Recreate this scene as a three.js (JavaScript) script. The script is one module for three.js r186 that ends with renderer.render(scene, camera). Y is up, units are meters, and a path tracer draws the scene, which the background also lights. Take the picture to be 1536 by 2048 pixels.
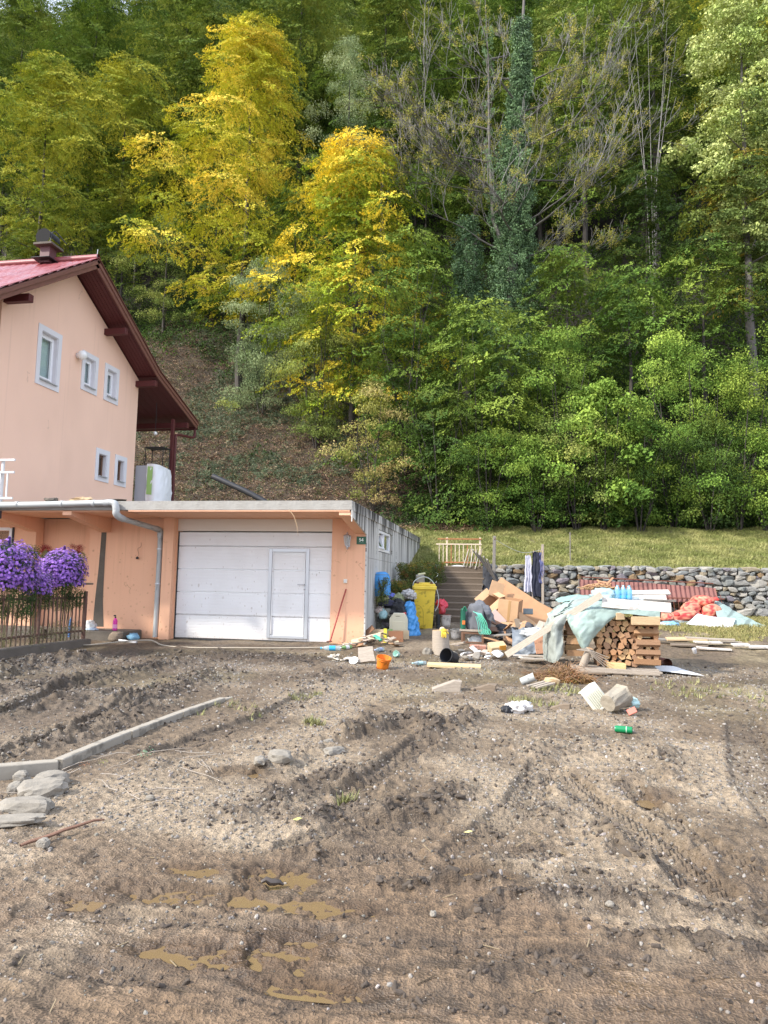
import * as THREE from 'three';
import { RoundedBoxGeometry } from 'three/addons/geometries/RoundedBoxGeometry.js';
import { mergeGeometries, mergeVertices } from 'three/addons/utils/BufferGeometryUtils.js';

// ---------------------------------------------------------------- camera, sky, sun, exposure
const scene = new THREE.Scene();
const camera = new THREE.PerspectiveCamera(71.21, 0.75, 0.1, 400);
camera.rotation.order = 'YXZ';
camera.position.set(0, 1.6, 0);
camera.rotation.set(THREE.MathUtils.degToRad(5.886), THREE.MathUtils.degToRad(10.32), THREE.MathUtils.degToRad(1.064));
scene.add(camera);
const renderer = new THREE.WebGLRenderer({ antialias: true });
renderer.setSize(768, 1024);
renderer.toneMapping = THREE.LinearToneMapping;
renderer.toneMappingExposure = 1.85;
renderer.shadowMap.enabled = true;
const SUN = new THREE.Vector3(-0.66, 0.61, 0.43).normalize();
{
  // bright autumn sky with thin high cloud: pale towards the horizon, bluer overhead, a wide soft glow round the sun
  const W = 512, H = 256, d = new Float32Array(W * H * 4), v = new THREE.Vector3();
  for (let j = 0; j < H; j++) for (let i = 0; i < W; i++) {
    const up = ((j + 0.5) / H - 0.5) * Math.PI, ro = ((i + 0.5) / W - 0.5) * 2 * Math.PI;
    v.set(Math.cos(ro) * Math.cos(up), Math.sin(up), Math.sin(ro) * Math.cos(up));
    const t = Math.pow(Math.max(0, v.y), 0.55), c = Math.max(0, v.dot(SUN)), gl = 0.55 * Math.pow(c, 6) + 0.25 * Math.pow(c, 2);
    const k = (j * W + i) * 4;
    d[k] = (0.86 * (1 - t) + 0.50 * t) * 1.28 + gl; d[k + 1] = (0.88 * (1 - t) + 0.60 * t) * 1.28 + gl * 0.95; d[k + 2] = (0.92 * (1 - t) + 0.80 * t) * 1.3 + gl * 0.85; d[k + 3] = 1;
  }
  const sky = new THREE.DataTexture(d, W, H, THREE.RGBAFormat, THREE.FloatType);
  sky.mapping = THREE.EquirectangularReflectionMapping; sky.magFilter = THREE.LinearFilter; sky.needsUpdate = true;
  scene.background = sky; scene.environment = sky;
}
const sun = new THREE.DirectionalLight(new THREE.Color().setRGB(1.0, 0.93, 0.82), 3.6);
sun.position.copy(SUN).multiplyScalar(80); sun.castShadow = true; sun.shadow.radius = 8;
sun.shadow.camera.left = -45; sun.shadow.camera.right = 45; sun.shadow.camera.top = 60; sun.shadow.camera.bottom = -30; sun.shadow.camera.far = 250;
sun.shadow.mapSize.set(4096, 4096);
scene.add(sun, sun.target);

// ---------------------------------------------------------------- helpers
const V = (x, y, z) => new THREE.Vector3(x, y, z);
function rng(a) { return () => { a = (a + 0x6d2b79f5) | 0; let t = Math.imul(a ^ (a >>> 15), 1 | a); t = (t + Math.imul(t ^ (t >>> 7), 61 | t)) ^ t; return ((t ^ (t >>> 14)) >>> 0) / 4294967296; }; }
const R0 = rng(7);
const ss = (a, b, x) => { const t = Math.min(1, Math.max(0, (x - a) / (b - a))); return t * t * (3 - 2 * t); };
const mix = (a, b, t) => a + (b - a) * t;
const PERM = new Uint8Array(512); { const r = rng(99), p = [...Array(256).keys()]; for (let i = 255; i > 0; i--) { const j = Math.floor(r() * (i + 1)); [p[i], p[j]] = [p[j], p[i]]; } for (let i = 0; i < 512; i++) PERM[i] = p[i & 255]; }
const GRX = [1, -1, 1, -1, 1.4, -1.4, 0, 0], GRY = [1, 1, -1, -1, 0, 0, 1.4, -1.4];
// gradient noise in the plane, about -1..1; with a period it repeats
function n2(x, y, per = 256) {
  const xi = Math.floor(x), yi = Math.floor(y), fx = x - xi, fy = y - yi;
  const w = (k) => ((k % per) + per) % per & 255, x0 = w(xi), x1 = w(xi + 1), y0 = w(yi), y1 = w(yi + 1);
  const g = (a, b, dx, dy) => { const h = PERM[PERM[a] + b] & 7; return GRX[h] * dx + GRY[h] * dy; };
  const u = fx * fx * fx * (fx * (fx * 6 - 15) + 10), v = fy * fy * fy * (fy * (fy * 6 - 15) + 10);
  const a = g(x0, y0, fx, fy), b = g(x1, y0, fx - 1, fy), c = g(x0, y1, fx, fy - 1), d = g(x1, y1, fx - 1, fy - 1);
  return (a + (b - a) * u + (c - a) * v + (a - b - c + d) * u * v) * 1.1;
}
function fbm(x, y, o = 4, per = 256) { let s = 0, a = 0.5; for (let i = 0; i < o; i++) { s += a * n2(x, y, per); x *= 2; y *= 2; per *= 2; if (per > 256) per = 256; x += per > 255 ? 17.3 : 0; a *= 0.5; } return s; }
function n3(x, y, z) { return (n2(x + 13.7 * Math.floor(z), y) * (1 - (z - Math.floor(z))) + n2(x + 13.7 * Math.floor(z) + 13.7, y) * (z - Math.floor(z)) + n2(z * 1.1 + 31, x * 0.9 + y * 0.7)) * 0.7; }
function n3s(x, y, z) { return (n2(x + 3.1 * z, y - 1.7 * z) + n2(y + 40 + z, z * 1.2 - x * 0.6) + n2(z + 80, x - y * 0.5)) * 0.5; }
// tileable fbm for textures: f cycles over the tile
function tfbm(u, v, f, o) { let s = 0, a = 0.5; for (let i = 0; i < o; i++) { s += a * n2(u * f + i * 0.37 * 0, v * f, f); f *= 2; a *= 0.5; } return s; }
function tex(w, h, fn, srgb = false) {
  const d = new Uint8Array(w * h * 4);
  for (let j = 0; j < h; j++) for (let i = 0; i < w; i++) { const c = fn((i + 0.5) / w, (j + 0.5) / h, i, j), k = (j * w + i) * 4; for (let q = 0; q < 3; q++) d[k + q] = Math.max(0, Math.min(255, c[q] * 255)); d[k + 3] = 255; }
  const t = new THREE.DataTexture(d, w, h); t.wrapS = t.wrapT = THREE.RepeatWrapping; t.magFilter = THREE.LinearFilter; t.generateMipmaps = true; t.minFilter = THREE.LinearMipmapLinearFilter;
  t.colorSpace = srgb ? THREE.SRGBColorSpace : THREE.NoColorSpace; t.needsUpdate = true; return t;
}
function rep(t, x, y = x) { const c = t.clone(); c.repeat.set(x, y); c.needsUpdate = true; return c; }
const col = (r, g, b) => new THREE.Color().setRGB(r, g, b);
function mat(c, rough = 0.8, extra = {}) { return new THREE.MeshStandardMaterial({ color: Array.isArray(c) ? col(...c) : c, roughness: rough, side: THREE.DoubleSide, ...extra }); }

const used = new Map();
function numbered(n) { const k = used.get(n) || 0; used.set(n, k + 1); return k ? n + '_' + String(k).padStart(3, '0') : n; }
function shadows(o) { o.traverse((m) => { if (m.isMesh) { m.castShadow = true; m.receiveShadow = true; } }); return o; }
function tag(o, label, category, group, kind) { o.userData.label = label; if (category) o.userData.category = category; if (group) o.userData.group = group; if (kind) o.userData.kind = kind; return o; }
function thing(name, label, category, p = [0, 0, 0], ry = 0, group) {
  const o = new THREE.Group(); o.name = numbered(name); o.position.set(...p); o.rotation.y = ry; scene.add(o); return tag(o, label, category, group);
}
function part(name, geo, m, parent, p, r) {
  const o = new THREE.Mesh(geo, m); o.name = name; if (p) o.position.set(...p); if (r) o.rotation.set(...r); o.castShadow = o.receiveShadow = true; parent.add(o); return o;
}
function solo(name, label, category, geo, m, p, r, group) {      // a thing that is one mesh
  const o = part(numbered(name), geo, m, scene, p, r); return tag(o, label, category, group);
}
function struct(name, geo, m, label, kind = 'structure') { const o = part(numbered(name), geo, m, scene); return tag(o, label, null, null, kind); }
function copy(o, label, p, ry) { const c = o.clone(); c.name = numbered(o.name.replace(/_\d{3}$/, '')); c.userData = { ...o.userData }; if (label) c.userData.label = label; if (p) c.position.set(...p); if (ry !== undefined) c.rotation.y = ry; scene.add(c); return c; }
// uv in metres from the position, by the main direction of each normal
function uvm(g, s = 1) {
  const p = g.attributes.position, n = g.attributes.normal, uv = new Float32Array(p.count * 2);
  for (let i = 0; i < p.count; i++) {
    const ax = Math.abs(n.getX(i)), ay = Math.abs(n.getY(i)), az = Math.abs(n.getZ(i)), x = p.getX(i), y = p.getY(i), z = p.getZ(i);
    const [a, b] = ax > ay && ax > az ? [z, y] : ay > az ? [x, z] : [x, y]; uv[2 * i] = a * s; uv[2 * i + 1] = b * s;
  }
  g.setAttribute('uv', new THREE.BufferAttribute(uv, 2)); return g;
}
function bx(w, h, d, x = 0, y = 0, z = 0, r = 0.006) {
  r = Math.min(r, w * 0.45, h * 0.45, d * 0.45);
  const g = r > 0 ? new RoundedBoxGeometry(w, h, d, 1, r) : new THREE.BoxGeometry(w, h, d); g.translate(x, y, z); return uvm(g);
}
// a weathered board, long along x: slightly warped and uneven at the ends
function board(L, w, t, seed = 1, rag = 0.02) {
  const g = new THREE.BoxGeometry(L, t, w, 10, 1, 2), p = g.attributes.position, r = rng(seed), b = (r() - 0.5) * 0.03 * L, tw = (r() - 0.5) * 0.05;
  for (let i = 0; i < p.count; i++) {
    const x = p.getX(i), z = p.getZ(i), e = Math.abs(x) > L * 0.499 ? n2(z * 40 + seed, x * 3) * rag : 0;
    p.setXYZ(i, x + e * Math.sign(x), p.getY(i) + b * (x / L) * (x / L) * 4 + tw * x * z + n2(x * 4 + seed, z * 6) * t * 0.1, z + n2(x * 5 + seed * 3.1, 2) * w * 0.04);
  }
  g.computeVertexNormals(); return uvm(g);
}
function tube(pts, r, seg = 24, rad = 8, closed = false) { return new THREE.TubeGeometry(new THREE.CatmullRomCurve3(pts.map((p) => V(...p)), closed, 'catmullrom', 0.5), seg, r, rad, closed); }
// a tube that tapers: pts Vector3[], radii[]
function ttube(pts, rad, sides = 6) {
  const pos = [], idx = [], uv = [], T = V(), N = V(), B = V(); let up = V(0.3, 0.1, 1).normalize(), len = 0;
  for (let i = 0; i < pts.length; i++) {
    T.copy(pts[Math.min(i + 1, pts.length - 1)]).sub(pts[Math.max(i - 1, 0)]).normalize();
    N.copy(up).addScaledVector(T, -up.dot(T)).normalize(); B.crossVectors(T, N); up.copy(N); if (i) len += pts[i].distanceTo(pts[i - 1]);
    for (let k = 0; k <= sides; k++) { const a = (k / sides) * Math.PI * 2, c = Math.cos(a) * rad[i], s = Math.sin(a) * rad[i]; pos.push(pts[i].x + N.x * c + B.x * s, pts[i].y + N.y * c + B.y * s, pts[i].z + N.z * c + B.z * s); uv.push(k / sides, len); }
    if (i) for (let k = 0; k < sides; k++) { const a = (i - 1) * (sides + 1) + k, b = a + sides + 1; idx.push(a, a + 1, b, b, a + 1, b + 1); }
  }
  const g = new THREE.BufferGeometry(); g.setAttribute('position', new THREE.Float32BufferAttribute(pos, 3)); g.setAttribute('uv', new THREE.Float32BufferAttribute(uv, 2)); g.setIndex(idx); g.computeVertexNormals(); return g;
}
function lathe(pts, seg = 24) { return new THREE.LatheGeometry(pts.map((p) => new THREE.Vector2(...p)), seg); }
function rock(sx, sy, sz, seed = 1, det = 2, rough = 0.35, flat = true) {
  let g = new THREE.IcosahedronGeometry(1, det); g.deleteAttribute('uv'); g.deleteAttribute('normal'); g = mergeVertices(g, 1e-4);
  const p = g.attributes.position;
  for (let i = 0; i < p.count; i++) {
    const x = p.getX(i), y = p.getY(i), z = p.getZ(i); let f = 1 + rough * n3s(x * 1.1 + seed * 7.3, y * 1.1 + seed * 3.1, z * 1.1 - seed * 5.7) + rough * 0.4 * n3s(x * 2.7 + seed, y * 2.7, z * 2.7 + seed * 2);
    p.setXYZ(i, Math.sign(x) * Math.pow(Math.abs(x), 0.8) * f * sx, Math.sign(y) * Math.pow(Math.abs(y), 0.8) * f * sy, Math.sign(z) * Math.pow(Math.abs(z), 0.8) * f * sz);
  }
  if (flat) g = g.toNonIndexed(); g.computeVertexNormals(); return uvm(g);
}
// smooth sheet through a grid of control points [row][col] = [x, y, z], with extra folds from fold(u, v)
function patch(grid, nu = 32, nv = 24, fold = 0, ff = 5, seed = 1) {
  const rows = grid.length, cols = grid[0].length, cr = (a, b, c, d, t) => 0.5 * (2 * b + (c - a) * t + (2 * a - 5 * b + 4 * c - d) * t * t + (3 * b - a - 3 * c + d) * t * t * t);
  const line = (get, n, t) => { const s = Math.min(n - 1.0001, Math.max(0, t * (n - 1))), i = Math.floor(s), f = s - i, q = (k) => get(Math.min(n - 1, Math.max(0, k))); const A = q(i - 1), B = q(i), C = q(i + 1), D = q(i + 2); return [0, 1, 2].map((k) => cr(A[k], B[k], C[k], D[k], f)); };
  const pos = [], uv = [], idx = [];
  for (let j = 0; j <= nv; j++) for (let i = 0; i <= nu; i++) { const p = line((r) => line((c) => grid[r][c], cols, i / nu), rows, j / nv); pos.push(...p); uv.push(p[0] + p[2] * 0.6, p[1] + p[2] * 0.4); }
  for (let j = 0; j < nv; j++) for (let i = 0; i < nu; i++) { const a = j * (nu + 1) + i, b = a + nu + 1; idx.push(a, b, a + 1, b, b + 1, a + 1); }
  const g = new THREE.BufferGeometry(); g.setAttribute('position', new THREE.Float32BufferAttribute(pos, 3)); g.setAttribute('uv', new THREE.Float32BufferAttribute(uv, 2)); g.setIndex(idx); g.computeVertexNormals();
  if (fold) {
    const p = g.attributes.position, n = g.attributes.normal;
    for (let i = 0; i < p.count; i++) {
      const x = p.getX(i), y = p.getY(i), z = p.getZ(i), a = (1 - Math.abs(n3s(x * ff + seed, y * ff, z * ff)) * 2.2) * fold * 0.6 + n3s(x * ff * 2.3, y * ff * 2.3 + seed, z * ff * 2.3) * fold * 0.5;
      p.setXYZ(i, x + n.getX(i) * a, y + n.getY(i) * a, z + n.getZ(i) * a);
    }
    g.computeVertexNormals();
  }
  return g;
}
// crumpled bag or heap of cloth: a lump with sharp folds, flattened below
function lump(sx, sy, sz, seed = 1, det = 4, fold = 0.18, ff = 2.2) {
  let g = new THREE.IcosahedronGeometry(1, det); g.deleteAttribute('uv'); g.deleteAttribute('normal'); g = mergeVertices(g, 1e-4); const p = g.attributes.position;
  for (let i = 0; i < p.count; i++) {
    const x = p.getX(i), y = p.getY(i), z = p.getZ(i), a = n3s(x * ff + seed * 5, y * ff + seed, z * ff), b = n3s(x * ff * 2.3 + seed, y * ff * 2.3, z * ff * 2.3 + seed), f = 1 + fold * (0.5 - Math.abs(a) * 2) + fold * 0.55 * (0.4 - Math.abs(b) * 1.6) + 0.2 * n3s(x + seed, y, z);
    p.setXYZ(i, x * f * sx, Math.max(-0.55, y) * f * sy, z * f * sz);
  }
  g.computeVertexNormals(); g.translate(0, sy * 0.5, 0); return uvm(g);
}
function inst(name, geo, m, list, parent, label, kind = 'stuff') { // list: {p, q, s, c}
  const o = new THREE.InstancedMesh(geo, m, list.length); o.name = parent === scene ? numbered(name) : name; const M = new THREE.Matrix4(), sc = V();
  list.forEach((e, i) => { M.compose(e.p, e.q, typeof e.s === 'number' ? sc.set(e.s, e.s, e.s) : e.s); o.setMatrixAt(i, M); if (e.c) o.setColorAt(i, e.c); });
  o.castShadow = o.receiveShadow = true; parent.add(o); if (kind) o.userData.kind = kind; if (label) o.userData.label = label; return o;
}
const Q = (x, y, z, order = 'YXZ') => new THREE.Quaternion().setFromEuler(new THREE.Euler(x, y, z, order));

// ---------------------------------------------------------------- materials
const tNoise = tex(512, 512, (u, v) => { const a = 0.5 + 0.5 * tfbm(u, v, 4, 7); return [a, a, a]; }, false);
const tFine = tex(512, 512, (u, v) => { const a = 0.5 + 0.35 * tfbm(u, v, 32, 4); return [a, a, a]; }, false);
const tPlaster = tex(512, 512, (u, v) => { const a = 0.93 + 0.09 * tfbm(u, v, 3, 5) + 0.03 * tfbm(u, v, 64, 2); return [a, a * 0.995, a * 0.985]; });
const tConc = tex(1024, 1024, (u, v) => { const s = tfbm(u, v, 5, 7), f = tfbm(u + 0.3, v + 0.7, 60, 3), pit = n2(u * 90, v * 90, 90) > 0.62 ? 0.72 : 1; const a = (0.8 + 0.22 * s + 0.1 * f) * pit; return [a, a * 0.985, a * 0.95]; });
const tWood = tex(512, 512, (u, v) => { const w = n2(u * 3, v * 10, 256) * 0.35, g = 0.5 + 0.5 * Math.sin((v * 22 + w * 3 + 0.4 * tfbm(u, v, 4, 3)) * Math.PI * 2), f = tfbm(u * 0.25, v, 64, 2); const a = 0.78 + 0.13 * g + 0.18 * f; return [a, a * 0.97, a * 0.92]; });
const tCard = tex(256, 256, (u, v) => { const a = 0.9 + 0.05 * Math.sin(v * Math.PI * 2 * 40) + 0.12 * tfbm(u, v, 5, 5); return [a, a * 0.985, a * 0.96]; });
const tDirt = tex(512, 512, (u, v) => { const s = tfbm(u, v, 4, 6); const a = 0.92 + 0.12 * s - 0.35 * ss(0.12, 0.4, tfbm(u + 0.5, v, 7, 5)); return [a, a * 0.97, a * 0.92]; });
// wear on walls: faint blotches, rain streaks from above, splashed dirt near the ground (v = 0)
function wear(seed, streak, splash, crack) {
  const cv = document.createElement('canvas'); cv.width = 1024; cv.height = 512; const c = cv.getContext('2d'), r = rng(seed); c.fillStyle = 'rgb(238,236,232)'; c.fillRect(0, 0, 1024, 512);
  for (let i = 0; i < 260; i++) { const x = r() * 1024, y = r() * 512, q = 15 + r() * 70, g = c.createRadialGradient(x, y, 0, x, y, q); const k = r() < 0.5 ? '255,253,250' : '205,200,194'; g.addColorStop(0, `rgba(${k},${0.1 + r() * 0.12})`); g.addColorStop(1, `rgba(${k},0)`); c.fillStyle = g; c.fillRect(x - q, y - q, q * 2, q * 2); }
  for (let i = 0; i < streak; i++) { const x = r() * 1024, y = r() * 200, L = 60 + r() * 300, w = 2 + r() * 9, g = c.createLinearGradient(0, y, 0, y + L), a = 0.05 + r() * 0.13; g.addColorStop(0, `rgba(120,105,95,0)`); g.addColorStop(0.2, `rgba(120,105,95,${a})`); g.addColorStop(1, 'rgba(120,105,95,0)'); c.fillStyle = g; c.fillRect(x, y, w, L); }
  for (let i = 0; i < splash; i++) { const x = r() * 1024, y = 512 - Math.pow(r(), 2.2) * 330, q = 0.8 + r() * r() * 4.5; c.fillStyle = `rgba(110,92,78,${0.15 + r() * 0.4})`; c.beginPath(); c.ellipse(x, y, q, q * (0.6 + r()), r() * 3, 0, 7); c.fill(); }
  if (splash) { const g = c.createLinearGradient(0, 512, 0, 380); g.addColorStop(0, 'rgba(120,102,88,0.55)'); g.addColorStop(0.3, 'rgba(130,112,98,0.22)'); g.addColorStop(1, 'rgba(130,112,98,0)'); c.fillStyle = g; c.fillRect(0, 370, 1024, 142); }
  for (let i = 0; i < crack; i++) { let x = r() * 1024, y = r() * 512; c.strokeStyle = `rgba(110,95,85,${0.25 + r() * 0.3})`; c.lineWidth = 0.8 + r(); c.beginPath(); c.moveTo(x, y); for (let k = 0; k < 8; k++) { x += (r() - 0.5) * 22; y += (r() - 0.3) * 20; c.lineTo(x, y); } c.stroke(); }
  const t = new THREE.CanvasTexture(cv); t.wrapS = t.wrapT = THREE.RepeatWrapping; t.colorSpace = THREE.NoColorSpace; return t;
}
const wearLow = wear(3, 70, 900, 16); wearLow.repeat.set(1 / 6.3, 1 / 3.2); wearLow.offset.set(0.37, -0.08);
const wearUp = wear(9, 26, 0, 6); wearUp.repeat.set(1 / 7.1, 1 / 6.4); wearUp.offset.set(0.1, -0.45);
const wearDoor = wear(14, 0, 420, 0); wearDoor.repeat.set(1 / 3.5, 1 / 3.4); wearDoor.offset.set(0.5, 0.0);
const M = {
  plasterUp: mat([0.92, 0.62, 0.475], 0.9, { map: wearUp, bumpMap: rep(tFine, 1.6), bumpScale: 0.002 }),
  plasterLow: mat([0.85, 0.495, 0.325], 0.9, { map: wearLow, bumpMap: rep(tFine, 1.6), bumpScale: 0.002 }),
  white: mat([0.66, 0.66, 0.67], 0.55), whiteTrim: mat([0.74, 0.73, 0.76], 0.75, { map: rep(tPlaster, 0.5) }), pvc: mat([0.8, 0.8, 0.82], 0.35),
  door: mat([0.86, 0.88, 0.91], 0.42, { map: wearDoor, bumpMap: rep(tFine, 3), bumpScale: 0.0006 }),
  alu: mat([0.52, 0.54, 0.57], 0.35, { metalness: 0.6 }), dark: mat([0.02, 0.02, 0.022], 0.6),
  glass: new THREE.MeshPhysicalMaterial({ color: col(0.9, 0.95, 0.95), roughness: 0.03, transmission: 1, thickness: 0, ior: 1.5, side: THREE.DoubleSide }),
  redRoof: mat([0.24, 0.055, 0.06], 0.75, { roughnessMap: rep(tNoise, 0.5) }), redWood: mat([0.10, 0.016, 0.017], 0.6, { map: rep(tWood, 0.7) }), fascia: mat([0.20, 0.085, 0.065], 0.5, { map: rep(tWood, 0.5) }),
  conc: mat([0.36, 0.345, 0.32], 0.92, { map: rep(tConc, 0.5), bumpMap: rep(tNoise, 2), bumpScale: 0.004 }), concDark: mat([0.15, 0.13, 0.11], 0.95, { map: rep(tConc, 0.6), bumpMap: rep(tNoise, 2), bumpScale: 0.006 }),
  pipe: mat([0.42, 0.45, 0.47], 0.45, { map: rep(tDirt, 0.6) }), rust: mat([0.17, 0.06, 0.04], 0.75, { map: rep(tDirt, 1.5) }),
  wood: mat([0.54, 0.4, 0.245], 0.8, { map: rep(tWood, 1.4), bumpMap: rep(tWood, 1.4), bumpScale: 0.003 }), oldWood: mat([0.4, 0.35, 0.3], 0.88, { map: rep(tWood, 1.2), bumpMap: rep(tWood, 1.2), bumpScale: 0.004 }),
  grayWood: mat([0.24, 0.225, 0.21], 0.9, { map: rep(tWood, 1.2), bumpMap: rep(tWood, 1.2), bumpScale: 0.004 }), mudWood: mat([0.22, 0.175, 0.135], 0.9, { map: rep(tWood, 1.3), bumpMap: rep(tWood, 1.3), bumpScale: 0.004 }), brownWood: mat([0.17, 0.09, 0.055], 0.7, { map: rep(tWood, 1.5) }),
  whiteWood: mat([0.6, 0.575, 0.55], 0.8, { map: rep(tDirt, 1.1), bumpMap: rep(tWood, 1), bumpScale: 0.002 }),
  card: mat([0.44, 0.25, 0.135], 0.85, { map: rep(tCard, 1.5) }), cardPale: mat([0.54, 0.345, 0.2], 0.85, { map: rep(tCard, 1.2) }), cardDark: mat([0.2, 0.105, 0.06], 0.9, { map: rep(tCard, 1.2) }),
  logEnd: mat([0.56, 0.35, 0.2], 0.85, { map: rep(tDirt, 3), bumpMap: rep(tFine, 4), bumpScale: 0.004 }), logSide: mat([0.48, 0.33, 0.2], 0.88, { map: rep(tWood, 3), bumpMap: rep(tWood, 3), bumpScale: 0.005 }), bark: mat([0.09, 0.07, 0.055], 0.95, { bumpMap: rep(tNoise, 2), bumpScale: 0.02 }),
  tarp: new THREE.MeshPhysicalMaterial({ color: col(0.37, 0.5, 0.485), roughness: 0.5, transmission: 0.25, thickness: 0, side: THREE.DoubleSide, map: rep(tDirt, 0.8), bumpMap: rep(tNoise, 1.2), bumpScale: 0.012 }),
  tarpGray: mat([0.3, 0.34, 0.33], 0.6, { map: rep(tDirt, 0.8), bumpMap: rep(tNoise, 1.2), bumpScale: 0.012 }),
  bluePlastic: mat([0.06, 0.28, 0.62], 0.4, { bumpMap: rep(tNoise, 3), bumpScale: 0.01 }), black: mat([0.016, 0.017, 0.022], 0.6, { bumpMap: rep(tNoise, 3), bumpScale: 0.01 }),
  slab: mat([0.36, 0.35, 0.33], 0.95, { map: (() => { const t = wear(33, 420, 0, 10); t.repeat.set(1 / 2.6, 1 / 0.42); t.offset.set(0, -0.15); return t; })(), bumpMap: rep(tNoise, 3), bumpScale: 0.008 }),
  stone: mat([0.22, 0.21, 0.2], 0.92, { map: rep(tConc, 1.3), bumpMap: rep(tNoise, 3), bumpScale: 0.01 }), rockPale: mat([0.29, 0.265, 0.23], 0.9, { map: rep(tConc, 1.6), bumpMap: rep(tNoise, 4), bumpScale: 0.008 }),
  trunk: mat([0.055, 0.048, 0.042], 0.95, { bumpMap: rep(tNoise, 2, 1), bumpScale: 0.02 }), twig: mat([0.18, 0.175, 0.175], 0.9),
};
// ---------------------------------------------------------------- ground, hillside
function g0(x, z) { const d = -z; return 0.027 * Math.max(-6, d) + Math.max(0, d - 12) * 0.045 * ss(-3.6, -1.5, x); }
function segd(px, pz, a, b) { const vx = b[0] - a[0], vz = b[1] - a[1], wx = px - a[0], wz = pz - a[1], t = Math.max(0, Math.min(1, (wx * vx + wz * vz) / (vx * vx + vz * vz))); const dx = wx - vx * t, dz = wz - vz * t; return Math.sqrt(dx * dx + dz * dz); }
function pld(x, z, pts) { let m = 1e9; for (let i = 1; i < pts.length; i++) m = Math.min(m, segd(x, z, pts[i - 1], pts[i])); return m; }
// ridges of churned mud: [points, half width, height, how dark and wet, how broken]
const BERMS = [
  [[[-1.75, -4.45], [-1.57, -4.87], [-1.4, -5.25], [-1.29, -5.6]], 0.17, 0.075, 0.9, 1], [[[-0.66, -3.70], [-0.46, -3.73], [-0.3, -3.78], [-0.04, -3.81]], 0.05, 0.075, 1, 1],
  [[[-0.15, -3.5], [-0.06, -3.62], [0.17, -3.68], [0.4, -3.71], [0.63, -3.71], [0.85, -3.68], [1.3, -3.68]], 0.075, 0.08, 0.85, 1], [[[0.4, -3.4], [0.53, -3.38], [0.73, -3.36], [0.86, -3.34], [1.2, -3.37]], 0.045, 0.075, 1, 1],
  [[[-0.13, -3.0], [0.06, -3.07], [0.3, -3.08]], 0.06, 0.05, 0.8, 1], [[[-3.92, -5.85], [-3.9, -6.45], [-4.02, -7.41], [-4.24, -8.67], [-4.35, -10.18]], 0.28, 0.11, 0.55, 1],
  [[[-4.95, -7.45], [-4.85, -7.97], [-4.5, -7.85]], 0.32, 0.15, 0.35, 0.5], [[[-2.01, -5.45], [-1.83, -5.62], [-1.72, -6.11], [-1.53, -6.61], [-1.39, -7.07]], 0.16, 0.08, 0.15, 0.8],
  [[[-1.48, -6.75], [-1.31, -7.2], [-1.05, -7.5]], 0.17, 0.12, 0.85, 1], [[[-0.92, -7.6], [-0.72, -6.75]], 0.14, 0.12, 0.9, 1], [[[-0.63, -7.1], [-0.46, -7.8]], 0.16, 0.15, 0.6, 0.9],
  [[[-0.78, -4.8], [-0.53, -5.1], [-0.40, -5.3]], 0.15, 0.09, 0.75, 1], [[[-1.25, -4.5], [-1.08, -4.75]], 0.13, 0.07, 0.85, 1], [[[-1.22, -4.04], [-0.98, -4.3]], 0.1, 0.05, 0.6, 1],
  [[[0.55, -4.72], [0.6, -4.45], [0.74, -4.3]], 0.09, 0.07, 0.8, 1], [[[0.14, -6.55], [0.64, -6.95], [0.98, -6.6]], 0.25, 0.1, 0.3, 0.8], [[[-7.14, -9.16], [-7.23, -9.92], [-7.0, -10.8]], 0.4, 0.2, 0.7, 1],
  [[[0.2, -4.95], [0.05, -5.0]], 0.14, 0.06, 0.55, 1], [[[1.15, -6.0], [1.3, -6.7]], 0.18, 0.06, 0.45, 1], [[[-6.6, -12.0], [-5.17, -12.2], [-3.57, -11.7]], 0.5, 0.06, 0.7, 1], [[[-6.2, -8.0], [-5.6, -9.2], [-5.0, -11.0]], 0.3, 0.10, 0.5, 1], [[[-2.9, -9.6], [-2.4, -10.6]], 0.3, 0.08, 0.5, 1],
];
// tyre tracks: pressed troughs with lug marks across
const TRACKS = [[[[0.36, -5.92], [0.58, -5.25], [0.8, -4.65], [0.98, -4.05]], 0.16, 0.05], [[[0.85, -5.75], [0.98, -5.1], [1.1, -4.64], [1.25, -4.3]], 0.1, 0.035], [[[-1.13, -5.08], [-0.96, -5.76], [-0.79, -6.61]], 0.14, 0.05],
  [[[-1.25, -4.1], [-0.9, -4.5], [-0.5, -4.72]], 0.1, 0.035], [[[-4.15, -5.4], [-4.12, -6.25], [-4.25, -7.4], [-4.5, -8.8]], 0.14, 0.07], [[[-0.1, -4.2], [0.2, -4.35]], 0.1, 0.03], [[[-0.6, -4.15], [-0.95, -4.0]], 0.12, 0.03],
  [[[-0.3, -4.25], [0.05, -5.1], [0.25, -6.2]], 0.14, 0.028], [[[-2.95, -5.9], [-2.6, -7.2], [-2.5, -9.0]], 0.16, 0.03, 1], [[[1.75, -4.8], [1.8, -6.0], [2.3, -8.0]], 0.18, 0.025, 1], [[[-5.3, -7.0], [-5.6, -8.6], [-5.4, -11.0]], 0.2, 0.08],
  [[[-2.2, -3.12], [-0.6, -3.2], [1.3, -3.22]], 0.07, 0.012, 1], [[[-1.9, -2.75], [-0.4, -2.78], [1.1, -2.95]], 0.08, 0.012, 1], [[[-0.3, -3.95], [0.6, -4.0], [1.6, -4.1]], 0.12, 0.02, 1], [[[-0.4, -2.5], [0.4, -2.62], [1.0, -2.7]], 0.06, 0.012, 1]];
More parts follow.
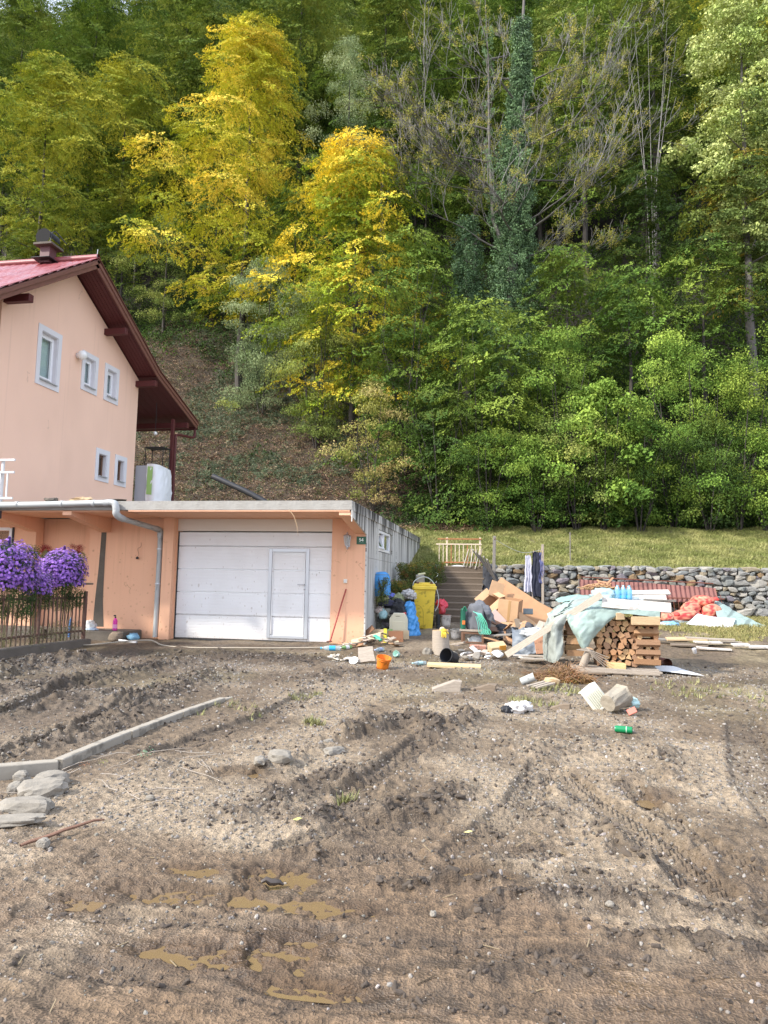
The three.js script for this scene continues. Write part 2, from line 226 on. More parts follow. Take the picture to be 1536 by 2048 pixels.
// shallow hollows where water stands: x, z, rx, rz, depth
const POOLS = [[-1.2, -3.68, 0.2, 0.13, 0.05], [-1.45, -3.4, 0.42, 0.09, 0.04], [-0.98, -3.42, 0.3, 0.08, 0.035], [-0.92, -3.05, 0.14, 0.13, 0.045], [-1.3, -2.93, 0.24, 0.07, 0.035], [-2.12, -5.42, 0.17, 0.11, 0.06], [-0.11, -3.98, 0.14, 0.05, 0.03], [-1.62, -3.64, 0.14, 0.06, 0.03], [-1.99, -3.25, 0.14, 0.06, 0.03], [-0.78, -2.83, 0.2, 0.05, 0.02], [1.03, -5.55, 0.13, 0.12, 0.045]];
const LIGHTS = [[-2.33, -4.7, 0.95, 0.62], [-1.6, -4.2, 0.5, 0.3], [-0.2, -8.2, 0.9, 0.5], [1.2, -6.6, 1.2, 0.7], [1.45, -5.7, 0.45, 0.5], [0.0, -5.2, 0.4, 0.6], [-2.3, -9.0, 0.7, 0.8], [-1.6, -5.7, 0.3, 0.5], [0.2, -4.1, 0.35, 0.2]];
function gh(x, z, out) {
  const d = Math.hypot(x, z); let h = g0(x, z), dark = 0, bump = 0;
  const far = ss(26, 12, d), big = n2(x * 0.7 + 9, z * 0.7) * 0.03 + n2(x * 1.7, z * 1.7 + 4) * 0.022;
  const w1 = n2(x * 5.1 + 3, z * 5.1), w2 = n2(x * 11.3, z * 11.3 + 8), w3 = n2(x * 24.7 + 5, z * 24.7), w4 = n2(x * 55 + 1, z * 55);
  const churn = ss(-0.35, 0.4, n2(x * 0.9 + 20, z * 0.9 + 3));          // churned here, rolled flat there
  const cl = (1 - Math.abs(w1) * 1.8) * 0.6 + (1 - Math.abs(w2) * 1.8) * 0.4;
  const near = ss(4.0, 3.0, d);
  const streak = n2(x * 2.2, z * 21 + n2(x * 1.5, z * 3) * 2) * 0.006 + n2(x * 4, z * 40) * 0.003 + n2(x * 1.1 + 7, z * 13) * 0.005; h += streak * near * 1.6;
  let tr = 0; for (const [pts, w] of TRACKS) { if (Math.abs(x - pts[0][0]) > 4 || Math.abs(z - pts[0][1]) > 6) continue; tr = Math.max(tr, ss(w * 1.05, w * 0.7, pld(x, z, pts))); }
  const rough = 1 - 0.72 * tr;
  h += (big + rough * (0.3 + 0.7 * churn) * (w1 * 0.012 + w2 * 0.010 + Math.max(0, cl) * 0.014) * mix(1, 0.55, near)) * far + (w3 * mix(0.006, 0.0035, near) * ss(13, 6, d) + w4 * mix(0.003, 0.0016, near) * ss(5.5, 3.5, d)) * far * rough;
  for (const [pts, w, ht, dk, br] of BERMS) {
    let q = 1e9; if (Math.abs(x - pts[0][0]) < 3.5 && Math.abs(z - pts[0][1]) < 5.5) q = pld(x, z, pts) + n2(x * 6 + 2, z * 6) * w * 0.45; if (q > w * 2.4) continue;
    const e = Math.exp(-(q / w) * (q / w)), c = 0.62 + br * (0.42 * w1 + 0.3 * w2 + 0.25 * (0.5 - Math.abs(n2(x * 16 + 7, z * 16))));
    bump += ht * 0.9 * e * Math.max(0.1, c) + e * (w3 * 0.007 * ss(13, 6, d) + w4 * 0.003 * ss(5.5, 3.5, d)) * br; dark = Math.max(dark, dk * e);
  }
  h += bump;
  for (const [pts, w, dp, plain] of TRACKS) {
    if (Math.abs(x - pts[0][0]) > 4 || Math.abs(z - pts[0][1]) > 6) continue; const q = pld(x, z, pts); if (q > w * 2.2) continue;
    const along = (x * 0.5 + z) * 80, lug = !plain && Math.sin(along) > 0.1 ? 1 : 0;
    h += -dp * ss(w, w * 0.75, q) + dp * 0.55 * lug * ss(w, w * 0.7, q) * ss(w * 0.1, w * 0.4, q) + dp * (plain ? 0.35 : 0.5) * Math.exp(-Math.pow((q - w * 1.25) / (w * 0.3), 2)) * (0.7 + w2);
    dark = Math.max(dark, 0.35 * ss(w * 1.2, w, q));
  }
  let wet = 0;
  for (const [px, pz, rx, rz, dp] of POOLS) {
    const q = Math.hypot((x - px) / rx, (z - pz) / rz); if (q > 2) continue; const e = ss(1.35, 0.55, q + w1 * 0.4 + w2 * 0.34 + w3 * 0.1); h += -dp * 0.62 * e + e * (w3 * 0.007 + w4 * 0.006 + w2 * 0.006); wet = Math.max(wet, ss(1.9, 0.8, q));
  }
  if (out) {
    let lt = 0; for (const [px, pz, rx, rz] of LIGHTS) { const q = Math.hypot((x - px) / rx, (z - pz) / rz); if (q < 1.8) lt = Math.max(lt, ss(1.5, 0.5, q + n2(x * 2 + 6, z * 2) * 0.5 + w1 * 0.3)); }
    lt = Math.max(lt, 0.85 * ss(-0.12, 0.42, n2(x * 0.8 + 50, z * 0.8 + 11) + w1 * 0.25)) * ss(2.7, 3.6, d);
    const tone = n2(x * 1.3 + 70, z * 1.3) * 0.5 + w1 * 0.22 + w2 * 0.12, nearBrown = ss(5.2, 3.4, d), rill = ss(0.2, 0.55, n2(x * 1.3 + 31, z * 17 + n2(x * 2, z * 4) * 1.5)) * ss(4.6, 3.8, d);
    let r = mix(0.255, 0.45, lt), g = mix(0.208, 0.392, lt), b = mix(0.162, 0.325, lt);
    r = mix(r, 0.245, nearBrown * (1 - lt)); g = mix(g, 0.183, nearBrown * (1 - lt)); b = mix(b, 0.132, nearBrown * (1 - lt));
    const dk = Math.min(1, dark + 0.45 * rill + 0.5 * ss(0.25, 0.6, tone) + 0.35 * ss(5, 14, d) * ss(-0.15, 0.3, tone) + 0.45 * ss(0.15, 0.6, -w2 - w1 * 0.5) * (1 - lt) + 0.4 * ss(-2.5, -5, x) * ss(5, 9, d));
    r = mix(r, 0.085, dk * 0.85); g = mix(g, 0.068, dk * 0.85); b = mix(b, 0.055, dk * 0.85);
    const olive = ss(0.05, 0.45, n2(x * 0.6 + 33, z * 0.6 + 90)) * ss(7, 10, d) * 0.35; g = mix(g, g * 1.08, olive); b = mix(b, b * 0.75, olive);
    const k = 1 + 0.3 * tone + 0.3 * w3 + 0.3 * w4; r *= k; g *= k; b *= k;
    if (wet) { const e = wet * 0.4, rim = 1 - 0.38 * ss(0.05, 0.5, wet); r = mix(r, 0.27, e) * rim; g = mix(g, 0.165, e) * rim; b = mix(b, 0.085, e) * rim; }
    out[0] = r; out[1] = g; out[2] = b; out[3] = dark; out[4] = lt; out[5] = wet;
  }
  return h;
}
const tMud = tex(1024, 1024, (u, v) => {
  const f = tfbm(u, v, 24, 4), p = n2(u * 96, v * 96, 96), q = n2(u * 180 + 0.5, v * 180, 180), s = tfbm(u, v, 6, 3);
  let a = 0.70 + 0.34 * f + 0.14 * s; if (p > 0.42) a += 0.3 * ss(0.42, 0.65, p); if (p < -0.35) a -= 0.3; if (q > 0.5) a += 0.16; a = Math.pow(Math.max(0.1, a), 0.9);
  return [a, a * (0.985 + 0.03 * q), a * (0.96 + 0.06 * p)];
});
const tMudB = tex(1024, 1024, (u, v) => { const p = n2(u * 96, v * 96, 96), q = n2(u * 180 + 0.5, v * 180, 180), a = 0.45 + 0.3 * tfbm(u, v, 24, 4) + 0.35 * Math.max(0, p) + 0.15 * Math.max(0, q); return [a, a, a]; }, false);
const tMudR = tex(512, 512, (u, v) => { const a = 0.72 + 0.5 * tfbm(u, v, 5, 5); return [a, a, a]; }, false);
{
  const A = [], Rr = [];
  const c0 = -0.18; for (let i = 0; i < 90; i++) A.push(c0 - Math.PI + (Math.PI - 0.86) * (i / 90)); for (let i = 0; i <= 1100; i++) A.push(c0 - 0.86 + 1.72 * (i / 1100)); for (let i = 1; i <= 90; i++) A.push(c0 + 0.86 + (Math.PI - 0.86) * (i / 90));
  let r = 0.05; while (r < 25) { Rr.push(r); r += r < 2.1 ? 0.12 : 0.0012 + r * 0.0037; } Rr.push(28, 34, 45, 70, 120, 260);
  const n = A.length, m = Rr.length, pos = new Float32Array(n * m * 3), cl = new Float32Array(n * m * 3), uv = new Float32Array(n * m * 2), idx = new Uint32Array((n - 1) * (m - 1) * 6), o = [0, 0, 0, 0, 0, 0]; let k = 0;
  for (let j = 0; j < m; j++) for (let i = 0; i < n; i++, k++) {
    const x = Math.sin(A[i]) * Rr[j], z = -Math.cos(A[i]) * Rr[j], y = gh(x, Math.max(-24, z), o) - (z < -21 ? 0.3 + (-21 - z) * 0.2 : 0);
    pos.set([x, y, z], k * 3); cl.set([o[0] * 0.8, o[1] * 0.72, o[2] * 0.605], k * 3); uv.set([x + y * 0.35, z - y * 1.3], k * 2);
  }
  k = 0; for (let j = 0; j < m - 1; j++) for (let i = 0; i < n - 1; i++) { const a = j * n + i, b = a + n; idx.set([a, a + 1, b, b, a + 1, b + 1], k); k += 6; }
  const g = new THREE.BufferGeometry(); g.setAttribute('position', new THREE.BufferAttribute(pos, 3)); g.setAttribute('color', new THREE.BufferAttribute(cl, 3)); g.setAttribute('uv', new THREE.BufferAttribute(uv, 2)); g.setIndex(new THREE.BufferAttribute(idx, 1)); g.computeVertexNormals();
  struct('ground', g, mat([1, 1, 1], 1, { vertexColors: true, map: rep(tMud, 0.9), bumpMap: rep(tMudB, 0.9), bumpScale: 0.014, roughnessMap: rep(tMudR, 0.35) }), 'churned wet mud and gravel yard with ruts and clods');
}
// puddles: muddy water standing in the hollows
const water = mat([0.25, 0.17, 0.085], 0.02, { transparent: true, opacity: 0.72, bumpMap: rep(tNoise, 0.6), bumpScale: 0.002 });
POOLS.forEach(([px, pz, rx, rz, dp], i) => {
  const s = new THREE.Shape(); for (let k = 0; k < 40; k++) { const a = (k / 40) * Math.PI * 2, f = 1.35 + 0.1 * Math.sin(a * 3 + i); s[k ? 'lineTo' : 'moveTo'](Math.cos(a) * rx * f, Math.sin(a) * rz * f); }
  const g = new THREE.ShapeGeometry(s); g.rotateX(-Math.PI / 2);
  const lv = []; for (let k = 0; k < 24; k++) { const a = (k / 24) * Math.PI * 2; lv.push(gh(px + Math.cos(a) * rx * 1.35, pz + Math.sin(a) * rz * 1.35)); } lv.sort((a, b) => a - b);
  g.translate(px, (lv[4] + lv[9]) / 2 - dp * 0.3, pz);
  struct('puddle', g, water, ['tan muddy puddle below the dark rut, the brightest and nearest to the stick', 'long shallow muddy puddle among bristling grit', 'shallow tan puddle right of the wet stick', 'tan puddle shaped like a wedge near the front', 'thin shallow puddle in the front mud', 'small brown puddle below the grassy mud behind the gravel', 'faint puddle between tyre marks', 'little puddle at the foot of the pale gravel', 'small puddle at the left in brown mud', 'wide faint wet patch at the very front', 'small puddle beside the tread marks on the right'][i]);
});
// loose gravel, clods and bits of straw lying on the mud
{
  const r = rng(11), o = [0, 0, 0, 0, 0, 0], gr = [], cd = [], st = [];
  const pt = () => { const d = 2.3 + Math.pow(r(), 0.8) * 11, a = -0.18 + (r() - 0.5) * 1.25; return [Math.sin(a) * d, -Math.cos(a) * d, d]; };
  for (let i = 0; i < 60000; i++) {
    const [x, z, d] = pt(), h = gh(x, z, o); if (r() > (0.22 + 0.8 * o[4]) * ss(2.0, 4.6, d)) continue; if (o[5] > 0.75 && r() > 0.1) continue;
    const s = (0.002 + 0.0055 * Math.pow(r(), 3.2)) * (0.85 + d * 0.09), w = 0.75 + 0.6 * r(), lit = mix(0.09, 0.3, r()) * (r() < 0.1 ? 1.35 : 1);
    gr.push({ p: V(x, h + s * 0.15, z), q: Q(r() * 3, r() * 6, r() * 3), s: V(s * (1 + r()), s * w, s * (1 + 0.6 * r())), c: col(lit, lit * (0.93 - 0.06 * r()), lit * (0.84 - 0.1 * r())) });
  }
  for (let i = 0; i < 60000 && cd.length < 14000; i++) {
    const [x, z, d] = pt(), h = gh(x, z, o); if (r() > 0.05 + 0.9 * o[3]) continue; if (o[5] > 0.6) continue;
    const s = (0.003 + 0.009 * Math.pow(r(), 3)) * (0.8 + d * 0.09), k = 0.75 + 0.5 * r();
    cd.push({ p: V(x, h + s * 0.2, z), q: Q(r() * 3, r() * 6, r() * 3), s: V(s * (1 + r() * 0.9), s * 0.7, s), c: col(0.075 * k, 0.058 * k, 0.045 * k) });
  }
  for (const [pts, w, ht, dk] of BERMS) if (dk > 0.5) for (let i = 0; i < 16; i++) { // broken lumps on the fresh ridges
    const k = Math.floor(r() * (pts.length - 1)), t = r(), x = mix(pts[k][0], pts[k + 1][0], t) + (r() + r() - 1) * w * 1.1, z = mix(pts[k][1], pts[k + 1][1], t) + (r() + r() - 1) * w * 1.1, d = Math.hypot(x, z), h = gh(x, z), s = (0.006 + 0.016 * Math.pow(r(), 2)) * Math.min(1.8, 0.6 + d * 0.09), q = 0.7 + 0.6 * r();
    cd.push({ p: V(x, h + s * 0.2, z), q: Q((r() - 0.5) * 1.2, r() * 6, (r() - 0.5) * 1.2), s: V(s * (1 + r()), s * 0.7, s * (0.8 + 0.5 * r())), c: col(0.085 * q, 0.066 * q, 0.05 * q) }); }
  for (let i = 0; i < 500; i++) { const [x, z, d] = pt(), h = gh(x, z); const l = 0.02 + 0.07 * r(); st.push({ p: V(x, h + 0.006, z), q: Q((r() - 0.5) * 0.5, r() * 6, (r() - 0.5) * 0.5), s: V(l, 1, 1), c: r() < 0.5 ? col(0.26, 0.2, 0.12) : col(0.07, 0.05, 0.03) }); }
  const a = rock(1, 1, 1, 3, 0, 0.25), b = rock(1, 1, 1, 9, 1, 0.5);
  tag(inst('gravel', a, mat([1, 1, 1], 0.85), gr, scene), 'loose pale gravel strewn over the mud', null);
  tag(inst('mud_clods', b, mat([1, 1, 1], 0.9), cd, scene), 'dark broken clods of mud along the ruts', null);
  tag(inst('straw', new THREE.BoxGeometry(1, 0.0025, 0.004), mat([1, 1, 1], 0.9), st, scene), 'scattered straw and twigs on the mud', null);
}
// hillside: grass bank above the stone wall, then the steep wooded slope
const HP = [[20.6, 2.18], [25.8, 3.62], [26.6, 3.85], [27.8, 5.1], [42, 17.2], [60, 34.3], [130, 112], [200, 190]];
function hillY(x, z) {
  const d = -z; let h = HP[0][1]; for (let i = 1; i < HP.length; i++) if (d <= HP[i][0] || i === HP.length - 1) { const t = (d - HP[i - 1][0]) / (HP[i][0] - HP[i - 1][0]); h = mix(HP[i - 1][1], HP[i][1], Math.max(0, t)); break; }
  const k = ss(27, 34, d); h -= 1.0 * ss(-4.5, -2, x) * ss(26.2, 27.4, d) * ss(34, 28, d); return h + n2(x * 0.12, d * 0.12) * 1.3 * k + n2(x * 0.5, d * 0.5) * 0.22 * ss(21, 30, d) + n2(x * 2.1, d * 2.1) * 0.06;
}
function hillGrid(x0, x1, d0, d1, nx, nd, pw, colf) {
  const pos = [], cl = [], idx = [], uv = [];
  for (let j = 0; j <= nd; j++) for (let i = 0; i <= nx; i++) { const x = mix(x0, x1, i / nx), d = mix(d0, d1, Math.pow(j / nd, pw)); pos.push(x, hillY(x, -d), -d); cl.push(...colf(x, d)); uv.push(x, d); }
  for (let j = 0; j < nd; j++) for (let i = 0; i < nx; i++) { const a = j * (nx + 1) + i, b = a + nx + 1; idx.push(a, a + 1, b, b, a + 1, b + 1); }
  const g = new THREE.BufferGeometry(); g.setAttribute('position', new THREE.Float32BufferAttribute(pos, 3)); g.setAttribute('color', new THREE.Float32BufferAttribute(cl, 3)); g.setAttribute('uv', new THREE.Float32BufferAttribute(uv, 2)); g.setIndex(idx); g.computeVertexNormals(); return g;
}
struct('grass_bank', hillGrid(-14, 30, 20.62, 26.4, 220, 60, 1, (x, d) => { const t = n2(x * 1.3, d * 1.3) * 0.5 + n2(x * 5, d * 5) * 0.3; return [0.2 + 0.06 * t, 0.19 + 0.05 * t, 0.08 + 0.03 * t]; }), mat([1, 1, 1], 1, { vertexColors: true, map: rep(tMud, 1.2), bumpMap: rep(tMudB, 1), bumpScale: 0.03 }), 'sloping grass bank above the stone wall');
struct('hillside', hillGrid(-110, 110, 26.38, 190, 260, 200, 1.7, (x, d) => {
  const t = n2(x * 0.6, d * 0.6) * 0.5 + n2(x * 2.3, d * 2.3) * 0.4, bare = ss(-2.5, -6, x) * ss(43, 38, d); return [mix(0.028, 0.12, bare) * (1 + 0.6 * t), mix(0.022, 0.092, bare) * (1 + 0.5 * t), mix(0.014, 0.066, bare) * (1 + 0.5 * t)];  // darker outside the bare slope: shade of the wood put into the colour
}), mat([1, 1, 1], 1, { vertexColors: true, map: rep(tMud, 0.7), bumpMap: rep(tMudB, 0.7), bumpScale: 0.06 }), 'steep hillside covered with leaf litter under the trees');
// ---------------------------------------------------------------- house with the red roof
// walls: a shape with holes, extruded; facing +x (depth along -z) or facing +z
function holes(s, list) { for (const [a, b, c, d] of list) { const h = new THREE.Path(); h.moveTo(a, c); h.lineTo(a, d); h.lineTo(b, d); h.lineTo(b, c); h.closePath(); s.holes.push(h); } return s; }
function poly(pts) { const s = new THREE.Shape(); pts.forEach((p, i) => s[i ? 'lineTo' : 'moveTo'](p[0], p[1])); s.closePath(); return s; }
function wallX(pts, xo, t, list = []) { const g = new THREE.ExtrudeGeometry(holes(poly(pts), list), { depth: t, bevelEnabled: false }); g.rotateY(Math.PI / 2); g.translate(xo - t, 0, 0); return g; }  // outer face at x = xo; pts are [-z, y]
function wallZ(pts, zo, t, list = []) { const g = new THREE.ExtrudeGeometry(holes(poly(pts), list), { depth: t, bevelEnabled: false }); g.translate(0, 0, zo - t); return g; }              // outer face at z = zo; pts are [x, y]
const HX = -10.8;
const house = thing('house', 'salmon plastered house with red tiled gable roof and white framed windows', 'house', [0, 0, 0]);
const WIN = [[14.3, 15.17, 6.08, 7.5, 1], [16.03, 16.74, 6.42, 7.44, 0], [17.06, 17.76, 6.42, 7.43, 0], [16.88, 17.52, 4.22, 5.08, 2], [17.8, 18.4, 4.22, 5.07, 2]];   // -z from, to, y from, to (outer edge of the painted trim)
const TR = 0.13;
part('gable_wall', wallX([[13.1, 3.1], [18.83, 3.1], [18.83, 7.46], [15.5, 9.26], [13.1, 7.7]], HX, 0.3, WIN.map(([a, b, c, d]) => [a + TR, b - TR, c + TR, d - TR])), M.plasterUp, house);
part('front_wall', bx(8, 4.6, 0.3, HX - 4.31, 5.4, -13.25, 0), M.plasterUp, house);
part('back_wall', bx(8, 4.3, 0.3, HX - 4.31, 5.25, -18.68, 0), M.plasterUp, house);
for (const [a, b, c, d, kind] of WIN) {
  const w = new THREE.Group(); w.name = 'window'; house.add(w);
  const trim = new THREE.ExtrudeGeometry(holes(poly([[a, c], [b, c], [b, d], [a, d]]), [[a + TR, b - TR, c + TR, d - TR]]), { depth: 0.022, bevelEnabled: false }); trim.rotateY(Math.PI / 2); trim.translate(HX + 0.001, 0, 0); part('trim', trim, M.whiteTrim, w);
  const ia = a + TR, ib = b - TR, ic = c + TR, id = d - TR, xi = HX - 0.12;
  // reveal lining, painted white like the trim
  const lin = mergeGeometries([bx(0.12, id - ic, 0.012, HX - 0.058, (ic + id) / 2, -ia - 0.006, 0), bx(0.12, id - ic, 0.012, HX - 0.058, (ic + id) / 2, -ib + 0.006, 0), bx(0.12, 0.012, ib - ia - 0.03, HX - 0.058, id - 0.006, -(ia + ib) / 2, 0)]); part('reveal', lin, M.whiteTrim, w);
  const f = 0.055, F = [bx(0.06, id - ic - 0.02, f, xi, (ic + id) / 2, -ia - 0.012 - f / 2, 0.006), bx(0.06, id - ic - 0.02, f, xi, (ic + id) / 2, -ib + 0.012 + f / 2, 0.006), bx(0.06, f, ib - ia - 2 * f - 0.024, xi, id - 0.012 - f / 2, -(ia + ib) / 2, 0.006), bx(0.06, f, ib - ia - 2 * f - 0.024, xi, ic + 0.012 + f / 2, -(ia + ib) / 2, 0.006)];
  part('frame', mergeGeometries(F), kind === 2 ? M.brownWood : M.pvc, w);
  if (kind !== 2) { const m = f + 0.02, G = [bx(0.05, id - ic - 2 * m, 0.045, xi + 0.03, (ic + id) / 2, -ia - m - 0.024, 0.006), bx(0.05, id - ic - 2 * m, 0.045, xi + 0.03, (ic + id) / 2, -ib + m + 0.024, 0.006), bx(0.05, 0.045, ib - ia - 2 * m - 0.09, xi + 0.03, id - m - 0.024, -(ia + ib) / 2, 0.006), bx(0.05, 0.045, ib - ia - 2 * m - 0.09, xi + 0.03, ic + m + 0.024, -(ia + ib) / 2, 0.006)]; part('sash', mergeGeometries(G), M.pvc, w); }
  part('pane', bx(0.006, id - ic - 0.1, ib - ia - 0.1, xi + 0.004, (ic + id) / 2, -(ia + ib) / 2, 0), M.glass, w);
  if (kind === 2) part('curtain', patch([[[HX - 0.21, id - 0.05, -ia - 0.07], [HX - 0.3, id - 0.05, -ia - 0.18], [HX - 0.27, id - 0.05, -ia - 0.24]], [[HX - 0.28, ic + 0.1, -ia - 0.07], [HX - 0.3, ic + 0.1, -ia - 0.12], [HX - 0.28, ic + 0.1, -ia - 0.2]]], 14, 10, 0.01, 14), mat([0.3, 0.2, 0.2], 0.9), w);
  else part('blind', bx(0.008, id - ic - 0.06, ib - ia - 0.06, xi - 0.06, (ic + id) / 2, -(ia + ib) / 2, 0), mat([0.55, 0.58, 0.58], 0.8), w);
  part('sill', bx(0.1, 0.02, ib - ia + 0.02, HX + 0.03, ic - 0.005, -(ia + ib) / 2, 0.004), M.alu, w);
  part('room_backing', bx(0.02, id - ic + 0.2, ib - ia + 0.2, HX - 0.42, (ic + id) / 2, -(ia + ib) / 2, 0), M.dark, w);  // black panel stands in for the unlit room behind the glass
}
{ // globe lamp on the gable wall
  const l = thing('wall_lamp', 'white globe lamp on the salmon gable wall beside the middle window', 'lamp', [HX, 7.22, -15.83]);
  part('globe', new THREE.SphereGeometry(0.12, 24, 16), mat([0.82, 0.82, 0.8], 0.25), l, [0.14, 0, 0]); part('holder', lathe([[0.001, 0], [0.07, 0], [0.06, 0.03], [0.04, 0.07], [0.001, 0.07]]).rotateZ(-Math.PI / 2), M.pvc, l);
}
// roof: front slope, rear slope, flatter lean-to over the back terrace
const RX0 = -18.6, RX1 = -10.18;
const ROOF = [[-11.6, 7.0], [-15.45, 9.54], [-18.82, 7.68], [-21.5, 6.78]];  // z, y of the roof top line
const roof = new THREE.Group(); roof.name = 'roof'; house.add(roof);
function slopeFrame(i) { const a = ROOF[i], b = ROOF[i + 1], L = Math.hypot(b[0] - a[0], b[1] - a[1]); return { a, b, L, ang: Math.atan2(b[1] - a[1], a[0] - b[0]) }; }
// pressed metal tiles: waves across, steps down the slope; one sheet about 1.1 m wide
function tileSheet(w, L, seed) {
  const nx = 40, steps = Math.round(L / 0.35), pos = [], idx = [], rowsN = steps * 2;
  for (let j = 0; j < rowsN; j++) { const s = Math.floor((j + 1) / 2) / steps * L, up = j % 2 ? 0.0 : 0.022; for (let i = 0; i <= nx; i++) { const x = (i / nx - 0.5) * w, c = Math.abs(Math.cos((x / 0.19) * Math.PI)); pos.push(x, 0.018 * Math.pow(c, 0.7) + up + n2(seed, i * 0.1) * 0.003, s); } }
  for (let j = 0; j < rowsN - 1; j++) for (let i = 0; i < nx; i++) { const a = j * (nx + 1) + i, b = a + nx + 1; idx.push(a, b, a + 1, b, b + 1, a + 1); }
  let g = new THREE.BufferGeometry(); g.setAttribute('position', new THREE.Float32BufferAttribute(pos, 3)); g.setIndex(idx); g = g.toNonIndexed(); g.computeVertexNormals(); return uvm(g);
}
for (let i = 0; i < 3; i++) {
  const { a, b, L, ang } = slopeFrame(i), mz = (a[0] + b[0]) / 2, my = (a[1] + b[1]) / 2;
  const slab = new THREE.Group(); slab.position.set(0, my, mz); slab.rotation.x = Math.atan2(b[1] - a[1], a[0] - b[0]); slab.name = 'slope';
  const put = (name, geo, m) => { const q = part(name, geo, m, roof); q.position.set(0, my, mz); q.rotation.x = slab.rotation.x; return q; };
  put('roof_deck', bx(RX1 - RX0 - 0.06, 0.1, L - 0.004, (RX0 + RX1) / 2 - 0.03, -0.09, 0, 0), M.redWood);
  const up = b[1] > a[1] ? -1 : 1; const n = 8, w = (RX1 - RX0) / n;
  const tg = tileSheet(w - 0.004, L, i); for (let k = 0; k < n; k++) { const q = part('roof_sheet', tg, M.redRoof, roof); q.position.set(RX0 + w * (k + 0.5), my, mz); q.rotation.order = 'YXZ'; q.rotation.x = slab.rotation.x; q.translateY(-0.03); q.translateZ(i === 0 ? -L / 2 : -L / 2); if (i > 0) { q.scale.z = -1; q.translateZ(L); } }
  // verge: two stepped boards with a sheet metal lip, and soffit boards beneath the overhang
  put('verge_board', bx(0.035, 0.2, L + 0.02, RX1 + 0.02, -0.12, 0, 0.004), M.fascia); put('verge_moulding', bx(0.03, 0.09, L + 0.02, RX1 + 0.048, -0.075, 0, 0.004), M.fascia); put('verge_cap', bx(0.15, 0.016, L + 0.02, RX1 + 0.0, 0.022, 0, 0.004), i === 0 ? M.redRoof : M.fascia);
  const sn = i === 2 ? 16 : 6, sw = i === 2 ? 0.25 : 0.1, sg = bx(sw - 0.008, 0.02, L - 0.02, 0, 0, 0, 0.003); for (let k = 0; k < sn; k++) put('soffit_board', sg, M.redWood).translateX(RX1 - sw * (k + 0.5)), roof.children[roof.children.length - 1].translateY(-0.155);
}
{ // ridge cap, purlin ends, eaves gutter, chimney
  const rp = tube([[RX0, 9.56, -15.45], [RX1 + 0.05, 9.56, -15.45]], 0.09, 4, 10); part('ridge_cap', rp, M.redRoof, roof);
  for (const [z, y] of [[-13.2, 7.72], [-17.0, 8.36], [-18.72, 7.42], [-20.9, 6.68]]) part('purlin', bx(z === -20.9 ? 5 : 0.62, 0.17, 0.15, (z === -20.9 ? -12.7 : -10.49), y - 0.12, z, 0.01), M.redWood, roof);
  part('lightning_rod', tube([[RX1, 9.55, -15.45], [RX1 + 0.02, 9.78, -15.45]], 0.008, 3, 5), M.alu, roof);
  const ch = new THREE.Group(); ch.name = 'chimney'; ch.position.set(-11.42, 9.55, -15.3); house.add(ch);
  part('stack', bx(0.27, 0.42, 0.27, 0, 0.06, 0, 0.01), mat([0.11, 0.04, 0.045], 0.6), ch); part('slab', bx(0.5, 0.06, 0.5, 0, 0.3, 0, 0.01), M.concDark, ch); part('flashing', bx(0.5, 0.02, 0.5, 0, -0.08, 0.05, 0.01), M.dark, ch);
  const cowl = new THREE.CylinderGeometry(0.2, 0.2, 0.4, 20, 1, true, 0, Math.PI * 1.15); cowl.rotateX(Math.PI / 2); cowl.rotateZ(Math.PI * 0.42); part('cowl', cowl, M.black, ch, [-0.03, 0.5, 0]); part('cowl_mouth_disc', new THREE.CircleGeometry(0.2, 20), mat([0.004, 0.004, 0.005], 0.9), ch, [-0.03, 0.5, 0.2]); part('cowl_brace', tube([[0.18, 0.34, 0.2], [0.2, 0.66, 0.1], [0.42, 0.4, -0.1]], 0.015, 8, 6), M.dark, ch);  // black disc stands in for the dark mouth of the open cowl
  // eaves gutter and downpipe at the back corner, post that carries the lean-to
  part('terrace_post', bx(0.1, 2.9, 0.1, -10.36, 5.15, -20.2, 0.01), M.redWood, house);
  part('eaves_gutter', tube([[-18, 6.62, -21.55], [-10.2, 6.62, -21.55]], 0.07, 4, 10), M.redWood, house);
  part('downpipe', tube([[-10.25, 6.6, -21.5], [-10.25, 6.3, -21.45], [-10.3, 6.22, -20.9], [-10.32, 6.12, -20.36], [-10.32, 5.8, -20.33], [-10.32, 3.9, -20.33]], 0.045, 40, 10), M.redWood, house);
  const b2 = thing('ceiling_bulb', 'small white lamp hanging under the dark lean-to roof', 'lamp', [-10.72, 6.08, -19.8]); part('bulb', new THREE.SphereGeometry(0.06, 14, 10), mat([0.85, 0.85, 0.83], 0.3), b2); part('cable', tube([[0, 0.05, 0], [0, 0.95, 0]], 0.008, 2, 5), M.dark, b2);
}
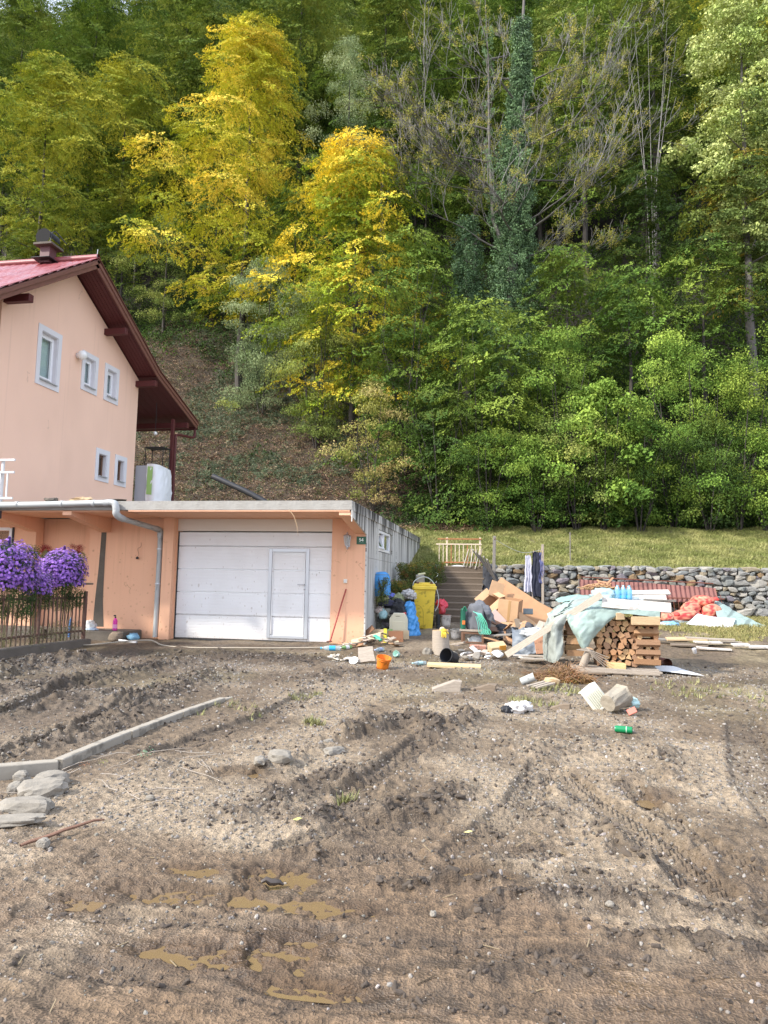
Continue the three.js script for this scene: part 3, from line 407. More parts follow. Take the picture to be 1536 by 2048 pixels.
{ // wrapped appliance and a small metal rack behind the house corner
  const t = thing('wrapped_fridge', 'grey cabinet half wrapped in white film with a green strip behind the house corner', 'cabinet', [-10.5, 3.2, -19.35]);
  part('cabinet', bx(0.62, 1.75, 0.7, -0.05, 0.88, 0, 0.02), mat([0.36, 0.37, 0.4], 0.7), t);
  part('film_wrap', patch([[[0.02, 1.8, 0.37], [0.3, 1.78, 0.4], [0.42, 1.74, 0.1], [0.42, 1.7, -0.3]], [[0.03, 1.0, 0.38], [0.34, 1.0, 0.42], [0.5, 0.95, 0.1], [0.48, 0.95, -0.3]], [[0.03, 0.0, 0.38], [0.3, 0.0, 0.41], [0.42, 0.0, 0.1], [0.4, 0, -0.3]]], 24, 24, 0.03, 4), mat([0.72, 0.73, 0.74], 0.35), t);
  part('green_label', patch([[[0.06, 1.72, 0.405], [0.24, 1.7, 0.43]], [[0.06, 0.9, 0.41], [0.25, 0.88, 0.46]]], 8, 12, 0.01, 6), mat([0.3, 0.5, 0.16], 0.5), t);
  const k = thing('metal_rack', 'thin dark metal rack standing above the wrapped grey cabinet', 'rack', [-10.5, 4.95, -19.6]);
  part('shelf', bx(0.6, 0.03, 0.45, 0, 0.62, 0, 0.004), M.dark, k); part('shelf', bx(0.6, 0.03, 0.45, 0, 0.0, 0, 0.004), M.dark, k); for (const [x, z] of [[-0.28, -0.2], [0.28, -0.2], [-0.28, 0.2], [0.28, 0.2]]) part('leg', bx(0.02, 0.6, 0.02, x, 0.31, z, 0.003), M.dark, k);
}
{ // white balcony rail at the far left
  const t = thing('balcony_railing', 'white metal balcony railing on the roof slab before the salmon wall', 'railing', [-10.2, 3.17, -13.02]);
  for (const y of [0.08, 0.62, 0.88]) part('rail', bx(2.4, 0.045, 0.04, -1.15, y, 0, 0.006), M.white, t); for (let i = 0; i < 14; i++) part('baluster', bx(0.03, 0.54, 0.025, -0.1 - i * 0.165, 0.35, 0, 0.004), M.white, t); part('post', bx(0.05, 0.9, 0.05, -0.26, 0.45, -0.05, 0.006), M.white, t);
}

// ---------------------------------------------------------------- garage with its concrete roof slab
const garage = thing('garage', 'flat roofed salmon garage with white sectional door and bare concrete side wall', 'garage', [0, 0, 0]);
const GZ = -14.41, GX = -2.97;
part('roof_slab', wallX([[12.95, 3.0], [22.9, 3.0], [22.9, 3.165], [12.95, 3.175]], GX - 0.001, 10.4), M.slab, garage);
part('slab_soffit', bx(4.55, 0.02, 1.38, -5.26, 2.985, -13.7, 0), M.plasterLow, garage); part('slab_soffit', bx(5.8, 0.02, 1.38, -10.5, 2.985, -13.7, 0), M.plasterLow, garage);
part('slab_edge_band', bx(4.5, 0.03, 0.02, -5.26, 2.985, -12.97, 0), M.plasterLow, garage);
part('front_wall', wallZ([[-7.18, 0.2], [-7.18, 2.98], [-2.98, 2.98], [-2.98, 0.2]], GZ, 0.25, [[-7.16, -3.71, 0.21, 2.96]]), M.plasterLow, garage);
part('pier', bx(0.24, 2.85, 0.32, -7.3, 1.555, GZ - 0.02, 0.01), M.plasterLow, garage);
part('porch_wall', bx(1.85, 2.85, 0.25, -8.34, 1.555, GZ - 0.16, 0.0), M.plasterLow, garage); part('porch_wall', bx(1.5, 2.85, 0.25, -9.9, 1.555, GZ - 0.4, 0), M.plasterLow, garage); part('porch_wall', bx(3.0, 2.85, 0.25, -12.05, 1.555, GZ - 0.1, 0), M.plasterLow, garage);
part('bare_strip', patch([[[-8.98, 2.66, GZ - 0.03], [-8.86, 2.66, GZ - 0.03]], [[-9.0, 1.9, GZ - 0.03], [-8.86, 1.9, GZ - 0.03]], [[-9.04, 1.2, GZ - 0.03], [-8.85, 1.2, GZ - 0.03]], [[-9.06, 0.6, GZ - 0.03], [-8.8, 0.6, GZ - 0.03]]], 6, 24, 0.004, 3), M.concDark, garage);
// cantilever beams under the slab, tapering to the front
function beam(x, w) { const g = new THREE.ExtrudeGeometry(poly([[12.98, 2.975], [14.5, 2.975], [14.5, 2.66], [14.35, 2.66], [12.98, 2.9]]), { depth: w, bevelEnabled: false }); g.rotateY(Math.PI / 2); g.translate(x - w / 2, 0, 0); return g; }
part('beam', beam(-8.86, 0.2), M.plasterLow, garage); part('beam', beam(-3.1, 0.24), M.plasterLow, garage); part('beam', beam(-10.62, 0.2), M.plasterLow, garage);
// side wall of board marked concrete, with stains run down from the slab
const stain = document.createElement('canvas'); stain.width = 1024; stain.height = 512;
{
  const c = stain.getContext('2d'), r = rng(5); c.fillStyle = 'rgb(196,194,188)'; c.fillRect(0, 0, 1024, 512);
  for (let i = 0; i < 900; i++) { c.fillStyle = `rgba(${r() < 0.5 ? '120,116,110' : '225,224,220'},${0.03 + r() * 0.06})`; const x = r() * 1024, w = 4 + r() * 40; c.fillRect(x, r() * 512, w * 0.3, 20 + r() * 200); }
  for (let i = 0; i < 150; i++) { const x = r() * 1024, L = (r() < 0.25 ? 0.5 + r() * 0.5 : 0.06 + r() * 0.22) * 512, w = 3 + r() * 13, gr = c.createLinearGradient(0, 0, 0, L); const a = 0.35 + r() * 0.55; gr.addColorStop(0, `rgba(38,36,34,${a})`); gr.addColorStop(0.3, `rgba(48,46,43,${a * 0.7})`); gr.addColorStop(1, 'rgba(60,58,54,0)'); c.fillStyle = gr; c.beginPath(); c.moveTo(x - w / 2, 0); c.lineTo(x + w / 2, 0); c.lineTo(x + w * 0.2, L); c.lineTo(x - w * 0.2, L); c.fill(); }
  for (let i = 0; i < 30; i++) { const x = Math.round(r() * 1024); c.fillStyle = `rgba(60,57,53,${0.2 + r() * 0.35})`; c.fillRect(x, 0, 1.5 + r() * 4, 512); }
}
const tStain = new THREE.CanvasTexture(stain); tStain.colorSpace = THREE.SRGBColorSpace; tStain.wrapS = tStain.wrapT = THREE.RepeatWrapping; tStain.repeat.set(1 / 9, 1 / 2.9); tStain.offset.set(-14.2 / 9, -3.17 / 2.9 + 1);
{
  const m = mat([1, 1, 1], 0.92, { map: tStain, bumpMap: rep(tNoise, 1.5), bumpScale: 0.006 });
  // formwork panels, each a hand's breadth of board, standing a few mm proud or shy of each other
  const r = rng(21), W = [15.72, 17.62, 2.36, 2.86]; let d = 14.45;
  while (d < 22.85) { const w = Math.min(0.42 + r() * 0.25, 22.9 - d), off = r() * 0.012; for (const [y0, y1] of [[0.3, 2.17], [2.174, 2.995]]) {
    const lo = Math.max(d, W[0]), hi = Math.min(d + w, W[1]), rects = y1 > 2.5 && hi > lo + 0.01 ? [[d, lo, y0, y1], [hi, d + w, y0, y1], [lo, hi, y0, W[2]], [lo, hi, W[3], y1]] : [[d, d + w, y0, y1]];
    const gs = rects.filter(([a, b, c, e]) => b - a > 0.005 && e - c > 0.005).map(([a, b, c, e]) => wallX([[a + 0.002, c], [b - 0.002, c], [b - 0.002, e - 0.001], [a + 0.002, e - 0.001]], GX - 0.012 + off, 0.2));
    for (const gg of gs) part('wall_panel', gg, m, garage); } d += w; }
  part('wall_core', wallX([[14.43, 0.2], [22.85, 0.2], [22.85, 2.99], [14.43, 2.99]], GX - 0.22, 0.05), M.dark, garage);
  part('slab_side', wallX([[12.96, 2.78], [13.0, 2.99], [22.88, 2.99], [22.88, 3.16], [12.96, 3.165], [12.955, 2.95]], GX + 0.012, 0.02), m, garage);
  part('wing_wall', wallX([[12.98, 2.99], [14.44, 2.99], [14.44, 2.64], [14.36, 2.64], [12.98, 2.88]], GX + 0.004, 0.03), m, garage);
  part('corner_strip', wallX([[14.405, 0.2], [14.46, 0.2], [14.46, 2.64], [14.405, 2.64]], GX + 0.002, 0.03), m, garage);
  const w = new THREE.Group(); w.name = 'window'; garage.add(w); const xi = GX - 0.05, za = -15.76, zb = -17.3, ya = 2.38, yb = 2.85, zm = (za + zb) / 2 + 0.05, f = 0.06;
  part('frame', mergeGeometries([bx(0.07, f, za - zb, xi, ya + f / 2, (za + zb) / 2), bx(0.07, f, za - zb, xi, yb - f / 2, (za + zb) / 2), bx(0.07, yb - ya - 2 * f, f, xi, (ya + yb) / 2, za - f / 2), bx(0.07, yb - ya - 2 * f, f, xi, (ya + yb) / 2, zb + f / 2), bx(0.07, yb - ya - 2 * f, f, xi, (ya + yb) / 2, zm)]), M.pvc, w);
  part('pane', bx(0.006, yb - ya - 0.1, 0.68, xi - 0.01, (ya + yb) / 2, (zm + zb) / 2, 0), M.glass, w); part('backing', bx(0.02, 0.7, 2, GX - 0.19, 2.6, -16.6, 0), M.dark, w);  // black backing panel in place of the dark garage inside
  const s = new THREE.Group(); s.name = 'tilted_sash'; w.add(s); s.position.set(xi + 0.04, ya + 0.05, (za + zm) / 2); s.rotation.z = 0.3; const sh = yb - ya - 0.09, sw = za - zm - 0.06; part('sash_frame', mergeGeometries([bx(0.05, 0.05, sw, 0, 0.025, 0), bx(0.05, 0.05, sw, 0, sh - 0.025, 0), bx(0.05, sh - 0.1, 0.05, 0, sh / 2, sw / 2 - 0.025), bx(0.05, sh - 0.1, 0.05, 0, sh / 2, -sw / 2 + 0.025)]), M.pvc, w); const sf = w.children[w.children.length - 1]; sf.position.copy(s.position); sf.rotation.copy(s.rotation); w.remove(s);
  const sp = part('sash_pane', bx(0.006, sh - 0.08, sw - 0.08, 0, sh / 2, 0, 0), M.glass, w); sp.position.copy(sf.position); sp.rotation.copy(sf.rotation);
  const pd = 17.35; part('infill', bx(0.05, 0.5, 0.3, GX - 0.06, 2.61, -17.46, 0.01), M.conc, w);
}
{ // sectional door: five ribbed panels, header panel, wicket door with metal frame
  const door = new THREE.Group(); door.name = 'garage_door'; door.position.set(-5.435, 0.41, GZ - 0.1); garage.add(door);
  const W = 3.43, ys = [0, 0.5, 0.985, 1.475, 1.97, 2.28];
  const panel = (w, h) => { // ribbed profile
    const n = Math.max(3, Math.round(h / 0.07)), pts = [[0, 0.004], [0.012, 0.03]]; for (let i = 0; i < n; i++) { const a = 0.012 + ((h - 0.024) * i) / n, b = 0.012 + ((h - 0.024) * (i + 1)) / n; pts.push([a + 0.006, 0.033], [b - 0.006, 0.033], [b, 0.0295]); } pts.push([h - 0.012, 0.03], [h, 0.004], [h, -0.03], [0, -0.03]);
    const g = new THREE.ExtrudeGeometry(poly(pts.map(([y, z]) => [z, y])), { depth: w, bevelEnabled: false }); g.rotateY(-Math.PI / 2); g.translate(w / 2, 0, 0); g.scale(1, 1, 1); return uvm(g); };
  for (let i = 0; i < 5; i++) { const h = ys[i + 1] - ys[i] - 0.003; const pg = panel(W, h), pu = pg.attributes.uv; for (let q = 0; q < pu.count; q++) pu.setY(q, pu.getY(q) + ys[i]); part('door_panel', pg, M.door, door, [0, ys[i], 0]); }
  part('header_panel', bx(W + 0.02, 0.265, 0.06, 0, 2.425, 0.06, 0.008), mat([0.72, 0.66, 0.58], 0.5), door); part('bottom_seal', bx(W, 0.05, 0.06, 0, -0.03, 0.0, 0.01), M.black, door);
  part('side_seal', bx(0.03, 2.3, 0.05, -W / 2 - 0.004, 1.12, 0.03, 0.004), M.black, door);
  const fx = [0.39, 1.2], fy = [0.06, 1.93], fw = 0.075; // wicket frame
  const wf = (x, y, w, h) => bx(w, h, 0.035, x, y, 0.047, 0.006);
  part('wicket_frame', mergeGeometries([wf(fx[0], (fy[0] + fy[1]) / 2, fw, fy[1] - fy[0]), wf(fx[1], (fy[0] + fy[1]) / 2, fw, fy[1] - fy[0]), wf((fx[0] + fx[1]) / 2, fy[1] - fw / 2, fx[1] - fx[0] - fw, fw), wf((fx[0] + fx[1]) / 2, fy[0] + fw * 0.4, fx[1] - fx[0] - fw, fw * 0.8)]), M.alu, door);
  part('wicket_leaf_trim', mergeGeometries([wf(fx[0] + 0.055, 1.0, 0.02, 1.72), wf(fx[1] - 0.055, 1.0, 0.02, 1.72)]), M.door, door);
  part('handle', tube([[1.15, 1.18, 0.06], [1.15, 1.18, 0.11], [1.12, 1.18, 0.115], [1.01, 1.18, 0.112]], 0.011, 14, 8), M.alu, door); part('lock', lathe([[0.001, 0], [0.022, 0], [0.02, 0.015], [0.001, 0.015]], 14).rotateX(Math.PI / 2), M.alu, door, [1.155, 1.09, 0.064]);
}
{ // window at the far left under the porch
  const w = new THREE.Group(); w.name = 'window'; garage.add(w); const z = GZ + 0.03;
  part('frame', mergeGeometries([bx(0.07, 1.2, 0.05, -11.18, 2.14, z), bx(1.3, 0.07, 0.05, -11.87, 2.72, z)]), M.pvc, w); part('pane', bx(1.3, 1.15, 0.01, -11.87, 2.1, z - 0.01, 0), M.glass, w); part('backing', bx(1.32, 1.2, 0.006, -11.87, 2.1, z - 0.016, 0), M.dark, w); part('shadow_strip', bx(0.04, 1.2, 0.06, -11.12, 2.16, z - 0.01, 0.004), M.dark, w);  // black backing paints the dark room, black strip the shadow beside the frame
}
part('roof_stub', bx(0.55, 0.16, 0.5, -10.6, 2.9, -12.72, 0.01), mat([0.06, 0.055, 0.06], 0.6), garage);
{ // rain gutter pipe along the slab edge and down the wall
  const t = thing('drainpipe', 'grey plastic drainpipe along the slab edge and down the salmon wall', 'drainpipe', [0, 0, 0]);
  part('pipe', tube([[-13.5, 3.06, -12.86], [-10.5, 3.08, -12.86], [-7.95, 3.13, -12.86]], 0.062, 12, 14), M.pipe, t);
  part('elbow', tube([[-7.97, 3.13, -12.86], [-7.82, 3.13, -12.86], [-7.74, 3.1, -12.86], [-7.71, 3.0, -12.86], [-7.71, 2.92, -12.87], [-7.69, 2.86, -12.95], [-7.67, 2.83, -13.08]], 0.07, 40, 14), M.pipe, t);
  part('pipe', tube([[-7.68, 2.835, -13.05], [-7.52, 2.72, -14.2]], 0.058, 4, 14), M.pipe, t); part('elbow', tube([[-7.53, 2.725, -14.15], [-7.515, 2.69, -14.3], [-7.51, 2.55, -14.33]], 0.066, 12, 14), M.pipe, t);
  part('pipe', tube([[-7.51, 2.6, -14.33], [-7.515, 0.42, -14.33]], 0.056, 4, 14), M.pipe, t);
  for (const y of [1.55, 2.3]) part('bracket', lathe([[0.058, -0.015], [0.066, -0.015], [0.066, 0.015], [0.058, 0.015]], 16), M.alu, t, [-7.512, y, -14.33]);
  for (const x of [-12.2, -11.1, -9.9, -8.9, -8.2]) part('collar', lathe([[0.06, -0.03], [0.072, -0.03], [0.072, 0.03], [0.06, 0.03]], 16).rotateZ(Math.PI / 2), M.pipe, t, [x, 3.085 + (x + 10.5) * 0.016, -12.86]);
}
solo('stone', 'dark lump of earth lying on the slab edge above the drainpipe', 'stone', rock(0.13, 0.06, 0.1, 4, 2, 0.5), M.concDark, [-9.25, 3.2, -13.03]);
solo('wood_chunk', 'broken tan chunk of wood lying on the slab edge above the pipe', 'wood', rock(0.19, 0.06, 0.1, 8, 2, 0.6), M.wood, [-8.62, 3.21, -13.05], [0, 0.3, 0.1]);
solo('flat_stone', 'flat brown slab fragment on the roof edge near the pipe elbow', 'stone', rock(0.26, 0.02, 0.12, 6, 2, 0.4), M.concDark, [-7.86, 3.2, -13.05], [0, 0.1, 0.02]);
{ // lantern, number plate, switch, broom on the front pier
  const l = thing('wall_lantern', 'ornate silver wall lantern beside the green number plate', 'lamp', [-3.36, 2.5, GZ]);
  part('wall_plate', bx(0.07, 0.2, 0.02, 0, -0.02, 0.01, 0.008), M.alu, l); part('arm', tube([[0, -0.1, 0.02], [0, -0.16, 0.06], [0, -0.14, 0.1], [0, -0.1, 0.11]], 0.012, 16, 8), M.alu, l);
  part('glass_shade', lathe([[0.035, -0.1], [0.06, 0.02], [0.07, 0.1]], 8), new THREE.MeshPhysicalMaterial({ color: col(0.85, 0.88, 0.88), roughness: 0.2, transmission: 0.8, thickness: 0, side: THREE.DoubleSide }), l, [0, 0, 0.11]);
  for (let i = 0; i < 6; i++) { const a = (i / 6) * Math.PI * 2, c = Math.cos(a), s = Math.sin(a); part('rib', tube([[c * 0.036, -0.1, 0.11 + s * 0.036], [c * 0.062, 0.02, 0.11 + s * 0.062], [c * 0.072, 0.1, 0.11 + s * 0.072]], 0.006, 6, 5), M.alu, l); }
  part('cap', lathe([[0.001, 0.19], [0.012, 0.17], [0.03, 0.14], [0.08, 0.11], [0.075, 0.1], [0.001, 0.1]], 16), M.alu, l, [0, 0, 0.11]); part('finial', lathe([[0.001, -0.18], [0.012, -0.16], [0.02, -0.13], [0.036, -0.1], [0.001, -0.1]], 12), M.alu, l, [0, 0, 0.11]);
  const cv = document.createElement('canvas'); cv.width = 256; cv.height = 192; const c = cv.getContext('2d'); c.fillStyle = 'rgb(8,78,52)'; c.fillRect(0, 0, 256, 192); c.strokeStyle = 'rgba(200,215,205,0.35)'; c.lineWidth = 3; c.strokeRect(6, 6, 244, 180); c.fillStyle = 'rgb(225,235,228)'; c.font = 'bold 118px sans-serif'; c.textAlign = 'center'; c.textBaseline = 'middle'; c.fillText('54', 128, 80); c.fillStyle = 'rgba(190,210,198,0.65)'; for (let i = 0; i < 12; i++) c.fillRect(60 + i * 12, 152 + (i % 3), 8, 8);
  const t = new THREE.CanvasTexture(cv); t.colorSpace = THREE.SRGBColorSpace; const s = thing('house_number_sign', 'green house number plate reading 54 under the slab corner', 'sign', [-3.085, 2.52, GZ + 0.012]);
  part('plate', bx(0.2, 0.16, 0.012, 0, 0, 0, 0.003), mat([0.012, 0.08, 0.045], 0.4), s); part('number_face', new THREE.PlaneGeometry(0.19, 0.148), mat([1, 1, 1], 0.4, { map: t }), s, [0, 0, 0.0085]);
  const w = thing('wall_switch', 'small cream switch box on the salmon pier', 'switch', [-3.4, 1.68, GZ]); part('box', bx(0.075, 0.085, 0.04, 0, 0, 0.02, 0.008), mat([0.75, 0.72, 0.62], 0.4), w); part('rocker', bx(0.04, 0.05, 0.012, 0, 0, 0.044, 0.005), M.white, w);
  const b = thing('hoe', 'red handled hoe leaning against the salmon pier', 'hoe', [-3.66, 0.44, GZ + 0.16]); part('handle', ttube([V(0, 0, 0), V(0.13, 0.5, -0.06), V(0.28, 1.08, -0.13)], [0.016, 0.015, 0.014], 8), mat([0.34, 0.06, 0.05], 0.6), b); part('blade', bx(0.1, 0.02, 0.09, 0, 0.02, 0.04, 0.004), M.rust, b);
  const h = thing('wall_cable', 'thin loose cable with dark socket hanging from the salmon wall', 'cable', [-8.05, 2.1, GZ + 0.0]); part('wire', tube([[0.05, 0.34, 0], [0.06, 0.25, 0.02], [-0.01, 0.2, 0.02], [0.02, 0.08, 0.02], [-0.01, 0.02, 0.02]], 0.006, 24, 5), mat([0.4, 0.22, 0.15], 0.7), h); part('socket', lump(0.03, 0.035, 0.03, 2, 2), M.dark, h, [-0.01, -0.02, 0.02]);
  const st = thing('straw_wisp', 'dry straw blade dangling from the slab edge over the door', 'straw', [-4.08, 3.0, -12.94]); part('blade', ttube([V(-0.1, 0.0, 0.02), V(0, -0.12, 0.03), V(0.06, -0.28, 0.02), V(0.09, -0.5, 0)], [0.006, 0.006, 0.005, 0.002], 5), mat([0.55, 0.4, 0.24], 0.8), st);
}
{ // concrete step under the porch wall with things standing on it
  const s = thing('porch_ledge', 'low muddy concrete ledge along the salmon porch wall', 'ledge', [0, 0, 0]); part('ledge_body', bx(1.75, 0.34, 0.75, -8.72, 0.4, -14.0, 0.03), M.concDark, s); part('ledge_body', bx(2.5, 0.34, 0.9, -10.9, 0.4, -14.0, 0.03), M.concDark, s);
  const b = thing('pink_bottle', 'bright pink spray bottle standing on the muddy ledge', 'bottle', [-8.18, 0.565, -13.85]); const pk = mat([0.62, 0.02, 0.3], 0.35); part('body', lathe([[0.001, 0], [0.045, 0], [0.048, 0.02], [0.048, 0.2], [0.03, 0.24], [0.016, 0.26], [0.001, 0.26]], 20), pk, b); part('cap', lathe([[0.017, 0.26], [0.017, 0.29], [0.001, 0.29]], 12), M.dark, b); part('trigger', bx(0.05, 0.03, 0.02, -0.015, 0.31, 0, 0.004), M.dark, b); part('label', lathe([[0.0485, 0.05], [0.0485, 0.13]], 20), mat([0.7, 0.3, 0.5], 0.4), b);
  const g = thing('clear_bag', 'crumpled clear plastic bag on the muddy ledge', 'plastic bag', [-8.75, 0.56, -13.85]); part('bag_film', lump(0.13, 0.13, 0.1, 3, 4, 0.3), mat([0.6, 0.6, 0.58], 0.3), g); part('blue_packet', lump(0.14, 0.04, 0.09, 5, 3), mat([0.4, 0.5, 0.62], 0.4), g, [0.1, 0.0, 0.08]);
  solo('brown_tile', 'flat brown tile at the back of the muddy ledge', 'tile', bx(0.2, 0.05, 0.1, 0, 0, 0, 0.006), M.mudWood, [-9.0, 0.59, -13.95], [0, 0.1, 0]);
  solo('pale_stone', 'rounded tan stone at the right end of the ledge', 'stone', rock(0.14, 0.1, 0.11, 12, 2, 0.25, false), M.mudWood, [-7.95, 0.47, -13.5]);
  solo('blue_rag', 'crumpled blue rag behind the white pipe by the downpipe', 'rag', lump(0.13, 0.09, 0.1, 9, 3, 0.3), mat([0.16, 0.32, 0.45], 0.8), [-7.7, 0.4, -13.75]);
  solo('white_pipe', 'short white plastic pipe lying by the downpipe foot', 'pipe', tube([[0, 0, 0], [0.42, -0.03, 0.05]], 0.022, 2, 10), M.white, [-7.82, 0.41, -13.42]);
  solo('garden_hose', 'thin tan hose trailing over the mud in front of the garage', 'hose', tube([[-8.3, 0.5, -12.9], [-8.28, 0.4, -12.75], [-8.0, 0.37, -12.6], [-7.55, 0.42, -12.9], [-7.1, 0.44, -13.3], [-6.7, 0.37, -13.1], [-6.1, 0.36, -12.95], [-5.2, 0.38, -13.0], [-4.3, 0.39, -13.2], [-3.4, 0.42, -13.5], [-2.9, 0.5, -13.9]], 0.014, 120, 6), mat([0.38, 0.33, 0.26], 0.7));
}
// ---------------------------------------------------------------- leaves, trees, shrubs
function leafSpray(o) { // flat or bushy spray of folded leaves along +x
  const r = rng(o.seed), pos = [], idx = [], cl = []; const U = V(), W = V(), Nn = V(), P = V();
  for (let i = 0; i < o.n; i++) {
    const t = o.bush ? r() : Math.pow(r(), 0.75), side = r() < 0.5 ? -1 : 1;
    if (o.bush) { P.set(r() - 0.5, r() - 0.5, r() - 0.5); if (P.length() > 0.5) P.setLength(0.5 * Math.pow(r(), 0.4)); P.multiply(V(o.len, o.thick, o.wid)); U.set(r() - 0.5, r() - 0.7, r() - 0.5).normalize(); }
    else { const wv = o.wid * 0.5 * Math.sin(Math.PI * (0.18 + 0.75 * t)); P.set(t * o.len, (r() - 0.5) * o.thick - o.droop * t * t, side * wv * Math.pow(r(), 0.7)); U.set(0.6 + r() * 0.5, -0.25 + (r() - 0.5) * 0.5, side * (0.2 + r() * 0.8)).normalize(); }
    Nn.set((r() - 0.5) * 1.1, 1, (r() - 0.5) * 1.1).normalize(); if (o.bush) Nn.set((r() - 0.5) * 2, 0.5 + r(), (r() - 0.5) * 2).normalize(); W.crossVectors(U, Nn).normalize(); Nn.crossVectors(W, U).normalize();
    const L = o.leafL * (0.7 + 0.6 * r()), w = o.leafW * (0.7 + 0.6 * r()) * 0.5, b = pos.length / 3, f = w * 0.35, k = 0.78 + 0.44 * r();
    const add = (u, ww, n) => { pos.push(P.x + U.x * u + W.x * ww + Nn.x * n, P.y + U.y * u + W.y * ww + Nn.y * n, P.z + U.z * u + W.z * ww + Nn.z * n); cl.push(k, k, k * (0.9 + 0.2 * r())); };
    add(0, 0, 0); add(L * 0.45, w, f); add(L, 0, -f * 0.6); add(L * 0.45, -w, f); idx.push(b, b + 1, b + 2, b, b + 2, b + 3);
  }
  let g = new THREE.BufferGeometry(); g.setAttribute('position', new THREE.Float32BufferAttribute(pos, 3)); g.setAttribute('color', new THREE.Float32BufferAttribute(cl, 3)); g.setIndex(idx); g = g.toNonIndexed(); g.computeVertexNormals(); return g;
}
const leafMat = new THREE.MeshPhysicalMaterial({ color: col(1, 1, 1), vertexColors: true, roughness: 0.95, transmission: 0.1, thickness: 0, side: THREE.DoubleSide, specularIntensity: 0.35 });
const glossLeaf = new THREE.MeshPhysicalMaterial({ color: col(1, 1, 1), vertexColors: true, roughness: 0.55, transmission: 0.15, thickness: 0, side: THREE.DoubleSide, specularIntensity: 0.7 });
const SPR = [0, 1, 2].map((s) => leafSpray({ seed: 40 + s, n: 46, len: 1.15, wid: 0.75, thick: 0.1, droop: 0.16, leafL: 0.115, leafW: 0.075 }));
const BUSH = [0, 1].map((s) => leafSpray({ seed: 60 + s, n: 40, bush: 1, len: 0.8, wid: 0.8, thick: 0.55, leafL: 0.1, leafW: 0.06 }));
const BIG = [0, 1].map((s) => leafSpray({ seed: 80 + s, n: 34, bush: 1, len: 0.85, wid: 0.85, thick: 0.6, leafL: 0.17, leafW: 0.13 }));
const IVY = [0, 1].map((s) => leafSpray({ seed: 90 + s, n: 46, bush: 1, len: 0.7, wid: 0.7, thick: 0.6, leafL: 0.1, leafW: 0.09 }));
const lerpC = (a, b, t) => [0, 1, 2].map((k) => mix(a[k], b[k], t));
// palettes: inner, outer, tip (linear leaf colours, inner darkened as painted crown shade)
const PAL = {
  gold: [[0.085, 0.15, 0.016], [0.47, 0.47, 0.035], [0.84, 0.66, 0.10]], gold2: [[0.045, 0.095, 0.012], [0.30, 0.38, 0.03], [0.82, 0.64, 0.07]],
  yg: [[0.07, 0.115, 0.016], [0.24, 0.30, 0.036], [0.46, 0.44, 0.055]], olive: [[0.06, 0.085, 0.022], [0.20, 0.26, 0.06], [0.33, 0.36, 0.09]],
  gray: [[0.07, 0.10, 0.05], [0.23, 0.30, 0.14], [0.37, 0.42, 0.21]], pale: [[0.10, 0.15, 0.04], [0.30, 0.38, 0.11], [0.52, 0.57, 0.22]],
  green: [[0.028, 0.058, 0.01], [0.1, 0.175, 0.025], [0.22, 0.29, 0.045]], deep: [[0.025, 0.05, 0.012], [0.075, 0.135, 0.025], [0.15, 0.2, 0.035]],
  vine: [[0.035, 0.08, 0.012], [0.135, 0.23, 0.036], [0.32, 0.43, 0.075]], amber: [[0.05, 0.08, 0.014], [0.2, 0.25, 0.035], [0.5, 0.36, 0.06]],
  ivy: [[0.04, 0.085, 0.035], [0.12, 0.215, 0.09], [0.21, 0.34, 0.15]], mixed: [[0.09, 0.11, 0.025], [0.32, 0.33, 0.08], [0.46, 0.35, 0.15]], forest: [[0.04, 0.07, 0.014], [0.135, 0.2, 0.032], [0.27, 0.3, 0.05]],
};
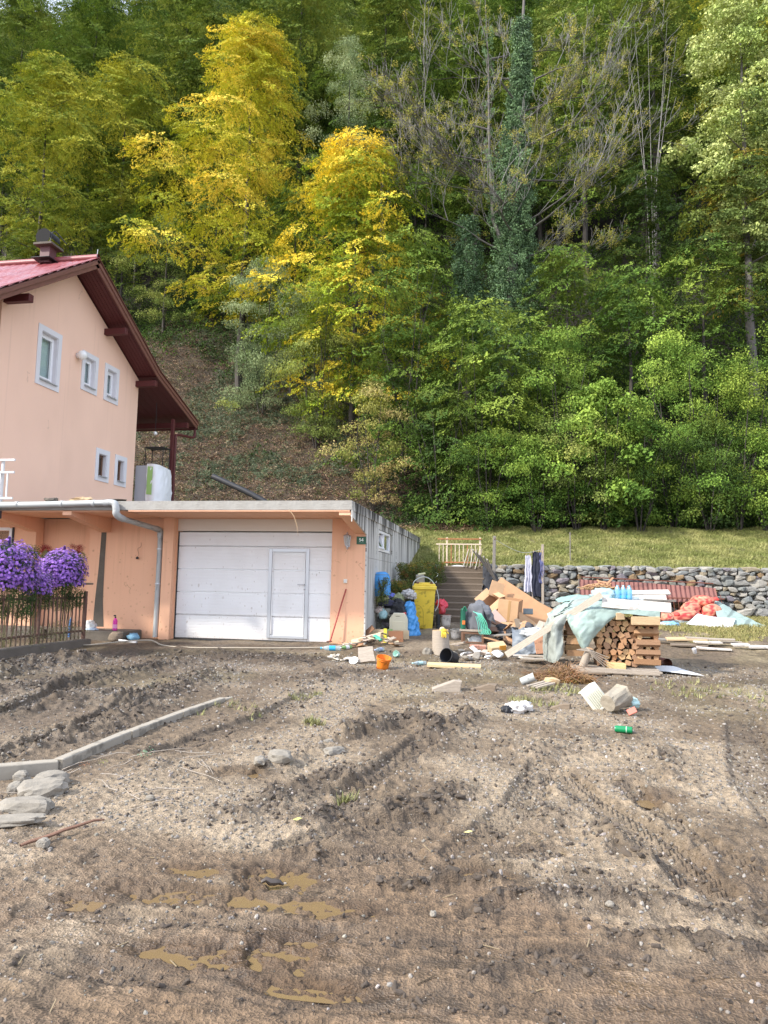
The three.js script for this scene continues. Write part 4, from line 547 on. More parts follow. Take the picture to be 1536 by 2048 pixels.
// crown of many flattened leafy clumps: sprays hang like shingles over the dome of each clump
function crownList(o, r, wx, wz) { // o: y0, y1 (above base), R, pal, cone, k density, sc, flat
  const L = [], pal = PAL[o.pal], H = o.y1 - o.y0, lean = o.lean || [0, 0], flat = o.flat || 0.42, seed = wx * 3.1 + wz, nC = Math.max(9, Math.round((H * o.R * 1.55 + 8) * (o.nl || 1)));
  for (let i = 0; i < nC; i++) {
    const t = Math.pow((i + 0.3 + 0.5 * r()) / nC, o.cone ? 1.1 : 0.92), az = i * 2.39996 + r() * 0.9;
    const prof = o.cone ? Math.pow(1 - t, 0.8) * (0.6 + 0.4 * Math.min(1, t * 4)) * 1.12 + 0.05 : Math.pow(Math.sin(Math.PI * (0.14 + 0.84 * t)), 0.75);
    const rc = Math.min(o.R * 0.5, (0.42 + 0.62 * r()) * (0.42 + o.R * 0.22) * (o.cone ? 1.15 - 0.65 * t : 1)), lob = 0.92 + 0.8 * n2(Math.cos(az) * 1.3 + seed, t * 3.5 + Math.sin(az) * 1.3), rad = Math.max(0, o.R * 1.22 * prof * lob * (0.3 + 0.8 * r()) - rc * 0.45);
    const cx = lean[0] * t + Math.cos(az) * rad, cz = lean[1] * t + Math.sin(az) * rad, cy = o.y0 + rc * flat * 0.3 + (H - rc * flat) * t, back = cz < -o.R * 0.25 ? 0.4 : 1, n = Math.round(17 * rc * rc * o.k * back / ((o.sc || 1) * (o.sc || 1)) + 5), bias = (r() - 0.5) * 0.5;
    for (let j = 0; j < n; j++) {
      const a = r() * 6.2832, u = -0.22 + 1.22 * Math.pow(r(), 0.8), q = Math.sqrt(Math.max(0, 1 - u * u)), d = rc * (0.55 + 0.5 * Math.sqrt(r())), px = cx + Math.cos(a) * q * d, pz = cz + Math.sin(a) * q * d, py = cy + u * d * flat - 0.22 * q * d * flat;
      const e = 0.2 + 0.34 * u + 0.26 * t + 0.18 * Math.min(1, Math.hypot(px, pz) / o.R) + bias + 0.55 * n3s((wx + px) * 0.35, py * 0.4, (wz + pz) * 0.35) + (r() - 0.5) * 0.26 + (o.warm || 0);  // tone by place in crown: painted shade with real autumn colour
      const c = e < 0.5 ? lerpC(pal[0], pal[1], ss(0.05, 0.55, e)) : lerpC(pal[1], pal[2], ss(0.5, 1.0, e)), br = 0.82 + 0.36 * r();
      L.push({ p: V(px, py, pz), q: Q((r() - 0.5) * 0.6, -a + (r() - 0.5) * 1.1, -0.15 - 0.35 * q + (r() - 0.5) * 0.5), s: (o.sc || 1) * (0.5 + 0.5 * r()), c: col(c[0] * br, c[1] * br, c[2] * br) });
    }
  }
  return L;
}
function limbs(o, r, H, rt) { // trunk and boughs
  const G = [];
  if (o.multi) { for (let i = 0; i < 6; i++) { const a = i * 1.05 + r(), q = []; for (let k = 0; k < 4; k++) q.push(V(Math.cos(a) * o.R * 0.5 * k / 3 * (0.5 + r()), -0.4 + (H * 0.8 + 0.4) * k / 3, Math.sin(a) * o.R * 0.5 * k / 3)); G.push(ttube(q, [0.03, 0.025, 0.018, 0.008], 5)); } return mergeGeometries(G); }
  const top = H * 0.86, lean = o.lean || [0, 0], pts = [], rad = []; for (let i = 0; i <= 8; i++) { const t = i / 8; pts.push(V(lean[0] * t + n2(i * 0.6, wob) * 0.12 * H * 0.06, -0.5 + (top + 0.5) * t, lean[1] * t + n2(wob, i * 0.6) * 0.12 * H * 0.06)); rad.push(rt * (1.25 - 1.12 * t)); } wob += 3.3;
  G.push(ttube(pts, rad, 7)); const nb = Math.min(16, Math.round(6 + (o.y1 - o.y0)));
  for (let i = 0; i < nb; i++) { const t = (i + 0.5) / nb, y = o.y0 + (o.y1 - o.y0) * t * 0.92, az = i * 2.4 + r(), L = o.R * (0.75 - 0.4 * t), q = []; for (let k = 0; k < 4; k++) { const s = k / 3; q.push(V(lean[0] * y / H + Math.cos(az) * L * s, y - 0.25 * L + L * (0.35 * s), lean[1] * y / H + Math.sin(az) * L * s)); } const b = rt * 0.28 * (1.1 - 0.6 * t); G.push(ttube(q, [b, b * 0.7, b * 0.45, b * 0.15], 5)); }
  return mergeGeometries(G);
}
let wob = 1;
const trunkPale = mat([0.12, 0.11, 0.1], 0.95, { bumpMap: rep(tNoise, 2, 1), bumpScale: 0.02 });
function tree(kind, label, x, z, yb, yt, R, o, group) { // yb, yt: heights in the world of the crown's foot and tip
  const y = hillY(x, z), t = thing(kind, label, kind.includes('shrub') || kind.includes('bush') ? 'shrub' : 'tree', [x, y, z], 0, group), r = rng(Math.round(x * 91 + z * 37 + yt * 13)); const H = yt - y;
  const p = { y0: Math.max(0.15, yb - y), y1: H, R, k: 1, ...o };
  part('trunk', limbs(p, r, H, o.rt || 0.05 + H * 0.006), o.paleTrunk ? trunkPale : M.trunk, t);
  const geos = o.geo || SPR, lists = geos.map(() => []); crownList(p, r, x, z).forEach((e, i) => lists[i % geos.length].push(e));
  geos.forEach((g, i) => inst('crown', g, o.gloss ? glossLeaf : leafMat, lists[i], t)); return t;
}
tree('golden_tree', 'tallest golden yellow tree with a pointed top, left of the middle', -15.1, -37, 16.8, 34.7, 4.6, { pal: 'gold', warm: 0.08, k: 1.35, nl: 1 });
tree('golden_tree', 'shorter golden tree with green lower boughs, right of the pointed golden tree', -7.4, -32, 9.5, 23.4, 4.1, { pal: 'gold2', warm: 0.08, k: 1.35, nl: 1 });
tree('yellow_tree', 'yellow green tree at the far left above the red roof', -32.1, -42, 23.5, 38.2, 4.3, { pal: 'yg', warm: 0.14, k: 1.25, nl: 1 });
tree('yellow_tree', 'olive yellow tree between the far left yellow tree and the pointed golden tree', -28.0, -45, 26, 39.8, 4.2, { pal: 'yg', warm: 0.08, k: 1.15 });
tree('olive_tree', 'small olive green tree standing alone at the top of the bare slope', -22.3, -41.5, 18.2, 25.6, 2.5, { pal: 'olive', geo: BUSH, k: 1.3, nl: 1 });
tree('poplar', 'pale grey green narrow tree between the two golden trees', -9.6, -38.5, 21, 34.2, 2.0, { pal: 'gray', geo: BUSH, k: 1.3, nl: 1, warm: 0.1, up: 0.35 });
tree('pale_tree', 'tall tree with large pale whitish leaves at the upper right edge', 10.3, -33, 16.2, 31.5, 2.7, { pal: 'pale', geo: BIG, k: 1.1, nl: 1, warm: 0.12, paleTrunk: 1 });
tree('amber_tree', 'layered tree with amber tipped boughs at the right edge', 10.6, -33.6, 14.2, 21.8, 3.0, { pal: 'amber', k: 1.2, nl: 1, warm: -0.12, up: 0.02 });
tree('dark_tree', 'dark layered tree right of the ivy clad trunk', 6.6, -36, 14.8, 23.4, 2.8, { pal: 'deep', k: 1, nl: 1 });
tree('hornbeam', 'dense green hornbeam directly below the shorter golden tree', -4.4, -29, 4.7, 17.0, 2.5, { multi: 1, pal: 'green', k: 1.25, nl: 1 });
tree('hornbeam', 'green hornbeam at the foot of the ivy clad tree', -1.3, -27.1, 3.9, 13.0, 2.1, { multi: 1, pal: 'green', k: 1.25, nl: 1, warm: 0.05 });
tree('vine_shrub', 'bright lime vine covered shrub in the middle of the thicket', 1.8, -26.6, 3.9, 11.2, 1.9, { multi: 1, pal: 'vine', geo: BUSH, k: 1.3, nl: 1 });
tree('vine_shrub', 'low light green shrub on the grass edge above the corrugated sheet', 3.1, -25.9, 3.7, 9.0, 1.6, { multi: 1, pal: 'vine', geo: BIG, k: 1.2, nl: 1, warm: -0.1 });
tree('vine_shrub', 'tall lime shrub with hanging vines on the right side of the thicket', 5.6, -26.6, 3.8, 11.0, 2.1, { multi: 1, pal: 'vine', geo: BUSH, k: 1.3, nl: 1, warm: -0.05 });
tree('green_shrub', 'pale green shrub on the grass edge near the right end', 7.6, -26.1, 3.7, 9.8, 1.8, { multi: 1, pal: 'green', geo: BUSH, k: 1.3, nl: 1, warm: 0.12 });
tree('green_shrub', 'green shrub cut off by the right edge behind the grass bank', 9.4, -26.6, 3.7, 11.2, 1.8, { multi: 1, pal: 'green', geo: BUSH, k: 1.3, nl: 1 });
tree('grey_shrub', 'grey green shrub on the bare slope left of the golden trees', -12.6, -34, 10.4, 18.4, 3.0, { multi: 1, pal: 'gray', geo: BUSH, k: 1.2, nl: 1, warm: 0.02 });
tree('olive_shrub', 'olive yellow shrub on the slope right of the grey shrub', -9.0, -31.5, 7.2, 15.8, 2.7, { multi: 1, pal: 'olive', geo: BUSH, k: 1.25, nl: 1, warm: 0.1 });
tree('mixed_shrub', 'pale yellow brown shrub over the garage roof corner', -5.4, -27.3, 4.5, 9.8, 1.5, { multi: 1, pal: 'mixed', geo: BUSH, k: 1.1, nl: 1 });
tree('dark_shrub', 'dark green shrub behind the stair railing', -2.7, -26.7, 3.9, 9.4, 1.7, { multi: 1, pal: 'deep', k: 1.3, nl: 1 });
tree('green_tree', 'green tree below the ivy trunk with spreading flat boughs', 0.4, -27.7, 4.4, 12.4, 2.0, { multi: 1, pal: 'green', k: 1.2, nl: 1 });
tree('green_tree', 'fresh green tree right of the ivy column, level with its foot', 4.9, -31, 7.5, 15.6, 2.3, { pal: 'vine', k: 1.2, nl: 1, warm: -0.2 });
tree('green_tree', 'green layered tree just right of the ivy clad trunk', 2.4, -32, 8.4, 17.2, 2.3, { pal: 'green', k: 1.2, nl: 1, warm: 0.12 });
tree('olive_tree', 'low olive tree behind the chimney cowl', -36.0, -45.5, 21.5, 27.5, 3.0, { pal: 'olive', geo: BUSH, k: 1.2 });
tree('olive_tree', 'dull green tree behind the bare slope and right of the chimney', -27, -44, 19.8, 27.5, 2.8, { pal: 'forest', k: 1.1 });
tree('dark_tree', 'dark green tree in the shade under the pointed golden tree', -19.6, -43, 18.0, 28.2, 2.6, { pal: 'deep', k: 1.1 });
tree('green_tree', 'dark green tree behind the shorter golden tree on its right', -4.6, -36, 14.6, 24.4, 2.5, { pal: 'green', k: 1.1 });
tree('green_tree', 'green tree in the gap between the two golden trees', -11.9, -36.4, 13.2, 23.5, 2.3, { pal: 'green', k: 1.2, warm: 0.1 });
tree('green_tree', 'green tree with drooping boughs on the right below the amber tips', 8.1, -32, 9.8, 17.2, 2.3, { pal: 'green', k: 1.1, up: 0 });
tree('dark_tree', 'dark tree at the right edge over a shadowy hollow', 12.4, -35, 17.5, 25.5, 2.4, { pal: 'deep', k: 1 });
[['forest', -46, -56, 43, 58, 4.8], ['green', -37, -54, 41, 57, 4.6], ['forest', -27.5, -52.5, 39, 54, 4.2], ['forest', -17, -52, 38, 53.5, 4.2], ['forest', -9.0, -47, 33, 46, 3.5], ['forest', 9.0, -46, 28, 44.5, 3.6], ['green', 4.4, -44, 25, 39, 3.2], ['green', -2.5, -46, 27, 42, 3.4], ['yg', 14, -44, 27, 41, 3.4]].forEach(([pal, x, z, a, b, R], i) => tree('tall_tree',
  ['hazy green tree in the top left corner', 'bright green tall tree at the top edge right of the corner tree', 'dull yellowish tall tree at the top edge above the olive yellow tree', 'tall green tree at the top edge behind the pointed golden tip', 'olive green tall tree at the top edge above the pale narrow tree', 'olive tall tree at the top edge right of the bare branches', 'tall green tree behind the bare branches on their right', 'tall green tree behind the bare branches on their left', 'yellow green tall tree behind the pale leaved tree at the right edge'][i], x, z, a, b, R, { pal, k: 0.9, nl: 1, k: 1.2, sc: 1.2, warm: pal === 'green' ? 0.12 : 0 }));
[['green', -0.9, -25.9, 7.4, 1.7, 'low green shrub tumbling to the lawn behind the railing posts'], ['vine', 0.8, -25.9, 7.0, 1.6, 'low tangled vine shrub on the lawn edge behind the hung clothes'], ['olive', 2.2, -26, 7.9, 1.6, 'low olive shrub on the lawn edge right of the short post'], ['green', 4.3, -25.9, 7.6, 1.8, 'low green shrub on the lawn edge above the middle of the corrugated sheet'], ['deep', 6.6, -26, 7.5, 1.8, 'low dark shrub on the lawn edge above the onion sacks'], ['vine', 8.5, -25.9, 7.0, 1.7, 'low bright vine shrub on the lawn edge at the right end']].forEach(([pal, x, z, yt, R, l]) => tree('thicket_shrub', l, x, z, 3.5, yt, R, { multi: 1, pal, geo: BUSH, k: 1.3, nl: 1.1, warm: -0.05 }));
{ // the dense wood further up the slope
  const r = rng(77), pals = ['forest', 'green', 'deep', 'forest', 'deep', 'olive', 'green'], names = { forest: 'dull green', green: 'mid green', yg: 'yellowing', deep: 'dark green', olive: 'olive', vine: 'fresh green' };
  for (let d = 49; d < 99; d += 6.2) for (let x = -0.86 * d; x < 0.5 * d; x += 6.4) {
    const px = x + (r() - 0.5) * 4, pz = -(d + (r() - 0.5) * 4), y = hillY(px, pz), H = 15 + r() * 9, pal = pals[Math.floor(r() * pals.length)];
    const f = px / -pz, zone = f < -0.62 ? 'above the far left yellow tree' : f < -0.45 ? 'above the olive yellow tree' : f < -0.24 ? 'behind the two golden trees' : f < 0.03 ? 'behind the bare ivy clad tree' : 'above the trees at the right edge', row = d < 60 ? 'lower' : d < 73 ? 'middle' : d < 86 ? 'upper' : 'uppermost';
    tree('forest_tree', names[pal] + ' tree in the ' + row + ' dense wood ' + zone, px, pz, y + H * 0.22, y + H, 3.4 + r() * 1.3, { pal, nl: 0.7, k: 1.5, sc: 1.55, warm: -0.12 + r() * 0.15 }, names[pal] + ' trees of the ' + row + ' wood ' + zone);
  }
}
{ // bare tree wrapped in ivy
  const x = -0.2, z = -33, y = hillY(x, z), t = thing('ivy_tree', 'tall nearly bare tree with its trunk wrapped in dark ivy', 'tree', [x, y, z]), r = rng(313), G = [], tw = [], lv = [], iv = [];
  const axis = [V(0, -0.3, 0), V(-0.05, 3, 0), V(0.1, 6, 0), V(0.25, 9.5, 0), V(0.3, 13.5, 0), V(0.55, 17.5, -0.2), V(0.75, 22, -0.3)];
  G.push(ttube(axis, [0.34, 0.3, 0.27, 0.22, 0.17, 0.11, 0.05], 8)); const second = [V(0.0, 7.5, 0), V(-0.75, 9.6, 0.1), V(-0.95, 13, 0.1), V(-1.0, 17.5, 0.2), V(-1.2, 21.5, 0.1)]; G.push(ttube(second, [0.13, 0.1, 0.07, 0.04, 0.015], 7));
  const br = (p, d, L, rad, dep) => { const pts = [p.clone()], rr = [rad]; const q = p.clone(), dd = d.clone(); for (let i = 0; i < 5; i++) { dd.x += (r() - 0.5) * 0.5; dd.y += (r() - 0.45) * 0.4; dd.z += (r() - 0.5) * 0.4; dd.normalize(); q.addScaledVector(dd, L / 5); pts.push(q.clone()); rr.push(rad * (1 - (i + 1) / 5.6)); if (dep < 3) for (let k = 0; k < (dep < 2 ? 2 : 2); k++) if (r() < 0.66 && i > 0) br(q, dd.clone().add(V((r() - 0.5) * 1.6, (r() - 0.35) * 1.0, (r() - 0.5) * 1.6)).normalize(), L * (0.42 + r() * 0.22), rad * 0.42, dep + 1); if (dep >= 1 && r() < (p.x > 0.6 ? 0.07 : 0.04)) lv.push(q.clone().add(V((r() - 0.5) * 0.4, (r() - 0.5) * 0.4, (r() - 0.5) * 0.4))); } (dep === 0 ? G : tw).push(ttube(pts, rr.map((v) => Math.max(0.008, v)), dep < 1 ? 5 : 3)); };
  const C = new THREE.CatmullRomCurve3(axis), C2 = new THREE.CatmullRomCurve3(second);
  for (let i = 0; i < 24; i++) { const s = 0.4 + 0.55 * (i / 30), p = (i % 3 === 2 ? C2 : C).getPoint(i % 3 === 2 ? (i / 30) : s), az = i * 2.4 + r(); const ex = Math.cos(az); br(p, V(ex * 1.15, 0.12 + r() * 0.45, Math.sin(az) * 0.6).normalize(), 2.8 + r() * 2.6 - 1.0 * (i / 30), 0.06, 0); }
  br(C.getPoint(0.47), V(1, 0.12, 0.1).normalize(), 4.5, 0.07, 0); br(C.getPoint(0.55), V(-1, 0.05, 0.1).normalize(), 4.2, 0.05, 0);
  part('trunk', mergeGeometries(G), trunkPale, t); const tws = part('twigs', mergeGeometries(tw), M.twig, t); tws.userData.kind = 'stuff'; tws.userData.label = 'grey leafless twigs';
  for (let i = 0; i < 2300; i++) { const s = Math.pow(r(), 0.85), p = C.getPoint(0.06 + s * 0.86), a = r() * 6.28, w = (0.95 + 0.4 * n2(p.y * 0.55, 5) + 0.5 * n2(p.y * 0.9 + Math.cos(a) * 0.9, 9 + Math.sin(a) * 0.9)) * mix(1.2, 0.22, s) + 0.04, q = Math.sqrt(r()) * w * 1.25; const c = lerpC(PAL.ivy[0], q > w * 0.8 ? PAL.ivy[2] : PAL.ivy[1], r()); iv.push({ p: V(p.x + Math.cos(a) * q, p.y + (r() - 0.5) * 0.5, p.z + Math.sin(a) * q), q: Q(r() * 3, r() * 6, r() * 3), s: 0.42 + r() * 0.5, c: col(...c) }); }
  for (let i = 0; i < 150; i++) { const p = C2.getPoint(r() * 0.9), a = r() * 6.28; iv.push({ p: V(p.x + Math.cos(a) * 0.2, p.y, p.z + Math.sin(a) * 0.2), q: Q(r() * 3, r() * 6, r() * 3), s: 0.25 + r() * 0.3, c: col(...lerpC(PAL.ivy[1], PAL.ivy[2], r())) }); }
  inst('ivy', IVY[0], glossLeaf, iv, t, 'dark green ivy');
  inst('sparse_leaves', BUSH[0], leafMat, lv.map((p) => ({ p, q: Q(r() * 3, r() * 6, r() * 3), s: V(0.55, 0.55, 0.55).multiplyScalar(0.6 + r() * 0.6), c: col(...lerpC([0.2, 0.24, 0.05], [0.5, 0.44, 0.1], r())) })), t, 'last yellow leaves');
  const t2 = thing('ivy_stump', 'dark ivy column left of the tall ivy clad tree', 'tree', [-2.15, hillY(-2.15, -33), -33]), l2 = []; part('trunk', ttube([V(0, -0.3, 0), V(0.05, 4, 0), V(-0.1, 9.5, 0)], [0.22, 0.16, 0.05], 7), M.trunk, t2);
  for (let i = 0; i < 520; i++) { const h = 2.5 + r() * 7.4, a = r() * 6.28, q = Math.sqrt(r()) * (0.72 + 0.25 * n2(h, 3)) * (h > 9 ? 0.6 : 1); l2.push({ p: V(Math.cos(a) * q, h, Math.sin(a) * q), q: Q(r() * 3, r() * 6, r() * 3), s: 0.45 + r() * 0.5, c: col(...lerpC(PAL.ivy[0], PAL.ivy[1], r())) }); } inst('ivy', IVY[1], glossLeaf, l2, t2);
}
{ // thin leafless grey saplings near the top right
  for (let k = 0; k < 1; k++) { const r = rng(500 + k), x = 7.6 + k * 0.75, z = -40 - k * 0.8, G = []; for (let i = 0; i < 6; i++) { const a = r() * 6.28; G.push(ttube([V(0, -0.3, 0), V(Math.cos(a) * 0.3, 9, Math.sin(a) * 0.3), V(Math.cos(a) * (0.8 + r()), 17 + r() * 3, Math.sin(a) * 0.8)], [0.035, 0.022, 0.006], 4)); } const t = thing('bare_sapling', ['clump of thin grey bare stems left of the pale leaved tree', 'middle clump of thin grey bare stems left of the pale leaved tree', 'clump of thin grey bare stems next to the pale leaved tree'][k], 'tree', [x, hillY(x, z), z]); part('stems', mergeGeometries(G), mat([0.2, 0.19, 0.18], 0.9), t).userData.kind = 'stuff'; }
}
{ // undergrowth, ivy patches, leaf litter, roots on the cut bank
  const r = rng(41), ug = [], iv = [], lt = [], gb = [];
  for (let i = 0; i < 7000; i++) { const d = 26.6 + Math.pow(r(), 1.3) * 26, x = mix(-0.75 * d, 0.46 * d, r()); const bare = ss(-3.2, -5.5, x + n2(d * 0.3, 4) * 2) * ss(41, 37, d); if (r() < bare * 0.995) continue; const y = hillY(x, -d), c = lerpC(PAL.deep[0], r() < 0.15 ? PAL.green[1] : PAL.deep[1], r()); ug.push({ p: V(x, y + r() * (x > -4 ? 1.2 : 0.6), -d), q: Q((r() - 0.5) * 0.8, r() * 6, (r() - 0.5) * 0.8), s: 0.8 + r() * 0.9, c: col(...c) }); }
  for (let i = 0; i < 24000; i++) { const d = 26.2 + r() * 17, x = mix(-0.62 * d - 2, -3, r()), m = n2(x * 0.35 + 4, d * 0.35) + 0.5 * n2(x * 1.1, d * 1.1) + 0.9 * ss(31, 34, d) * ss(-20, -15, x) + 0.1; if (m < 0.12 + r() * 0.25) continue; const y = hillY(x, -d); const c = lerpC([0.05, 0.08, 0.04], [0.19, 0.24, 0.13], r()); iv.push({ p: V(x, y + 0.06, -d), q: Q(r() * 3, r() * 6, r() * 3), s: V(0.5, 0.22, 0.5).multiplyScalar(0.6 + r() * 0.7), c: col(...c) }); }
  for (let i = 0; i < 26000; i++) { const d = 25.6 + r() * 17.5, x = mix(-0.66 * d, -1.5, r()); const y = hillY(x, -d), t = r(), c = t < 0.4 ? [0.2, 0.12, 0.075] : t < 0.62 ? [0.42, 0.3, 0.19] : t < 0.8 ? [0.05, 0.036, 0.026] : [0.15, 0.165, 0.06]; const k = 0.6 + 0.7 * r(); lt.push({ p: V(x, y + 0.03, -d), q: Q((r() - 0.5) * 1.4, r() * 6, (r() - 0.5) * 1.4), s: V(0.5 + r(), 0.5, 0.5 + r()).multiplyScalar(0.62), c: col(c[0] * k, c[1] * k, c[2] * k) }); }
  tag(inst('undergrowth', BUSH[1], leafMat, ug, scene), 'tangled undergrowth covering the slope under the trees', null); tag(inst('ivy_ground_cover', IVY[1], glossLeaf, iv, scene), 'grey green ivy creeping over the bare slope', null);
  const litter = leafSpray({ seed: 7, n: 16, bush: 1, len: 1, wid: 1, thick: 0.18, leafL: 0.12, leafW: 0.08 }); tag(inst('leaf_litter', litter, leafMat, lt, scene), 'fallen brown leaves covering the bare slope', null);
  // grass: bank above the wall, and the strip of lawn by the onion sacks
  const bl = []; { const q = rng(8), P = []; for (let i = 0; i < 9; i++) { const a = q() * 6.28, h = 0.06 + q() * 0.08, w = 0.006 + q() * 0.004, x = (q() - 0.5) * 0.1, z = (q() - 0.5) * 0.1, lx = Math.cos(a) * h * 0.7, lz = Math.sin(a) * h * 0.7; P.push(x - w * Math.sin(a), 0, z + w * Math.cos(a), x + w * Math.sin(a), 0, z - w * Math.cos(a), x + lx, h, z + lz); } const g = new THREE.BufferGeometry(); g.setAttribute('position', new THREE.Float32BufferAttribute(P, 3)); g.computeVertexNormals(); bl.push(g); }
  const gl = [], g2 = []; const gm = mat([1, 1, 1], 0.9);
  for (let i = 0; i < 52000; i++) { const x = mix(-4.5, 13, r()), d = 20.7 + r() * 6.2, t = n2(x * 1.1, d * 1.1) * 0.5 + 0.5 * r(), c = lerpC([0.2, 0.225, 0.06], [0.5, 0.46, 0.19], Math.max(0, t)); gl.push({ p: V(x, hillY(x, -d), -d), q: Q(0, r() * 6, 0), s: 0.4 + r() * 0.45, c: col(...c) }); }
  for (let i = 0; i < 15000; i++) { const x = mix(1.9, 9.5, r()), z = -mix(15.6, 20.7, r()); if (r() > ss(0.3, -0.25, n2(x * 0.8, z * 0.8) - (-z - 16.4) * 0.45) + 0.04) continue; if (x < 2.8 && -z < 16.2) continue; const c = lerpC([0.16, 0.17, 0.05], [0.4, 0.34, 0.14], r()); g2.push({ p: V(x, gh(x, z) - 0.005, z), q: Q(0, r() * 6, 0), s: 0.38 + r() * 0.4, c: col(...c) }); }
  for (const [cx, cz, n, rad] of [[-2.0, -7.2, 26, 0.1], [-1.1, -4.85, 14, 0.05], [0.6, -9.9, 60, 0.4], [2.4, -10.4, 50, 0.6], [-3.0, -7.6, 14, 0.4], [3.4, -9.6, 70, 0.9], [0.2, -9.0, 40, 0.3], [-2.5, -8.6, 24, 0.2]]) for (let i = 0; i < n; i++) { const a = r() * 6.28, q = Math.sqrt(r()) * rad, x = cx + Math.cos(a) * q, z = cz + Math.sin(a) * q; g2.push({ p: V(x, gh(x, z) - 0.005, z), q: Q(0, r() * 6, 0), s: 0.35 + r() * 0.4, c: col(...lerpC([0.17, 0.18, 0.06], [0.32, 0.3, 0.14], r())) }); }
  tag(inst('bank_grass', bl[0], gm, gl, scene), 'short yellow green grass on the bank above the wall', null); tag(inst('yard_grass', bl[0], gm, g2, scene), 'thin trampled grass on the yard', null);
  solo('drain_hose', 'black corrugated pipe sloping down the bank behind the garage roof', 'pipe', tube([[-11.2, 5.6, -25.2], [-9.6, 4.9, -25.0], [-8.4, 4.25, -24.9]], 0.11, 20, 10), M.black);
}
// ---------------------------------------------------------------- stone wall, stairs, side yard
function block(seed, det = 2) { // squarish field stone, unit half size, flat facets
  let g = new THREE.IcosahedronGeometry(1, det); g.deleteAttribute('uv'); g.deleteAttribute('normal'); g = mergeVertices(g, 1e-4); const p = g.attributes.position, r = rng(seed), cut = [...Array(7)].map(() => [V(r() - 0.5, r() - 0.5, (r() - 0.5) * 0.8).normalize(), 0.62 + r() * 0.36]);
  for (let i = 0; i < p.count; i++) { const v = V(p.getX(i), p.getY(i), p.getZ(i)); v.set(Math.sign(v.x) * Math.pow(Math.abs(v.x), 0.38), Math.sign(v.y) * Math.pow(Math.abs(v.y), 0.4), Math.sign(v.z) * Math.pow(Math.abs(v.z), 0.4)); for (const [n, d] of cut) { const e = v.dot(n) - d * 1.1; if (e > 0) v.addScaledVector(n, -e * 0.98); } const f = 1 + 0.1 * n3s(v.x * 2 + seed, v.y * 2, v.z * 2); p.setXYZ(i, v.x * f, v.y * f, v.z * f); }
  g = g.toNonIndexed(); g.computeVertexNormals(); return uvm(g, 0.3);
}
const BLK = [...Array(12)].map((_, i) => block(i * 13 + 5));
const STM = [[0.4, 0.4, 0.39], [0.29, 0.31, 0.31], [0.48, 0.46, 0.42], [0.33, 0.34, 0.3], [0.44, 0.38, 0.28], [0.36, 0.39, 0.4], [0.54, 0.52, 0.48], [0.4, 0.28, 0.16], [0.31, 0.28, 0.32]].map((c) => mat(c.map((v) => v * 0.72), 0.92, { map: rep(tConc, 1.5), bumpMap: rep(tNoise, 3), bumpScale: 0.015 }));
{
  const w = thing('stone_wall', 'rough field stone retaining wall below the grass bank', 'wall', [0, 0, 0]), r = rng(61), z = -20.66;
  part('wall_core', bx(14.6, 2.1, 0.5, 6.45, 1.1, -20.95, 0.02), mat([0.19, 0.175, 0.15], 1, { bumpMap: rep(tNoise, 3), bumpScale: 0.03 }), w);
  let y = 0.78; while (y < 2.16) { const h = Math.min(0.1 + r() * 0.12, 2.24 - y); let x = -0.85; while (x < 9.6) { const L = h * (1.15 + r() * 1.6), e = n2(x * 0.8, y * 2) * 0.05, m = r() < 0.1 ? 1.22 : 1;
    const s = part('stone', BLK[Math.floor(r() * 12)], STM[Math.floor(Math.pow(r(), 1.3) * 9)], w, [x + L / 2, y + h / 2 + e + (r() - 0.5) * 0.03, z + (r() - 0.5) * 0.06], [(r() - 0.5) * 0.2, (r() - 0.5) * 0.3, (r() - 0.5) * 0.22]); s.scale.set(L * 0.56 * m, h * 0.6 * m, 0.12 + r() * 0.05); x += L * 0.97; } y += h * 0.94; }
  for (let x = -0.8; x < 9.6;) { const L = 0.3 + r() * 0.4, s = part('cap_stone', BLK[Math.floor(r() * 12)], STM[Math.floor(r() * 6)], w, [x + L / 2, 2.2 + (r() - 0.5) * 0.03, z - 0.06], [(r() - 0.5) * 0.1, (r() - 0.5) * 0.3, (r() - 0.5) * 0.1]); s.scale.set(L * 0.52, 0.06 + r() * 0.02, 0.2); x += L; }
}
